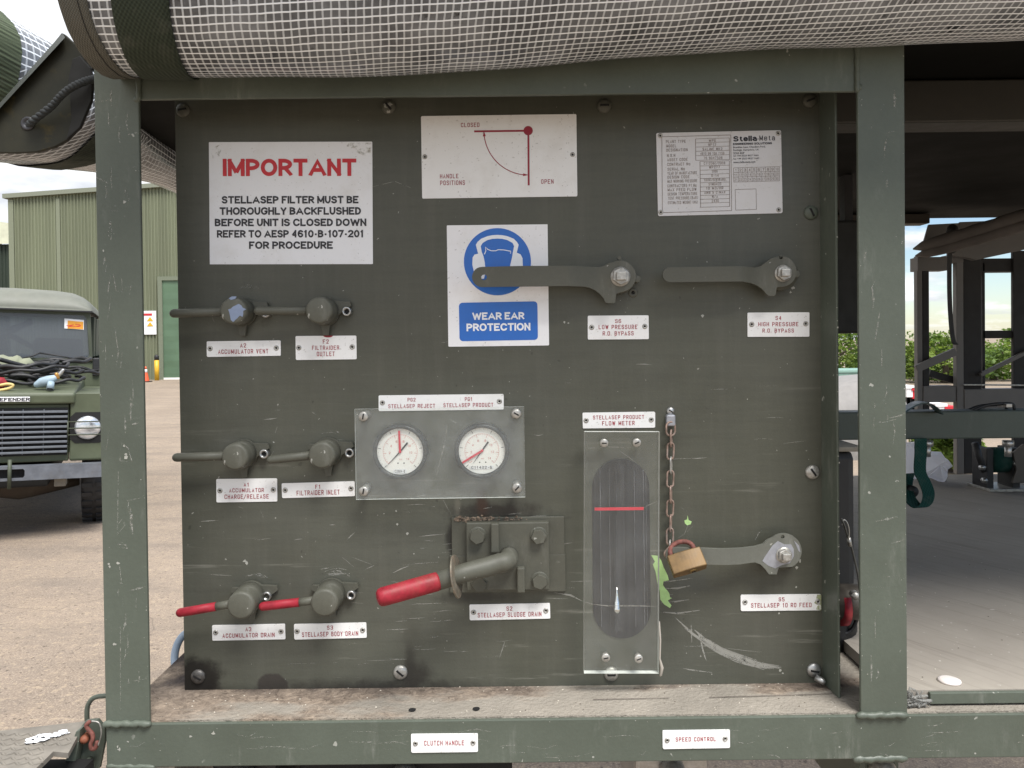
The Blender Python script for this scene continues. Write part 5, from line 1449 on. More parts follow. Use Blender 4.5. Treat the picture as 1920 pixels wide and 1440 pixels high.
# ================================================================ GAUGES
GGR = 'twin pressure gauges behind the clear cover'
def gauge(c, rb, red_to, blk_a, blk_b, sticker, label, sttext=None):
    Y0 = -.008
    p = P(*c, Y0 - .006); x, z = p.x, p.z
    t = root('pressure_gauge', (x, 0, z), label, 'pressure gauge', GGR)
    r = px(rb, Y0)
    rd = r * .84
    mb = MB(); mb.s = True
    mb.lathe([(rd, Y0 - .003), (rd * 1.01, Y0 - .0075), (r * .92, Y0 - .0085), (r * .98, Y0 - .0075), (r, Y0 - .005), (r, -.0001)], x, z, 56)
    obj('bezel', mb, M['bezel'], t)
    mb = MB(); mb.add([(a_, Y0 - .0035, b_) for a_, b_ in circ(x, z, rd * 1.005, 56)], [tuple(range(56))]); di = obj('dial', mb, M['dial'], t)
    Yd = Y0 - .0038
    mb = MB(); kk = rd / 220.0
    red, blk = MB(), MB()
    for i in range(8):
        a_ = 225 - i * 270 / 7
        q = R(a_)
        red.ribbon([(x + rd * .60 * math.cos(q), z + rd * .60 * math.sin(q)), (x + rd * .74 * math.cos(q), z + rd * .74 * math.sin(q))], .0005, Yd - .00002)
        for j in range(1, 5):
            if i < 7:
                q2 = R(a_ - j * 270 / 35); red.ribbon([(x + rd * .68 * math.cos(q2), z + rd * .68 * math.sin(q2)), (x + rd * .74 * math.cos(q2), z + rd * .74 * math.sin(q2))], .00025, Yd - .00002)
        if i > 0:
            letter(red, str(i * 2 if i < 8 else 0), (x + rd * .46 * math.cos(q), z + rd * .46 * math.sin(q)), .0022 if i < 5 else .0038, .0030, Yd - .00002)
    red.ribbon([(x + rd * .74 * math.cos(R(q)), z + rd * .74 * math.sin(R(q))) for q in range(-45, 226, 6)], .0003, Yd - .00004)
    for i in range(6):
        q = R(225 - i * 54)
        blk.ribbon([(x + rd * .84 * math.cos(q), z + rd * .84 * math.sin(q)), (x + rd * .97 * math.cos(q), z + rd * .97 * math.sin(q))], .0006, Yd - .00002)
        for j in range(1, 5):
            if i < 5:
                q2 = R(225 - i * 54 - j * 10.8); blk.ribbon([(x + rd * .93 * math.cos(q2), z + rd * .93 * math.sin(q2)), (x + rd * .97 * math.cos(q2), z + rd * .97 * math.sin(q2))], .00025, Yd - .00002)
    letter(red, 'BAR', (x + rd * .02, z - rd * .34), .0034, .0016, Yd - .00002)
    blk.add([(a_, Yd - .00002, b_) for a_, b_ in circ(x - rd * .1, z - rd * .5, .0009, 10)], [tuple(range(10))]); blk.add([(a_, Yd - .00002, b_) for a_, b_ in circ(x + rd * .16, z - rd * .5, .0009, 10)], [tuple(range(10))])
    obj('red_scale_print', red, M['redfade'], di); obj('black_scale_print', blk, M['blackink'], di)
    e = P(*red_to, Yd); mb = MB()
    v_ = Vector((e.x - x, e.z - z)); v_.normalize(); n_ = Vector((-v_.y, v_.x)); w = .0014
    mb.prism([(x - v_.x * .002 + n_.x * w, z - v_.y * .002 + n_.y * w), (x - v_.x * .002 - n_.x * w, z - v_.y * .002 - n_.y * w), (e.x - n_.x * w * .9, e.z - n_.y * w * .9), (e.x + n_.x * w * .9, e.z + n_.y * w * .9)], Yd - .0017, Yd - .0011)
    obj('limit_pointer', mb, M['redptr'], t)
    A, B = P(*blk_a, Yd), P(*blk_b, Yd)
    v_ = Vector((B.x - A.x, B.z - A.z)); v_.normalize(); n_ = Vector((-v_.y, v_.x)); mb = MB()
    mb.prism([(A.x + n_.x * .0011, A.z + n_.y * .0011), (A.x - n_.x * .0011, A.z - n_.y * .0011), (x - n_.x * .0009, z - n_.y * .0009), (B.x, B.z), (x + n_.x * .0009, z + n_.y * .0009)], Yd - .0009, Yd - .0004)
    obj('needle', mb, M['blackink'], t)
    mb = MB(); mb.s = True; mb.lathe([(.0008, Yd - .0022), (.0018, Yd - .002), (.0018, Yd - .0002)], x, z, 16); obj('needle_hub', mb, M['redptr'], t)
    mb = MB(); sp = [P(u, v, Yd) for u, v in sticker]; mb.prism([(q.x, q.z) for q in sp], Yd - .00035, Yd - .0001); sk = obj('sticker', mb, M['whitecool'], t)
    if sttext:
        us = [u for u, v in sticker]; vs_ = [v for u, v in sticker]
        mb = MB(); letter_px(mb, sttext, min(us) + 3.5, max(us) - 3.5, (min(vs_) + max(vs_)) / 2 - 2.6, (min(vs_) + max(vs_)) / 2 + 2.6, Yd - .0005); obj('lettering', mb, M['blackink'], sk)
M['bezel'] = m_plain('black gauge bezel', (0.03, 0.032, 0.032), .3, .2, .3, 90)
M['dial'] = m_plain('pale gauge dial', (0.86, 0.84, 0.80), .5, 0, .03, 60)
M['redfade'] = m_plain('faded red scale print', (0.62, 0.22, 0.20), .6, 0, .1, 60)
M['redptr'] = m_plain('red pointer', (0.62, 0.015, 0.045), .4, 0, .05, 60)
zG = lambda u, v: (640 + u / 5.1892, 720 + v / 5.1892)
gauge(zG(570, 660), 51.5, zG(563, 452), zG(645, 570), zG(432, 808), [zG(*p) for p in ((503, 832), (634, 825), (637, 868), (507, 873))], 'pressure gauge PG2 with its red pointer straight up and a small square sticker', 'C2884-8')
gauge(zG(1367, 652), 51.5, zG(1178, 765), zG(1430, 562), zG(1275, 782), [zG(*p) for p in ((1248, 798), (1300, 800), (1420, 797), (1484, 792), (1476, 822), (1420, 828), (1300, 830), (1256, 826))], 'pressure gauge PG1 with its red pointer turned low and a long curved sticker', 'C11402-6')
# clear cover over both
ctr, w, h, a = quad_info(((665.4, 766.8), (982.5, 762.4), (985, 931.6), (668.3, 936.4)), -.026)
def clear_plate(name, ctr, w, h, a, y0, y1, mat, label, cat, notch=None):
    ca, sa = math.cos(a), math.sin(a)
    pts = [(ctr.x + x * ca - z * sa, ctr.z + x * sa + z * ca) for x, z in ((-w / 2, -h / 2), (w / 2, -h / 2), (w / 2, h / 2), (-w / 2, h / 2))]
    t = root(name, (ctr.x, 0, ctr.z), label, cat)
    mb = MB(); mb.prism(pts, y0, y1); n = 0
    for i, f in enumerate(mb.f):
        if len(f) == 4: mb.mi[i] = 1
    mb.mi[mb.f.index(mb.f[0])] = 0
    return t, obj('clear_sheet', mb, [M[mat], M['edge']], t)
gc, gc_sheet = clear_plate('gauge_cover', ctr, w, h, a, -.0285, -.0245, 'clear', 'dusty clear acrylic cover screwed over the two pressure gauges', 'clear cover')
for u, v, ang in ((681.4, 780.7, 80), (968, 775.9, -30), (682, 920.8, 80), (969.5, 915, 45)):
    dome_screw(u, v, 9.2, -.0287, gc, M['zinc'], ang, .35)
    p = P(u, v, -.0287); mb = MB(); mb.s = True; mb.tube([(p.x, -.0243, p.z), (p.x, -.0001, p.z)], .0052, 16); obj('spacer', mb, M['zinc'], gc)
# ================================================================ FLOW METER
ctr, w, h, a = quad_info(((1092.3, 809.2), (1232.6, 809), (1237, 1260), (1097.5, 1259.4)), -.022)
fm, fm_sheet = clear_plate('flow_meter', ctr, w, h, a, -.027, -.018, 'clearmeter', 'tall clear flow meter with a dark rounded slot, red line and pointed float', 'flow meter')
zf1 = lambda u, v, Y=-.004: xz(u, v, Y)
sl_ = [xz(1164.5 + 53.5 * math.cos(R(q)), 914 - 53.5 * math.sin(R(q)), -.003) for q in range(0, 181, 10)] + [xz(1166.5 + 54 * math.cos(R(q)), 1144 - 54 * math.sin(R(q)), -.003) for q in range(180, 361, 10)]
mb = MB(); mb.prism(sl_, -.0014, -.0001)
def m_slot():
    g = G('slot lining'); n = g.noise(60, 3, .6, stretch=(1, 1, .01)); n2 = g.noise(24, 5, .65)
    col = g.mix(g.ramp(n, .35, .68), (0.004, 0.005, 0.008), (0.030, 0.032, 0.042)); col = g.mix(g.math('MULTIPLY', g.ramp(n2, .5, .75), .3), col, (0.055, 0.046, 0.044))
    return g.done(g.bsdf(col, .3, .2, .5))
obj('slot', mb, m_slot(), fm)
def m_tube():
    g = G('sight tube'); f = g.ramp(g.noise(90, 2, .5, stretch=(1, 1, .02)), .45, .7, .0, .16)
    sh = g.transp(g.bsdf((0.22, 0.22, 0.24), .15, 0, .6), f)
    return g.done(sh)
mb = MB(); mb.s = True
p0, p1 = P(1160, 872, -.009), P(1163, 1188, -.009)
mb.tube([(p0.x, -.009, p1.z), (p0.x, -.009, p0.z)], .0072, 24, caps=False); obj('sight_tube', mb, m_tube(), fm)
mb = MB()
for u, w_ in ((1125, 1.2), (1142, 1.0), (1155, .8), (1189, 1.2), (1206, 1.6), (1211, .8)):
    a_, b_ = P(u, 880, -.0022), P(u + 3, 1175, -.0022); mb.ribbon([(a_.x, a_.z), (b_.x, b_.z)], px(w_), -.0022)
obj('groove_print', mb, m_broken('pale groove', (0.26, 0.26, 0.29), .46, 30, .42), fm)
a_, b_ = P(1115, 952, -.0175), P(1207, 956.2, -.0175)
mb = MB(); mb.box(a_.x, b_.x, -.0178, -.0165, b_.z, a_.z); obj('red_line', mb, M['redptr'], fm)
f0, f1 = P(1156.5, 1100, -.01), P(1157, 1148, -.01)
mb = MB(); mb.s = True
L = f0.z - f1.z
mb.tube([(f1.x, -.010, f1.z), (f1.x, -.010, f1.z + L * .18), (f1.x, -.010, f1.z + L * .2), (f1.x, -.010, f1.z + L * .42), (f1.x, -.010, f1.z + L * .45), (f1.x, -.010, f1.z + L * .7), (f1.x, -.010, f0.z)], [.0042, .0048, .0040, .0040, .0032, .0018, .0003], 20)
obj('float', mb, m_plain('polished float', (0.85, 0.85, 0.86), .18, 1.0, .05), fm)
for u, v, ang in ((1132.7, 830.7, 0), (1193.9, 830, 25), (1136, 1233, 10), (1197.5, 1235, 20)):
    dome_screw(u, v, 8.0, -.034, fm, M['zinc'], ang, .3)
    p = P(u, v, -.034); mb = MB(); mb.s = True; mb.tube([(p.x, -.0338, p.z), (p.x, -.0272, p.z)], .0046, 16); obj('spacer', mb, M['zinc'], fm)
mb = MB(); mb.ribbon([xz(u, v, -.0272) for u, v in ((1094, 1128), (1112, 1133), (1140, 1136), (1200, 1136), (1235, 1137))], px(1.6), -.0272, .5, r2)
mb.ribbon([xz(u, v, -.0272) for u, v in ((1206, 953), (1214, 948), (1232, 940))], px(1.2), -.0272, .3, r2); mb.ribbon([xz(u, v, -.0272) for u, v in ((1095, 841), (1140, 838), (1180, 839))], px(1.0), -.0272, .3, r2)
merge_marks(fm_sheet, (mb, M['scratch']))
mb = MB(); mb.ribbon([xz(u, v, -.0287) for u, v in ((876, 767), (878, 778), (883, 784))], px(1.6), -.0287, .4, r2); mb.ribbon([xz(u, v, -.0287) for u, v in ((839, 796), (834, 830), (816, 900))], px(2.2), -.0287, .5, r2)
merge_marks(gc_sheet, (mb, M['scuff']))
mb = MB(); mb.s = True
mb.tube([P(u, v, -.018) for u, v in ((1236, 1165), (1238, 1200), (1237, 1235), (1241, 1252), (1239, 1266), (1237, 1268))], [.001, .0013, .0012, .0024, .0018, .0006], 8); obj('glue_smear', mb, m_plain('dried glue', (0.42, 0.38, 0.33), .6), fm)

# ================================================================ CHAIN AND PADLOCK
ch = root('chain', tuple(P(1258, 770, 0)), 'short rusty chain hanging from a screwed clip to the padlock', 'chain')
p = P(1257.5, 788, -.006)
mb = MB(); mb.box(p.x - .0058, p.x + .0058, -.0095, -.0001, p.z - .0075, p.z + .0075); obj('clip', mb, M['bare'], ch, bevel=.002)
dome_screw(1257, 770.5, 7.8, 0, ch, M['steel'], -35, .6)
def link(c, L, W_, d, face, mat, roll=0.0):
    """oval ring; face True = seen flat from the front"""
    mb = MB(); mb.s = True
    s, e = (L - W_) / 2, W_ / 2
    pts = []
    for q in range(0, 181, 20): pts.append((e * math.cos(R(q)), s + e * math.sin(R(q))))
    for q in range(180, 361, 20): pts.append((e * math.cos(R(q)), -s + e * math.sin(R(q))))
    cr, sr = math.cos(roll), math.sin(roll)
    pp = []
    for a_, b_ in pts:
        x_, z_ = (a_, b_) if face else (a_ * .35, b_)
        y_ = a_ * .25 if face else a_
        pp.append(Vector(c) + Vector((x_ * cr - z_ * sr, y_, x_ * sr + z_ * cr)))
    mb.tube(pp, d, 10, closed=True)
    obj('link', mb, mat, ch)
v = 792.0
vs_ = [804, 822, 846, 873, 898, 927, 953, 981, 1006, 1029]
for i, vv_ in enumerate(vs_):
    p = P(1257.5 - i * .18 + (1.2 if i % 2 else 0), vv_, -.009)
    link((p.x, -.009, p.z), px(31 if i else 26), px(12.5 if i else 17), .00125, i % 2 == 0, M['rustchain'] if i not in (3, 9) else M['zinc'], rnd.uniform(-.05, .05))
p = P(1258, 1038, -.03); link((p.x, -.022, p.z), px(22), px(13), .0015, True, M['rustchain'], -.7)
zP = lambda u, v, Y: P(1200 + u / 4.0, 960 + v / 4.0, Y)
Yp = -.050
A, B, C_, D_ = (zP(u, v, Yp) for u, v in ((213, 332), (456, 262), (496, 386), (243, 462)))
kl = root('padlock', tuple((A + B + C_ + D_) / 4), 'brass padlock with a rusty red shackle hanging tilted from the lever eye', 'padlock')
cn_ = (A + B + C_ + D_) / 4
ex = ((B - A) + (C_ - D_)).normalized(); ez = ((A - D_) + (B - C_)).normalized(); ez = (ez - ex * ez.dot(ex)).normalized(); ey = ex.cross(ez)
if ey.y < 0: ey = -ey
lw, lh, ld = ((B - A).length + (C_ - D_).length) / 2, ((A - D_).length + (B - C_).length) / 2 * 1.12, .0165
# the foot swings forward so that its underside shows
ez2 = (ez + Vector((0, .72, 0))).normalized(); ey2 = ex.cross(ez2); ey2 = -ey2 if ey2.y < 0 else ey2
def lk(x, y, z): return cn_ + ex * x + ey2 * y + ez2 * z
mb = MB()
n = 10; vs = []
sec = []
for i in range(n + 1):                                   # flat faces, gently bowed ends
    sec.append((-lw / 2 + lw * i / n, -.5 - .10 * math.sin(math.pi * i / n)))
for i in range(n + 1):
    sec.append((lw / 2 - lw * i / n, .5 + .10 * math.sin(math.pi * i / n)))
for zz_ in (-lh / 2, lh / 2):
    vs += [lk(x, (yy + .5) * ld, zz_) for x, yy in sec]
k = len(sec)
mb.add(vs, [tuple(range(k))[::-1], tuple(range(k, 2 * k))] + [(i, (i + 1) % k, (i + 1) % k + k, i + k) for i in range(k)])
pb = obj('body', mb, M['brass'], kl, bevel=.0012)
mb = MB(); mb.s = True
cyl0 = lk(.004, ld * .5, -lh / 2 - .0006); mb.tube([cyl0 + ez2 * .002, cyl0], .0052, 24); obj('key_cylinder', mb, m_plain('worn brass plug', (0.30, 0.21, 0.09), .35, .8), kl)
mb = MB(); mb.s = True; mb.tube([cyl0 - ez2 * .0001, cyl0 - ez2 * .0006], .0026, 16); mb.m = 1; mb.box(-.0022, .0022, -.0004, .0004, -.001, 0, Matrix.Translation(cyl0 - ez2 * .0006) @ Matrix((( ex.x, ey2.x, ez2.x, 0), (ex.y, ey2.y, ez2.y, 0), (ex.z, ey2.z, ez2.z, 0), (0, 0, 0, 1)))); obj('keyhole', mb, [M['brass'], M['dark']], kl)
sh0, sh1 = lk(-.0155, ld * .5, lh / 2 - .002), lk(.0145, ld * .5, lh / 2 - .002)
mb = MB(); mb.s = True
pts = [sh0, sh0 + ez2 * .006]
cc, rr_ = (sh0 + sh1) / 2 + ez2 * .006, (sh1 - sh0).length / 2
pts += [cc + ex * (-rr_ * math.cos(R(q))) + ez2 * (rr_ * .72 * math.sin(R(q))) for q in range(15, 170, 14)] + [sh1 + ez2 * .006, sh1]
mb.tube(pts, .0030, 14); obj('shackle', mb, M['rust'], kl)

# ================================================================ ROLLED SHEETS
CELL = .0084
def roll_sheet(mb, xs, ths, fc, fr_, uv=True, twist=0.0):
    """surface of a roll lying along x: fc(x) -> centre (y, z), fr_(x, th) -> radius."""
    n, m = len(xs), len(ths)
    vs, uvs = [], []
    for x in xs:
        cy, cz = fc(x)
        for th in ths:
            r = fr_(x, th)
            vs.append((x, cy - r * math.cos(th), cz + r * math.sin(th)))
            uvs.append((x / CELL + twist * th, th * .1 / CELL + .25 * math.sin(x * 9)))
    fs = []
    for i in range(n - 1):
        for j in range(m - 1):
            fs.append((i * m + j, i * m + j + 1, (i + 1) * m + j + 1, (i + 1) * m + j)[::-1])
    mb.add(vs, fs, uvs if uv else None)
def lerp(a, b, t): return a + (b - a) * t
def fcen(x):
    t = (x + .47) / .94
    t = max(-.1, min(1.3, t))
    return (-.130, 1.6 + .404 + .034 * t - .006 * math.sin(max(0, min(1, t)) * math.pi) + .004 * math.sin(x * 7))
def frad(x, th):
    q = max(0, min(1, (th + R(24)) / R(55))); q2 = max(0, min(1, (R(172) - th) / R(60))); b = min(q * q * (3 - 2 * q), q2 * q2 * (3 - 2 * q2)) * .085  # unseen upper bulge, added so the roll shades the panel top more
    return .100 + b + .0020 * math.sin(3 * th + x * 5) + .0014 * math.sin(x * 11 + th * 2) + .0005 * math.sin(x * 33 + 3 * th)
rt_ = root('rolled_sheet', (0, -.13, 1.6 + .41), 'thick roll of clear white gridded sheeting tied up above the control panel', 'rolled tarpaulin')
xl0 = -.4525
xs = [lerp(xl0 + .020, 1.6, i / 150) for i in range(151)]
ths = [R(q) for q in range(-180, 181, 6)]
mb = MB(); mb.s = True; roll_sheet(mb, xs, ths, fcen, frad, twist=-1.6); obj('sheet', mb, M['grid'], rt_)
def band(x0, x1, off, mat, name, skew=0.0, thick=.0015, span=(-180, 180)):
    mb = MB(); mb.s = True
    t2 = [R(q) for q in range(span[0], span[1] + 1, 6)]
    n = 6
    vs = []
    for layer in (off + thick, off):
        for i in range(n + 1):
            for th in t2:
                x = lerp(x0, x1, i / n) + skew * th
                cy, cz = fcen(x); r = frad(x, th) + layer + (.0004 * math.sin(th * 23 + x * 300))
                vs.append((x, cy - r * math.cos(th), cz + r * math.sin(th)))
    m = len(t2); o = (n + 1) * m
    fs = []
    for i in range(n):
        for j in range(m - 1):
            q = (i * m + j, i * m + j + 1, (i + 1) * m + j + 1, (i + 1) * m + j)
            fs.append(q[::-1]); fs.append(tuple(a + o for a in q))
    for j in range(m - 1):
        fs.append((j, j + 1, j + 1 + o, j + o)); fs.append((n * m + j + o, n * m + j + 1 + o, n * m + j + 1, n * m + j))
    mb.add(vs, fs)
    return obj(name, mb, mat, rt_)
band(xl0, xl0 + .029, .0004, M['hem'], 'hem', .004)
band(xl0 + .0195, xl0 + .0202, .0022, M['dark'], 'stitch_seam', .004, .0003)
band(-.392, -.334, .0012, M['web'], 'strap', .016, .0018)
band(.80, .86, .0012, M['web'], 'strap', .016, .0018)
mb = MB(); mb.s = True
cy, cz = fcen(xl0)
for k in range(4):
    rr = .088 - k * .02
    sp = [(xl0 + .006 + k * .004, cy - (rr - .018 * q / 24) * math.cos(q * .26), cz + (rr - .018 * q / 24) * math.sin(q * .26)) for q in range(25)]
    vs = [p for p in sp] + [(p[0] + .02, p[1], p[2]) for p in sp]
    mb.add(vs, [(i, i + 1, i + 26, i + 25) for i in range(24)])
obj('rolled_layers', mb, M['hem'], rt_)
mb = MB(); mb.s = True; mb.tube([(xl0 + .022, cy, cz), (xl0 + .03, cy, cz)], .088, 40); obj('core', mb, M['dark'], rt_)

# side roll
sr = root('side_roll', (-.80, .2, 1.6 + .4), 'rolled gridded sheet with green straps hanging along the side of the canopy', 'rolled tarpaulin')
keys = [(-.15, -.835, .375, .140), (.10, -.815, .395, .128), (.26, -.775, .400, .108), (.45, -.755, .392, .072), (.64, -.745, .388, .050), (1.0, -.74, .385, .045), (1.6, -.74, .385, .044)]
def skey(y):
    for a, b in zip(keys, keys[1:]):
        if y <= b[0]:
            t = (y - a[0]) / (b[0] - a[0]); t = max(0, t)
            return [lerp(a[i], b[i], t) for i in (1, 2, 3)]
    return keys[-1][1:]
def side(mb, y0, y1, n, off, uv=True, m=40):
    vs, uvs = [], []
    for i in range(n + 1):
        y = lerp(y0, y1, i / n)
        cx, cz, r = skey(y)
        for j in range(m + 1):
            th = 2 * math.pi * j / m
            rr = r * (1 + .035 * math.sin(3 * th + y * 6) + .02 * math.sin(7 * th - y * 11)) + off
            vs.append((cx + rr * math.cos(th), y, 1.6 + cz + rr * .95 * math.sin(th))); uvs.append((y / CELL * .55, th * max(.07, r) / CELL * .75))
    mb.add(vs, [((i + 1) * (m + 1) + j, (i + 1) * (m + 1) + j + 1, i * (m + 1) + j + 1, i * (m + 1) + j)[::-1] for i in range(n) for j in range(m)], uvs if uv else None)
mb = MB(); mb.s = True; side(mb, -.05, 1.6, 60, 0); obj('sheet', mb, M['grid'], sr)
mb = MB(); mb.s = True; side(mb, .02, .085, 6, .003, False); obj('strap', mb, M['weblight'], sr)
mb = MB(); mb.s = True; side(mb, .27, .345, 6, .003, False); obj('strap', mb, M['web'], sr)
cx_, cz_, r_ = skey(-.05)
mb = MB(); mb.s = True; mb.tube([(cx_, -.045, 1.6 + cz_), (cx_, -.03, 1.6 + cz_)], r_ * .95, 36); obj('end_fold', mb, M['hem'], sr)

# corner flap with eyelet and rope
def m_flap():
    g = G('mouldy steel corner'); a = g.noise(14, 6, .65); 
    col = g.mix(g.ramp(a, .35, .65), (0.010, 0.011, 0.007), (0.022, 0.021, 0.012)); col = g.mix(g.math('MULTIPLY', g.ramp(g.noise(26, 6, .7, off=(2, 0, 5)), .58, .7), .55), col, (0.075, 0.055, 0.010))  # base darkened to stand for shade on the flap; yellow mould is real
    return g.done(g.bsdf(col, .6, 0, .3, bump=a, bstr=.3, bdist=.002))
YF = -.045
fl = [(118, 63), (124, 66), (152, 92), (163, 108), (172, 128), (174, 165), (170, 195), (152, 238), (128, 264), (104, 277), (72, 286), (30, 288), (-40, 286), (-40, 238), (0, 207)]
p = P(60, 200, YF)
mb = MB(); mb.prism([xz(u, v, YF) for u, v in fl], YF - .003, YF + .003, holes=[circ(*xz(55, 233, YF), px(7.5, YF), 18)])
cf = obj('corner_flap', mb, m_flap(), at=(p.x, YF, p.z), bevel=.0012, label='dark stained corner flap with an eyelet beside the end of the big roll', cat='flap')
mb = MB(); mb.s = True
ec = xz(55, 233, YF)
mb.lathe([(px(7, YF), YF - .0032), (px(9, YF), YF - .0052), (px(12.5, YF), YF - .0042), (px(13.5, YF), YF - .0031), (px(7, YF), YF - .0031)], ec[0], ec[1], 28); obj('eyelet', mb, m_plain('dark eyelet', (0.05, 0.05, 0.055), .4, .5), cf)
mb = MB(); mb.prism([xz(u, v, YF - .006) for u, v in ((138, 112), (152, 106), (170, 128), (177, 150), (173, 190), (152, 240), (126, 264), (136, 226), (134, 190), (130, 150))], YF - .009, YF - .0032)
obj('shadow_fold', mb, m_plain('shadowed fold', (0.006, 0.006, 0.005), .8), cf, bevel=.001)  # near-black colour paints the shadow inside the fold
mb = MB()
a_, b_ = P(118, 63, YF), P(-40, 236, YF)
mb.add([P(117, 62, YF - .003), P(-40, 237, YF - .003), P(-40, 246, YF - .012), P(122, 70, YF - .012)], [(0, 1, 2, 3)]); obj('folded_edge', mb, m_plain('flap edge', (0.035, 0.04, 0.032), .5), cf)
rp = [P(u, v, y) for u, v, y in ((52, 236, YF + .012), (58, 230, YF - .008), (78, 214, YF - .014), (98, 198, YF - .016), (112, 182, YF - .018), (128, 168, YF - .02), (146, 158, YF - .02), (164, 151, YF - .016), (182, 147, YF - .01), (206, 141, YF + .0), (240, 132, YF + .03))]
k = 70
def along(pts, t):
    t *= len(pts) - 1; i = min(int(t), len(pts) - 2); f = t - i
    p0, p1, p2, p3 = pts[max(i - 1, 0)], pts[i], pts[i + 1], pts[min(i + 2, len(pts) - 1)]
    return 0.5 * ((2 * p1) + (p2 - p0) * f + (2 * p0 - 5 * p1 + 4 * p2 - p3) * f * f + (3 * p1 - p0 - 3 * p2 + p3) * f ** 3)
ro = root('rope', tuple(rp[4]), 'dark braided rope threaded through the eyelet of the corner flap', 'rope')
mb = MB(); mb.s = True
for s_ in range(3):
    q = []
    for i in range(k * 2 + 1):
        t = i / (k * 2); c = along(rp, t); ph = t * 60 + s_ * 2.094
        q.append(c + Vector((0, math.cos(ph), math.sin(ph))) * .0023)
    mb.tube(q, .0027, 8)
obj('strands', mb, m_plain('dark rope fibre', (0.03, 0.034, 0.036), .85, 0, .4, 200), ro)

# ================================================================ FOOT OF THE FRAME, LOWER CORNER
zs2 = 1.6 - (1400 - 640) * .99 / F
STEP = m_plain('dirty tread plate', (0.185, 0.168, 0.143), .8, 0, .25, 26, dirt=.5, dirtc=(.09, .075, .06))
ya, yb = -.12, .10
def SP(u, v):
    return PZ(u, v, 1.6 - .475)
st_ = root('step_plate', tuple(SP(80, 1405)), 'dirty tread plate platform splashed with white paint below the frame corner', 'step plate')
mb = MB()
o4 = [SP(-60, 1376), SP(0, 1370), SP(163, 1352), SP(150, 1372), SP(128, 1412), SP(100, 1409), (SP(66, 1442)), SP(-60, 1500)]
zt_ = o4[0].z
mb.add([(q.x, q.y, zt_) for q in o4] + [(q.x, q.y, zt_ - .006) for q in o4], [tuple(range(8))[::-1], tuple(range(8, 16))] + [(i, i + 8, (i + 1) % 8 + 8, (i + 1) % 8) for i in range(8)])
for i, f in enumerate(mb.f[:2]): pass
obj('plate', mb, STEP, st_)
mb = MB(); qa_, qb_ = SP(-60, 1372), SP(150, 1372); mb.box(qa_.x, qb_.x + .02, min(q.y for q in o4) - .02, qa_.y - .01, zt_ - .30, zt_ - .03); obj('well_shade_box', mb, M['dark'], st_)  # added near-black box, makes the hole in the plate read as shade
mb = MB(); mb.s = True; r3 = random.Random(2)
for i in range(14):
    for j in range(7):
        q = SP(-20 + i * 13 + (j % 2) * 6, 1378 + j * 9)
        a_ = .6 if (i + j) % 2 else -.6
        u_ = 20 + i * 13
        if 1378 + j * 9 > 1400 and i > 7: continue
        if 1378 + j * 9 < 1372 + (0 if i < 5 else 0) : continue
        if i > 11: continue
        mb.tube([(q.x - .006 * math.cos(a_), q.y - .006 * math.sin(a_), zt_ - .0004), (q.x, q.y, zt_ + .0006), (q.x + .006 * math.cos(a_), q.y + .006 * math.sin(a_), zt_ - .0004)], [.0006, .0018, .0006], 6)
obj('tread_stud_pattern', mb, STEP, st_)
mb = MB()
for _ in range(46):
    u = r3.uniform(50, 128); v = 1392 - (u - 50) * .20 + r3.gauss(0, 2.6)
    q = SP(u, v); s = r3.uniform(.001, .0045); a0 = r3.uniform(0, 6)
    mb.add([(q.x + s * r3.uniform(.6, 1.8) * math.cos(a0 + k_ * 1.05), q.y + s * r3.uniform(.6, 1.5) * math.sin(a0 + k_ * 1.05), zt_ + .0022 + .0001 * (_ % 9)) for k_ in range(6)], [tuple(range(6))])
obj('paint_stain', mb, M['bluewhite'], st_)
# latch bracket and pin
lb = root('latch_bracket', tuple(P(160, 1400, -.05)), 'olive latch bracket with a rusty pin and spring clip at the frame corner', 'latch')
YB = -.055
mb = MB(); mb.prism([xz(u, v, YB) for u, v in ((148, 1368), (160, 1352), (182, 1350), (196, 1366), (196, 1392), (186, 1442), (120, 1442), (132, 1408))], YB, YB + .006); obj('plate', mb, M['frame'], lb, bevel=.001)
mb = MB(); mb.prism([xz(u, v, YB - .012) for u, v in ((144, 1370), (152, 1366), (150, 1384), (140, 1442), (118, 1442), (130, 1408))], YB - .014, YB - .0005); obj('side_flange', mb, M['frame'], lb, bevel=.001)
c = P(165, 1380, YB - .002); mb = MB(); mb.s = True; mb.tube([(c.x, YB - .0002, c.z), (c.x, YB - .010, c.z)], .0052, 20, dome=1); obj('pin', mb, m_plain('orange rust pin', (0.22, 0.068, 0.034), .7, 0, .35, 150), lb)
q = [P(u, v, YB - .012) for u, v in ((167, 1354), (162, 1360), (166, 1368), (173, 1376), (174, 1386), (170, 1396), (172, 1404), (179, 1402), (182, 1392))]
mb = MB(); mb.s = True; mb.tube([along(q, i / 40) for i in range(41)], .0026, 10, dome=2); obj('spring_clip', mb, M['rust'], lb)
q = [P(u, v, YB - .016) for u, v in ((172, 1352), (186, 1356), (190, 1376), (184, 1398))]
mb = MB(); mb.s = True; mb.tube([along(q, i / 20) for i in range(21)], .0009, 8); obj('wire', mb, M['zinc'], lb)
c = P(168, 1424, YB - .002); mb = MB(); mb.s = True; mb.tube([(c.x, YB - .0002, c.z), (c.x, YB - .005, c.z)], .0032, 16, dome=1); obj('screw', mb, M['frame'], lb)
q = [P(u, v, -.02) for u, v in ((164, 1362), (163, 1340), (165, 1322), (175, 1309), (192, 1305), (215, 1306), (240, 1320))]
mb = MB(); mb.s = True; mb.tube([along(q, i / 40) for i in range(41)], .0030, 12, dome=2)
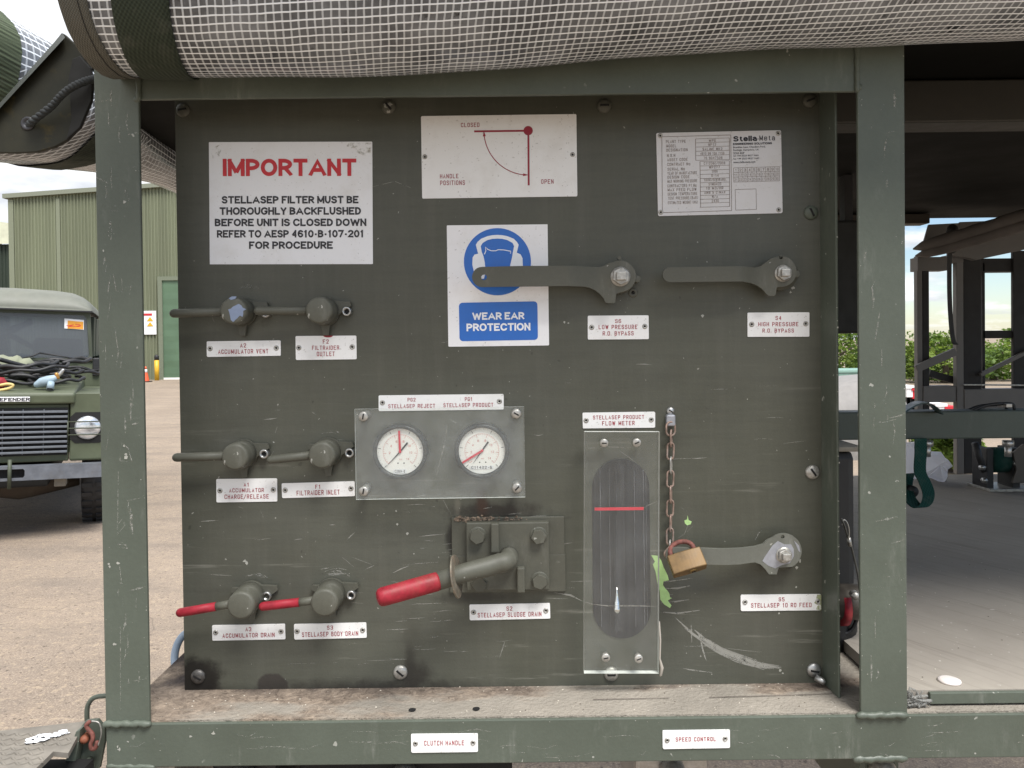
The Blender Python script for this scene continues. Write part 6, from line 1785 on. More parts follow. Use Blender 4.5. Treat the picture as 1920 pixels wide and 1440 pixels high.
obj('grab_loop', mb, M['frame'], at=tuple(q[2]), label='bent olive rod loop rising behind the foot of the frame upright', cat='loop')
# blue hose behind the panel edge
q0 = P(350, 1224, .12)
mb = MB(); mb.s = True
mb.tube([q0 + Vector((math.cos(R(q)) * px(22, .12), .012 * math.sin(R(q)), math.sin(R(q)) * px(33, .12))) for q in range(0, 360, 12)], .0055, 14, closed=True)
obj('hose_loop', mb, m_plain('grey blue hose', (0.26, 0.33, 0.42), .5, scale=30), at=tuple(q0), label='grey blue hose loop peeping out behind the lower edge of the control panel', cat='hose')
# dark gear under the bottom rail
for i, (u0, u1, mm, lab) in enumerate(((205, 330, 'zinc', 'pale metal box under the bottom rail, below the frame corner'), (395, 520, 'black', 'black pump casing under the bottom rail, before the clutch plate'), (560, 960, 'dark', 'long dark gearbox casing under the bottom rail, below the clutch plate'), (1190, 1330, 'steel', 'dull steel bracket under the bottom rail, below the speed plate'), (1610, 1690, 'frame', 'olive hanger under the bottom rail, below the right upright'))):
    a_, b_ = P(u0, 1452, -.03), P(u1, 1500, -.03)
    mb = MB(); mb.box(a_.x, b_.x, -.03, .25, 1.6 - .62, zr0 - .008 if mm != 'frame' else zr0 - .002)
    o = obj('undergear', mb, M[mm], at=(a_.x, -.03, zr0 - .05), bevel=.008, label=lab, cat='machine part')
    mb = MB(); mb.s = True; mb.tube([((a_.x + b_.x) / 2, -.031, zr0 - .04), ((a_.x + b_.x) / 2, -.042, zr0 - .04)], .016, 20, dome=1); obj('bolt', mb, M['zinc'], o)
for i, (u0, u1, lab) in enumerate(((455, 474, 'red handle end just showing under the bottom rail, ahead of the clutch plate'),)):
    a_, b_ = P(u0, 1436, -.05), P(u1, 1450, -.05)
    mb = MB(); mb.s = True; mb.tube([(a_.x, -.05, a_.z - .012), (b_.x, -.05, a_.z - .012)], .007, 14, dome=2); obj('handle_end', mb, M['red'], at=(a_.x, -.05, a_.z), label=lab, cat='handle')

# ================================================================ RIGHT HAND COMPARTMENT
# pump housing behind the panel
hx1 = P(1606, 900, .17).x; hz = P(1600, 846, .17).z
mb = MB()
mb.box(.06, hx1, .17, .62, zs + .0025, hz)
ph = obj('pump_housing', mb, m_plain('black housing', (0.012, 0.012, 0.012), .6), at=(.3, .17, zs), bevel=.012, label='black pump housing standing on the deck behind the control panel', cat='housing')
mb = MB(); mb.box(.05, hx1 + .008, .16, .63, hz + .0005, hz + .008); obj('lid', mb, m_plain('lit housing lid', (0.22, 0.20, 0.16), .8), ph, bevel=.002)  # pale colour paints the lit top edge of the black housing
# hanging box between panel and upright
a_, b_ = P(1555, 437, .8), P(1652, 624, .8)
mb = MB(); mb.box(a_.x, b_.x, .8, 1.15, b_.z, a_.z + .03)
jb = obj('junction_box', mb, m_plain('matt black box', (0.010, 0.011, 0.010), .7), at=((a_.x + b_.x) / 2, .8, a_.z), bevel=.006, label='matt black box hung under the canopy between the panel and the upright', cat='box')
mb = MB()
for xx in (a_.x + .02, b_.x - .04):
    mb.box(xx, xx + .02, .9, .93, a_.z + .0302, zc - .001)
obj('hanger', mb, M['black'], jb)
# cross rail
y = .60
a_, b_ = P(1500, 772, y), P(1940, 824, y)
cr0 = root('cross_rail', ((a_.x + b_.x) / 2, y, b_.z), 'olive green box rail crossing above the plywood floor', 'rail')
mb = MB(); mb.box(a_.x, 2.6, y, y + .055, P(1800, 823, y).z, P(1800, 771, y).z); obj('bar', mb, m_paint('rail paint', (0.070, 0.088, 0.074), .5, worn=.15), cr0, bevel=.003)
for xx in (a_.x + .02, 2.4):
    mb = MB(); mb.box(xx, xx + .05, y + .004, y + .05, zs + .0025 if xx < px0 else zs + .02, P(1800, 823, y).z - .0005); obj('leg', mb, M['frame'], cr0, bevel=.002)
# green ratchet strap
def strip(mb, path, wdir, w, th=.002):
    """flat webbing along a path, width along wdir."""
    path = [Vector(p) for p in path]; wd = Vector(wdir).normalized(); n = len(path); vs = []
    for i, p in enumerate(path):
        t = (path[min(i + 1, n - 1)] - path[max(i - 1, 0)]).normalized(); nn = t.cross(wd).normalized()
        for a_, b_ in ((-1, -1), (1, -1), (1, 1), (-1, 1)):
            vs.append(p + wd * a_ * w / 2 + nn * b_ * th / 2)
    fs = [(0, 1, 2, 3), tuple((n - 1) * 4 + i for i in (3, 2, 1, 0))]
    for i in range(n - 1):
        for j in range(4):
            fs.append((i * 4 + j, (i + 1) * 4 + j, (i + 1) * 4 + (j + 1) % 4, i * 4 + (j + 1) % 4))
    mb.add(vs, fs)
ys = y - .012
rs = root('ratchet_strap', tuple(P(1726, 800, ys)), 'dark green webbing strap looped over the cross rail and hanging down', 'strap')
q = [P(u, v, yy) for u, v, yy in ((1726, 822, ys), (1726, 850, ys), (1725, 884, ys), (1733, 902, ys - .005), (1741, 925, ys - .02), (1737, 944, ys - .04), (1724, 951, ys - .045), (1708, 938, ys - .02), (1700, 915, ys + .02), (1704, 888, ys + .05))]
mb = MB(); strip(mb, [along(q, i / 40) for i in range(41)], (1, .25, 0), .029); obj('webbing', mb, M['webgreen'], rs)
q = [P(u, v, yy) for u, v, yy in ((1690, 772, ys - .01), (1705, 762, ys + .0), (1722, 755, ys + .01), (1738, 756, ys + .01), (1752, 764, ys), (1762, 775, ys - .008))]
mb = MB(); strip(mb, [along(q, i / 20) for i in range(21)], (.25, 1, 0), .05, .003); obj('buckle', mb, m_plain('dark green buckle', (0.012, 0.032, 0.028), .4), rs)
c = P(1712, 922, ys + .012); mb = MB(); mb.s = True; mb.tube([(c.x, ys + .012, c.z), (c.x, ys + .03, c.z)], .012, 20); obj('spool', mb, M['black'], rs)
# hex fittings under the rail
for i, (u, lab) in enumerate(((1739, 'bright hose fitting under the rail beside the green strap'), (1890, 'bright hose fitting under the rail beside the black winch'))):
    c = P(u, 826, y + .02); mb = MB(); mb.s = True
    t = root('hose_fitting', tuple(c), lab, 'fitting', 'bright fittings under the cross rail')
    mb.tube([(c.x, c.y, c.z), (c.x, c.y, c.z - .012)], .011, 6); obj('nut', mb, M['steel'], t)
    mb = MB(); mb.s = True; mb.tube([(c.x, c.y, c.z - .012), (c.x, c.y, c.z - .034)], .0065, 14); obj('stem', mb, M['steel'], t)
# plastic bag
g = G('milky plastic'); tr_ = g.t.nodes.new('ShaderNodeBsdfTranslucent'); tr_.inputs[0].default_value = (.92, .92, .95, 1)
m_ = g.t.nodes.new('ShaderNodeMixShader'); m_.inputs[0].default_value = .68; g.link(g.bsdf((.86, .85, .87), .35), m_.inputs[1]); g.link(tr_.outputs[0], m_.inputs[2])
BAG = g.done(m_.outputs[0])
yb_ = 1.30
mb = MB(); mb.s = False; r3 = random.Random(8)
out_ = [(1694, 830), (1714, 828), (1738, 846), (1764, 847), (1772, 858), (1779, 868), (1772, 880), (1770, 888), (1774, 900), (1768, 908), (1752, 898), (1738, 894), (1716, 898), (1694, 902)]
ctr_ = P(1735, 870, yb_)
fr_ring = [P(u, v, yb_ + r3.uniform(-.01, .01)) for u, v in out_]
mid1 = [ctr_.lerp(p_, .62) + Vector((0, -.05 + r3.uniform(-.02, .02), r3.uniform(-.008, .008))) for p_ in fr_ring]
bk1 = [ctr_.lerp(p_, .7) + Vector((0, .06 + r3.uniform(-.02, .02), 0)) for p_ in fr_ring]
n = len(out_)
mb.add(fr_ring + mid1 + bk1 + [ctr_ + Vector((.01, -.06, .006)), ctr_ + Vector((0, .09, 0))], [((i + 1) % n, i, n + i, n + (i + 1) % n) for i in range(n)] + [(n + (i + 1) % n, n + i, 3 * n) for i in range(n)] + [(i, (i + 1) % n, 2 * n + (i + 1) % n, 2 * n + i) for i in range(n)] + [(2 * n + i, 2 * n + (i + 1) % n, 3 * n + 1) for i in range(n)])
obj('plastic_bag', mb, BAG, at=tuple(ctr_), label='crumpled milky plastic bag lying at the far end of the plywood floor', cat='plastic bag')
# winch at the far end
yw = 1.18
wr = root('winch', tuple(P(1865, 880, yw)), 'black drum winch with bright bolts on the far end of the floor', 'winch')
c0, c1 = P(1852, 862, yw), P(1884, 862, yw)
mb = MB(); mb.s = True; mb.tube([c0, c1], .036, 26); obj('drum', mb, M['webgreen'], wr)
for u0, u1 in ((1838, 1851), (1886, 1900)):
    a_, b_ = P(u0, 838, yw), P(u1, 905, yw); mb = MB(); mb.box(a_.x, b_.x, yw - .03, yw + .04, zs + .02, a_.z); obj('side_bracket', mb, M['black'], wr, bevel=.002)
for u, v in ((1839, 876), (1843, 900), (1902, 868)):
    c = P(u, v, yw - .032); mb = MB(); mb.s = True; mb.tube([(c.x, c.y + .001, c.z), (c.x, c.y - .012, c.z)], .0075, 6); obj('bolt', mb, M['steel'], wr)
a_, b_ = P(1836, 893, yw), P(1920, 905, yw); mb = MB(); mb.box(a_.x, b_.x, yw - .05, yw + .06, zs + .0198, zs + .027); obj('base', mb, M['zinc'], wr, bevel=.001)
c0 = P(1905, 850, yw); mb = MB(); mb.prism([xz(u, v, yw - .04) for u, v in ((1898, 848), (1918, 832), (1940, 840), (1936, 905), (1896, 905), (1904, 880))], yw - .045, yw - .037); obj('pawl', mb, m_plain('grey brown pawl', (0.09, 0.08, 0.07), .5, .4), wr, bevel=.001)
q = [P(u, v, yw - .03) for u, v in ((1828, 830), (1836, 858), (1846, 884))]
mb = MB(); mb.s = True; mb.tube(q, .009, 12); obj('hose', mb, M['black'], wr)
# clip and bright catch on the rail
q = [P(u, v, y + .02) for u, v in ((1826, 769), (1850, 760), (1880, 757), (1898, 758), (1902, 766))]
sc_ = root('spring_catch', tuple(q[2]), 'black wire catch with a bright tab lying on the cross rail', 'catch')
mb = MB(); mb.s = True; mb.tube([along(q, i / 30) for i in range(31)], .0035, 10, dome=2); mb.tube([v_ + Vector((0, .025, -.004)) for v_ in [along(q, i / 30) for i in range(31)]], .0035, 10, dome=2); obj('wire', mb, M['black'], sc_)
a_, b_ = P(1886, 757, y + .01), P(1897, 764, y + .01); mb = MB(); mb.box(a_.x, b_.x, y + .008, y + .04, b_.z, a_.z); obj('tab', mb, M['steel'], sc_, bevel=.001)
# rear body frame
yr = 1.46
BR = m_plain('brown grey body paint', (0.16, 0.15, 0.14), .6, scale=14)
BRD = m_plain('shaded inner channel', (0.020, 0.018, 0.017), .7)  # darker copy of the body paint, shade put into the colour
bf = root('rear_body_frame', tuple(P(1800, 890, yr)), 'brown grey open body frame of posts and rails at the far end of the deck', 'body frame')
def bar(name, u0, v0, u1, v1, yy, d, mat, bev=.002):
    a_, b_ = P(u0, v0, yy), P(u1, v1, yy); mb = MB(); mb.box(a_.x, b_.x, yy, yy + d, b_.z, a_.z); return obj(name, mb, mat, bf, bevel=bev)
def post2(u0, u1, u2, v0, v1):
    bar('post', u0, v0, u1, v1, yr, .022, BR)
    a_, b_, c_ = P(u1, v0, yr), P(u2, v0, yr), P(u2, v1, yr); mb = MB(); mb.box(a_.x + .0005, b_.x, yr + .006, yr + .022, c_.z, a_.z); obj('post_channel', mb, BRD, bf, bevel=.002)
post2(1719.5, 1731, 1744, 480, 893); post2(1793, 1808, 1842, 462, 889)
for (u0, v0, u1, v1) in ((1900, 470, 1950, 893),):
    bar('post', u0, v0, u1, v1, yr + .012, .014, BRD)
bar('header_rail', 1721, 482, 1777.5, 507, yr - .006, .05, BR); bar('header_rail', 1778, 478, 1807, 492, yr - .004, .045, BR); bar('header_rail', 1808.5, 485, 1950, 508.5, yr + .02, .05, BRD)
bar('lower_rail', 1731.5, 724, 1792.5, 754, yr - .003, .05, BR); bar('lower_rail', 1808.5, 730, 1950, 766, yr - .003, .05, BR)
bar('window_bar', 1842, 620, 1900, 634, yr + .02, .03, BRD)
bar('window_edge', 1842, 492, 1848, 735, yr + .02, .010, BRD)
def stick(name, u0, v0, u1, v1, w, yy, mat, d=.012):
    a_, b_ = P(u0, v0, yy), P(u1, v1, yy); t = (b_ - a_).normalized(); n_ = Vector((-t.z, 0, t.x)) * px(w, yy) / 2
    mb = MB(); mb.prism([(a_.x + n_.x, a_.z + n_.z), (a_.x - n_.x, a_.z - n_.z), (b_.x - n_.x, b_.z - n_.z), (b_.x + n_.x, b_.z + n_.z)], yy, yy + d); obj(name, mb, mat, bf, bevel=.001)
stick('brace', 1719, 692, 1793, 659, 14, yr - .022, BR); stick('brace', 1744, 700, 1794, 714, 13, yr + .03, BRD); stick('brace', 1840, 703, 1935, 656, 7, yr - .01, BR)
stick('stay_wire', 1808, 721.5, 1950, 722.5, 3, yr - .02, M['zinc'], .004)
mb = MB()
mb.prism([xz(u, v, yr - .03) for u, v in ((1780, 466), (1950, 408), (1950, 462), (1828, 488), (1812, 484), (1780, 478))], yr - .04, yr - .012); obj('header_rail', mb, BR, bf, bevel=.002)
# rolled sheet on the rear header
rr0 = root('rear_sheet_roll', tuple(P(1800, 460, yr - .08)), 'double roll of brown sheeting strapped under the far canopy edge', 'rolled tarpaulin')
for (a1, a2, rr_) in (((1712, 467), (1945, 396), .020), ((1716, 480), (1945, 414), .017)):
    q = [P(lerp(a1[0], a2[0], t), lerp(a1[1], a2[1], t) + 2 * math.sin(t * 3.1), yr - .08 - .25 * t) for t in [i / 12 for i in range(13)]]
    mb = MB(); mb.s = True; mb.tube(q, [rr_ * (.12 if i == 0 else (.8 if i == 1 else 1 + .06 * math.sin(i * 2.2))) for i in range(13)], 16)
    obj('sheet', mb, m_plain('brown sheeting', (0.115, 0.10, 0.088), .7, 0, .2, 18), rr0)
q = [P(u, v, yr - .10) for u, v in ((1790, 430), (1785, 445), (1781, 475), (1780, 520), (1781, 570), (1784, 615), (1788, 640), (1793, 646))]
mb = MB(); strip(mb, [along(q, i / 40) for i in range(41)], (1, .3, 0), px(9, yr - .1), .004); obj('strap', mb, BRD, rr0)
c = P(1786, 449, yr - .125); mb = MB(); mb.s = True; mb.tube([c + Vector((0, 0, .03)), c + Vector((.002, .01, .0)), c + Vector((0, .0, -.03))], [.016, .02, .012], 14, dome=2); obj('knot', mb, BRD, rr0)
mb = MB(); mb.prism([xz(u, v, yr - .02) for u, v in ((1742, 421), (1800, 418), (1795, 436), (1730, 462))], yr - .02, yr - .012); mb.prism([xz(u, v, yr - .02) for u, v in ((1801, 416), (1960, 410), (1960, 425), (1796, 450))], yr - .018, yr - .010); obj('corner_flap', mb, BR, rr0)
# cable, extinguisher between flange and upright
q = [P(u, v, yy) for u, v, yy in ((1577, 972, .02), (1583, 985, .02), (1591, 1012, .03), (1596, 1024, .03), (1602, 1048, .04), (1608, 1075, .05), (1612, 1110, .06))]
wc = root('wire_cable', tuple(q[3]), 'thin wire cable with a crimped loop in the gap beside the panel flange', 'cable')
mb = MB(); mb.s = True; mb.tube([along(q, i / 40) for i in range(41)], .0013, 10); obj('wire', mb, m_plain('grey cable', (0.10, 0.10, 0.09), .5, .3), wc)
q2 = [P(u, v, .025) for u, v in ((1591, 1012), (1592, 995), (1588, 980), (1582, 975), (1579, 985))]
mb = MB(); mb.s = True; mb.tube([along(q2, i / 30) for i in range(31)], .0010, 8); obj('loop', mb, M['zinc'], wc)
mb = MB(); mb.s = True; mb.tube([P(1591, 1008, .03), P(1594, 1024, .03)], .0028, 12); obj('crimp', mb, M['zinc'], wc)
yv = .10
rv = root('pipe_coupling', tuple(P(1594, 1130, yv)), 'grimy pipe coupling with a red band in the gap beside the panel flange', 'coupling')
c0, c1 = P(1560, 1128, yv), P(1606, 1128, yv)
mb = MB(); mb.s = True; mb.tube([c0, c1], px(33, yv), 28, dome=1); obj('body', mb, m_plain('grimy bronze', (0.075, 0.066, 0.055), .5, .4, .3, 60), rv)
c2, c3 = P(1570, 1135, yv), P(1583, 1135, yv)
mb = MB(); mb.s = True; mb.tube([c2, c3], px(37, yv), 28); obj('red_band', mb, M['red'], rv)
c4 = P(1599, 1113, yv - .028); mb = MB(); mb.s = True; mb.tube([c4, c4 + Vector((0, -.012, 0))], .006, 6); obj('nut', mb, M['zinc'], rv)
q = [P(u, v, yv) for u, v in ((1576, 1188), (1590, 1186), (1600, 1176), (1606, 1160), (1611, 1120))]
mb = MB(); mb.s = True; mb.tube([along(q, i / 24) for i in range(25)], .0028, 10); obj('pipe', mb, M['black'], rv)
mb = MB(); mb.s = True; c5 = P(1575, 1230, .16); mb.tube([(c5.x - .05, .16, zs + .0025), (c5.x - .05, .16, zs + .06), (c5.x - .05, .16, zs + .075)], [.07, .07, .05], 28); 
obj('round_pump', mb, M['black'], at=(c5.x - .05, .16, zs), label='black round pump on the deck behind the panel flange', cat='pump')

# ================================================================ FIELD CAR BEHIND THE FRAME
YL = 5.6
pv = P(203, 800, YL); pt = P(100, 800, YL)
CARM = Matrix.Translation((pv.x, YL, 0)) @ Matrix.Rotation(R(26), 4, 'Z') @ Matrix.Translation((-pv.x, -YL, 0)) @ Matrix.Translation((pt.x, YL, .9)) @ Matrix.Rotation(R(2.0), 4, 'Y') @ Matrix.Translation((-pt.x, -YL, -.9))
CARM = Matrix.Translation((0, 0, -.0)) @ CARM
XF = CARM
ARMY = m_paint('field car paint', (0.075, 0.088, 0.052), .5, worn=.12)
ARMYD = m_paint('field car lower paint', (0.058, 0.068, 0.045), .55, worn=.1)
xw = .895
cx = pv.x - xw
ve = root('field_car', (cx, YL + 2, 0), 'olive green four wheel drive military car with a pale hard top parked in the yard', 'car')
def VP(u, v, y): return P(u, v, y)
def zof(v, y): return P(100, v, y).z
def xof(u, y): return P(u, 800, y).x - cx
def vbox(name, x0, x1, y0, y1, z0, z1, mat, bev=.02, parent=None):
    mb = MB(); mb.box(cx + x0, cx + x1, y0, y1, z0, z1); return obj(name, mb, mat, parent or ve, bevel=bev, seg=3)
zb_lip0, zb_lip1 = zof(757, YL), zof(735, YL)
z_bump0, z_bump1 = zof(897, YL - .08), zof(871, YL - .08)
zwing = zof(738, YL)
xg = xof(129, YL)                    # half width of the grille panel
bw = xof(140, YL)
# wings, one each side
for s in (-1, 1):
    lo, hi = sorted((s * (xg + .006), s * xw))
    mb = MB(); mb.prism([(cx + lo, z_bump1 + .012), (cx + hi, z_bump1 + .012), (cx + hi, zwing - .03), (cx + hi - .02 * s if s > 0 else cx + hi, zwing), (cx + lo, zwing)], YL, YL + 1.30)
    obj('front_wing', mb, ARMY, ve, bevel=.018, seg=3)
    hx, hz_ = cx + s * xof(164.5, YL), zof(803, YL)
    rr_ = px(21.7, YL)
    hl = MB(); hl.s = True; hl.lathe([(.004, YL - .034), (rr_ * .5, YL - .032), (rr_ * .85, YL - .024), (rr_, YL - .012), (rr_, YL - .003)], hx, hz_, 36)
    g = G('headlamp glass %d' % s)
    hlo = obj('headlight', hl, g.done(g.bsdf(g.mix(g.ramp(g.noise(16, 4), .3, .7), (.40, .42, .45), (.85, .87, .9)), .12, .55, .6)), ve)
    mb = MB(); m_ = rr_ * 1.32; mb.prism([(hx - m_, hz_ - m_ * .7), (hx - m_ * .7, hz_ - m_), (hx + m_ * .7, hz_ - m_), (hx + m_, hz_ - m_ * .7), (hx + m_, hz_ + m_ * .7), (hx + m_ * .7, hz_ + m_), (hx - m_ * .7, hz_ + m_), (hx - m_, hz_ + m_ * .7)], YL - .0035, YL - .0005); obj('lamp_surround', mb, M['dark'], hlo)
    mb = MB(); mb.s = True
    for dz_ in (-.055, 0, .055): mb.tube([(hx - m_ * 1.1, YL - .045, hz_ + dz_), (hx + m_ * 1.1, YL - .045, hz_ + dz_)], .005, 8)
    for dx_ in (-1, 1): mb.tube([(hx + dx_ * m_ * 1.1, YL - .045, hz_ - .06), (hx + dx_ * m_ * 1.1, YL - .045, hz_ + .06)], .005, 8); mb.tube([(hx + dx_ * m_ * 1.1, YL - .045, hz_), (hx + dx_ * m_ * 1.1, YL, hz_)], .005, 8)
    obj('lamp_guard', mb, ARMYD, hlo)
# radiator panel, bonnet, grille
vbox('radiator_panel', -xg, xg, YL + .02, YL + .10, z_bump1 + .012, zb_lip0 - .004, ARMY, .012)
zhood = zof(690, YL + 1.25)
mb = MB(); n = 8; prof = [(YL - .03, zb_lip0), (YL - .035, zb_lip1 - .02), (YL - .01, zb_lip1 + .005), (YL + .3, zb_lip1 + .03), (YL + .8, zb_lip1 + .05), (YL + 1.3, zb_lip1 + .06), (YL + 1.3, zb_lip0), (YL + .05, zb_lip0)]
vs = [(cx + sx_ * (bw if 2 <= i <= 5 else bw + .0), y_, z_) for sx_ in (-1, 1) for i, (y_, z_) in enumerate(prof)]
k = len(prof)
mb.add(vs, [tuple(range(k)), tuple(range(k, 2 * k))[::-1]] + [(i, i + k, (i + 1) % k + k, (i + 1) % k) for i in range(k)]); obj('bonnet', mb, ARMY, ve, bevel=.03, seg=3)
gz0, gz1, gx = zof(851, YL), zof(767, YL), xof(127, YL)
mb = MB(); mb.box(cx - gx, cx + gx, YL + .004, YL + .0195, gz0 - .01, gz1 + .01); gr = obj('grille', mb, M['dark'], ve)
mb = MB()
for i in range(9):
    z = lerp(gz0, gz1, (i + .5) / 9)
    mb.box(cx - gx, cx + gx, YL - .035, YL + .0035, z - .009, z + .009)
for u in (43, 82, 5, -40, -80): mb.box(P(u, 800, YL).x - .004, P(u, 800, YL).x + .004, YL - .01, YL + .003, gz0, gz1)
obj('slat', mb, m_plain('grey plastic grille', (0.105, 0.115, 0.13), .5), gr, bevel=.003)
# badge
a_, b_ = P(-40, 744.5, YL - .04), P(56, 753, YL - .04)
mb = MB(); mb.box(a_.x, b_.x, YL - .044, YL - .036, b_.z, a_.z); bd = obj('badge', mb, M['whitecool'], ve, bevel=.002)
mb = MB(); letter_px(mb, 'DEFENDER', -3, 50, 745.8, 752, YL - .0455, 0, True); obj('lettering', mb, M['blackink'], bd)
# bumper
mb = MB(); zb0, zb1 = z_bump0, z_bump1
y0 = YL - .12
hl_ = [(cx - xof(48, y0), lerp(zb0, zb1, .2)), (cx + xof(45, y0), lerp(zb0, zb1, .2)), (cx + xof(48, y0), lerp(zb0, zb1, .35)), (cx + xof(48, y0), lerp(zb0, zb1, .7)), (cx + xof(45, y0), lerp(zb0, zb1, .82)), (cx - xof(48, y0), lerp(zb0, zb1, .82))]
mb.prism([(cx - xw, zb0), (cx + xw, zb0), (cx + xw, zb1), (cx - xw, zb1)], y0, y0 + .006, holes=[hl_]); mb.box(cx - xw, cx + xw, y0 + .0062, y0 + .1, zb1 - .006, zb1); mb.box(cx - xw, cx + xw, y0 + .0062, y0 + .1, zb0, zb0 + .006)
bp = obj('bumper', mb, m_plain('grey blue steel bumper', (0.125, 0.135, 0.155), .5, .2, .25, 12, dirt=.3), ve)
mb = MB(); mb.box(cx - xof(48, y0), cx + xof(48, y0), y0 + .05, y0 + .06, zb0 + .007, zb1 - .007); obj('winch_recess', mb, M['dark'], bp)
mb = MB(); mb.s = True; c = P(18, 880, y0 - .02); mb.tube([(c.x, y0 - .02, zb0 - .06), (c.x, y0 - .02, zb1 + .06)], .014, 12); obj('tow_pin', mb, ARMYD, bp)
# underbody
DB = m_plain('muddy axle', (0.075, 0.055, 0.04), .9, scale=8, dirt=.5)
vbox('chassis', -.45, .45, YL + .1, YL + 3.2, .42, .58, M['dark'], .02)
mb = MB(); mb.s = True; mb.tube([(cx - .65, YL + .65, .38), (cx - .2, YL + .65, .36), (cx + .18, YL + .65, .36), (cx + .25, YL + .65, .36), (cx + .65, YL + .65, .38)], [.05, .06, .13, .12, .05], 18); obj('axle', mb, DB, ve)
vbox('tow_bracket', xof(104, YL), xof(126, YL), YL - .02, YL + .12, zof(912, YL), zb0 - .001, m_plain('dusty bracket', (.20, .18, .15), .8), .006)
for s in (-1, 1):
    for yy, nm in ((YL + .65, 'f'), (YL + 3.0, 'r')):
        wx = cx + s * .785
        mb = MB(); mb.s = True
        Mx = Matrix.Rotation(R(90), 4, 'Z')
        prof = [(.21, -.095), (.30, -.105), (.365, -.095), (.385, -.07), (.39, 0), (.385, .07), (.365, .095), (.30, .105), (.21, .095)]
        mb.lathe(prof, 0, 0, 40, Mx.to_3x3())
        for v_ in mb.v: v_ += Vector((wx, yy, .39))
        wh_ = obj('wheel', mb, M['black'], ve)
        mb = MB(); mb.s = True; mb.lathe([(.03, -.02), (.1, -.03), (.16, -.06), (.21, -.085), (.215, .085), (.05, .08)] if s < 0 else [(.05, -.08), (.215, -.085), (.21, .085), (.16, .06), (.1, .03), (.03, .02)], 0, 0, 32, Mx.to_3x3())
        for v_ in mb.v: v_ += Vector((wx, yy, .39))
        obj('rim', mb, ARMYD, wh_)
        mb = MB()
        for q in range(30):
            A_ = R(q * 12); 
            for sx_ in (-1, 1):
                Mq = Matrix.Translation((wx + sx_ * .055, yy, .39)) @ Matrix.Rotation(A_ + sx_ * .1, 4, 'X') @ Matrix.Translation((0, 0, .388))
                mb.box(-.04, .04, -.018, .018, -.01, .012, Mq)
        obj('tread_pattern', mb, M['black'], wh_)
# windscreen and cab
YWs = YL + 1.32
zw0, zw1 = zof(675, YWs), zof(586, YWs)
xs1 = P(174, 660, YWs).x - cx; xt1 = P(163, 592, YWs).x - cx; print('CAR', xs1, xt1, zw0, zw1)
vbox('bulkhead', -xw + .02, xw - .02, YWs, YWs + .12, .55, zw0 - .01, ARMY, .02)
mb = MB()
o_ = [(cx - xs1, zw0 - .008), (cx + xs1, zw0 - .008), (cx + xt1 + .03, zw1), (cx + xt1 - .01, zw1 + .03), (cx - xt1 + .01, zw1 + .03), (cx - xt1 - .03, zw1)]
i_ = [(cx - xs1 + .05, zw0 + .022), (cx + xs1 - .05, zw0 + .022), (cx + xs1 - .03, zw0 + .05), (cx + xt1 - .0, zw1 - .05), (cx + xt1 - .03, zw1 - .015), (cx - xt1 + .03, zw1 - .015), (cx - xt1 + .0, zw1 - .05), (cx - xs1 + .03, zw0 + .05)]
mb.prism(o_, YWs - .02, YWs + .03, holes=[i_]); wf = obj('windscreen_frame', mb, ARMYD, ve, bevel=.004)
g = G('windscreen glass'); gl = g.bsdf((.13, .145, .165), .08, 0, .7);  # grey-blue base colour stands in for sky reflected in the glass
GLASS = g.done(g.transp(gl, .55, (.55, .6, .68)))
mb = MB(); mb.prism(i_, YWs + .002, YWs + .008); obj('windscreen', mb, GLASS, wf)
a_, b_ = P(121, 597, YWs), P(157, 618.5, YWs)
mb = MB(); mb.prism([(a_.x, a_.z), (a_.x, b_.z + .01), (b_.x, b_.z), (b_.x, a_.z - .01)], YWs - .0035, YWs + .0015); skk = obj('sticker', mb, M['whitecool'], wf)
mb = MB(); a2, b2 = P(127, 601, YWs), P(156, 617.5, YWs); mb.prism([(a2.x, b2.z + .004), (b2.x, b2.z), (b2.x, a2.z - .008), (a2.x, a2.z)], YWs - .0055, YWs - .0036); obj('orange_print', mb, m_plain('orange print', (0.68, 0.30, 0.03), .5), skk)
mb = MB(); ar = random.Random(6)
for _ in range(7):
    u, v = ar.uniform(130, 152), ar.uniform(604, 614); mb.ribbon([xz(u - 5, v + ar.uniform(-2, 2), YWs), xz(u, v, YWs), xz(u + 4, v + ar.uniform(-2, 2), YWs)], .006, YWs - .0058 - _ * .00004)
obj('red_print', mb, M['redsign'], skk)
mb = MB(); mb.s = True
for pts in (((75, 662), (110, 667), (146, 674)), ((20, 676), (60, 668), (76, 661)), ((-90, 664), (-60, 668), (-25, 674))):
    mb.tube([P(u, v, YWs - .035) for u, v in pts], .007, 8)
obj('wiper', mb, M['black'], wf)
# seats and tilt frame seen through the glass
mb = MB(); mb.s = True
for a1, a2 in (((2, 622), (60, 604)), ((18, 628), (70, 655)), ((60, 600), (-10, 640))): mb.tube([P(*a1, YWs + 1.6), P(*a2, YWs + 1.6)], .03, 8)
obj('roll_bar', mb, M['black'], ve)
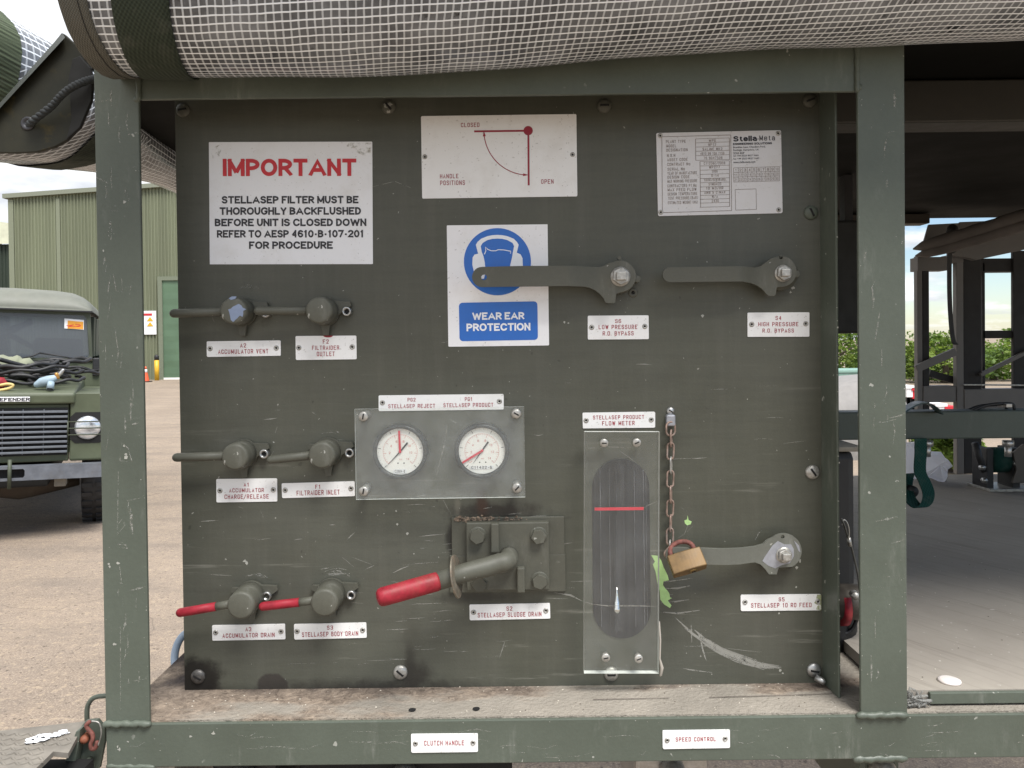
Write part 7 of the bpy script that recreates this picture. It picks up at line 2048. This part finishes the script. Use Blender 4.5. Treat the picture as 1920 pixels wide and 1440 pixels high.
# body sides, rear, hard top
for s in (-1, 1):
    lo, hi = sorted((s * (xw - .05), s * (xw - .005)))
    vbox('door', lo, hi, YWs + .13, YWs + 1.05, .60, zw0 + .02, ARMY, .015)
    vbox('side_panel', lo, hi, YWs + 1.06, YWs + 2.5, .60, zw0 + .02, ARMY, .015)
    lo, hi = sorted((s * (xt1 - .02), s * (xt1 + .03)))
    vbox('side_window_pillar', lo, hi, YWs + .9, YWs + 1.1, zw0 + .02, zw1, ARMYD, .01)
    vbox('rear_side', lo, hi, YWs + 1.4, YWs + 2.5, zw0 + .02, zw1, ARMYD, .01)
vbox('tailgate', -xw + .05, xw - .05, YWs + 2.46, YWs + 2.5, .6, zw0 + .02, ARMY, .01)
vbox('cab_floor', -xw + .06, xw - .06, YWs + .13, YWs + 2.45, .60, .64, M['dark'], .0)
vbox('seat', .12, .58, YWs + .7, YWs + .85, .7, zw0 + .22, M['black'], .05); vbox('seat', -.58, -.12, YWs + .7, YWs + .85, .7, zw0 + .22, M['black'], .05)
ROOF = m_plain('pale sage hard top', (0.135, 0.140, 0.115), .6, scale=9, dirt=.2)
mb = MB(); mb.s = True
zr = zof(541, YWs + .3)
secx = [(-1, 0), (-.985, .25), (-.93, .50), (-.84, .72), (-.72, .88), (-.5, .96), (0, 1), (.5, .96), (.72, .88), (.84, .72), (.93, .50), (.985, .25), (1, 0)]
ysec = [(YWs - .06, .10), (YWs - .05, .35), (YWs + .06, .72), (YWs + .25, .93), (YWs + .6, 1), (YWs + 2.2, .97), (YWs + 2.45, .8), (YWs + 2.52, .2)]
vs = []
for y_, hh in ysec:
    for x_, z_ in secx:
        vs.append((cx + x_ * (xt1 + .045), y_, zw1 + .025 + z_ * hh * (zr - zw1 - .025)))
k = len(secx)
fs = [(i * k + j, (i + 1) * k + j, (i + 1) * k + j + 1, i * k + j + 1)[::-1] for i in range(len(ysec) - 1) for j in range(k - 1)]
fs += [tuple(range(k))[::-1], tuple(range((len(ysec) - 1) * k, len(ysec) * k))]
mb.add(vs, fs); rf = obj('hard_top', mb, ROOF, ve)
for u, v0, v1 in ((30, 546, 570), (104, 550, 574), (-40, 546, 570)):
    a_ = P(u, v1, YWs + .0); b_ = P(u - 3, v0, YWs + .42); mb = MB(); mb.s = True
    mb.tube([a_ + Vector((0, 0, -.0)), a_.lerp(b_, .5) + Vector((0, 0, .03)), b_, b_ + Vector((0, 1.2, .0))], .028, 12, dome=2); obj('roof_rib', mb, ROOF, rf)
mb = MB(); mb.box(cx - xt1 - .05, cx + xt1 + .05, YWs - .065, YWs + .05, zw1 + .012, zw1 + .026); obj('roof_seal', mb, M['black'], rf)
mb = MB(); mb.box(cx - xt1 - .03, cx + xt1 + .03, YWs - .05, YWs + 2.5, zw1 + .0262, zw1 + .04); obj('headlining', mb, M['black'], rf)
mb = MB(); c = P(180, 688, YWs - .02); mb.box(c.x - .03, c.x + .03, YWs - .03, YWs + .06, c.z - .09, c.z + .09); obj('mirror_bracket', mb, M['black'], ve, bevel=.01)

# gear lying on the bonnet
r3 = random.Random(31)
def bonnet_z(y): return zb_lip1 + .03 + (y - YL) * .02
hc = root('hose_coil', (cx + .35, YL + .55, zb_lip1 + .05), 'coils of black hose heaped on the bonnet of the field car', 'hose')
for i in range(11):
    ccx = cx + r3.uniform(.18, .48); ccy = YL + r3.uniform(.40, .72); rx, ry = r3.uniform(.20, .36), r3.uniform(.18, .32); zz0 = bonnet_z(ccy) + .035 + i * .016
    tl = r3.uniform(-.12, .12); t2 = r3.uniform(-.03, .12)
    mb = MB(); mb.s = True
    a0, a1 = r3.uniform(0, 360), r3.uniform(300, 360)
    pts = [Vector((ccx + rx * math.cos(R(a0 + a1 * q / 40)), ccy + ry * math.sin(R(a0 + a1 * q / 40)), zz0 + tl * rx * math.cos(R(a0 + a1 * q / 40)) + t2 * math.sin(R(a0 + a1 * q / 40)) * ry + .01 * math.sin(q))) for q in range(41)]
    for p_ in pts: p_.x = min(p_.x, cx + xw + .02)
    mb.tube(pts, r3.choice((.014, .017, .02)), 10, dome=2); obj('hose', mb, M['black'], hc)
for pts in (((-60, 690), (0, 694), (40, 704), (75, 722), (120, 732)), ((0, 674), (60, 690), (110, 700), (130, 706)), ((-40, 700), (10, 735), (40, 738))):
    mb = MB(); mb.s = True; q = [P(u, v, YL + .30 + .12 * i) for i, (u, v) in enumerate(pts)]; mb.tube([along(q, i / 40) for i in range(41)], .019, 10, dome=2); obj('hose', mb, M['black'], hc)
# blue coupling
yq = YL + .06
bc = root('hose_coupling', tuple(P(88, 720, yq)), 'pale blue hose coupling lying on the bonnet edge among the black hoses', 'coupling')
PB = m_plain('pale blue casting', (0.27, 0.36, 0.42), .5, scale=20, dirt=.2)
mb = MB(); mb.s = True; mb.tube([P(70, 721, yq + .03), P(78, 717, yq + .02), P(92, 713, yq), P(105, 708, yq)], [.028, .04, .040, .026], 18, dome=2); obj('body', mb, PB, bc)
mb = MB(); mb.s = True; mb.tube([P(96, 716, yq - .03), P(94, 729, yq - .05)], [.024, .03], 18); obj('spout', mb, PB, bc)
mb = MB(); mb.s = True; mb.tube([P(94, 728.5, yq - .052), P(93.5, 730.5, yq - .053)], [.022, .022], 16); obj('bore', mb, M['dark'], bc)
mb = MB(); mb.s = True; mb.tube([P(105, 708, yq), P(114, 700, yq), P(118, 694, yq)], [.014, .016, .012], 12, dome=2); obj('lever', mb, M['steel'], bc)
mb = MB(); mb.s = True; mb.tube([P(106, 702, yq - .01), P(108, 708, yq - .01)], .016, 12, dome=2); obj('tap', mb, m_plain('brass tap', (.42, .22, .06), .4, .6), bc)
# canvas bundle, red reel and yellow strap at the side
mb = MB(); mb.s = True; q = [P(-60, 690, YL + .6), P(10, 686, YL + .6), P(40, 689, YL + .6), P(62, 697, YL + .58)]; mb.tube([along(q, i / 16) for i in range(17)], [.09 + .012 * math.sin(i * 1.7) - (.05 if i > 14 else 0) for i in range(17)], 16, dome=2)
obj('canvas_bundle', mb, m_plain('sage canvas', (0.20, 0.21, 0.145), .8, scale=8), at=tuple(q[1]), label='sage canvas bundle under the black hoses by the windscreen', cat='bundle')
mb = MB(); mb.s = True; q = P(-2, 718, YL + .12); mb.tube([q + Vector((-.06, 0, 0)), q + Vector((.03, 0, -.004)), q + Vector((.05, 0, -.01))], [.055, .05, .02], 18, dome=2)
obj('red_float', mb, M['red'], at=tuple(q), label='red cap lying on the bonnet at the edge of the hoses', cat='cap')
mb = MB(); mb.s = True; q = [P(u, v, YL + .03) for u, v in ((-20, 733), (4, 731), (20, 727), (24, 722), (14, 720), (2, 722))]; mb.tube([along(q, i / 24) for i in range(25)], .012, 10, dome=2)
obj('yellow_strop', mb, m_plain('pale yellow strop', (.55, .42, .16), .6), at=tuple(q[1]), label='pale yellow rope strop beside the red cap on the bonnet', cat='strop')

XF = None
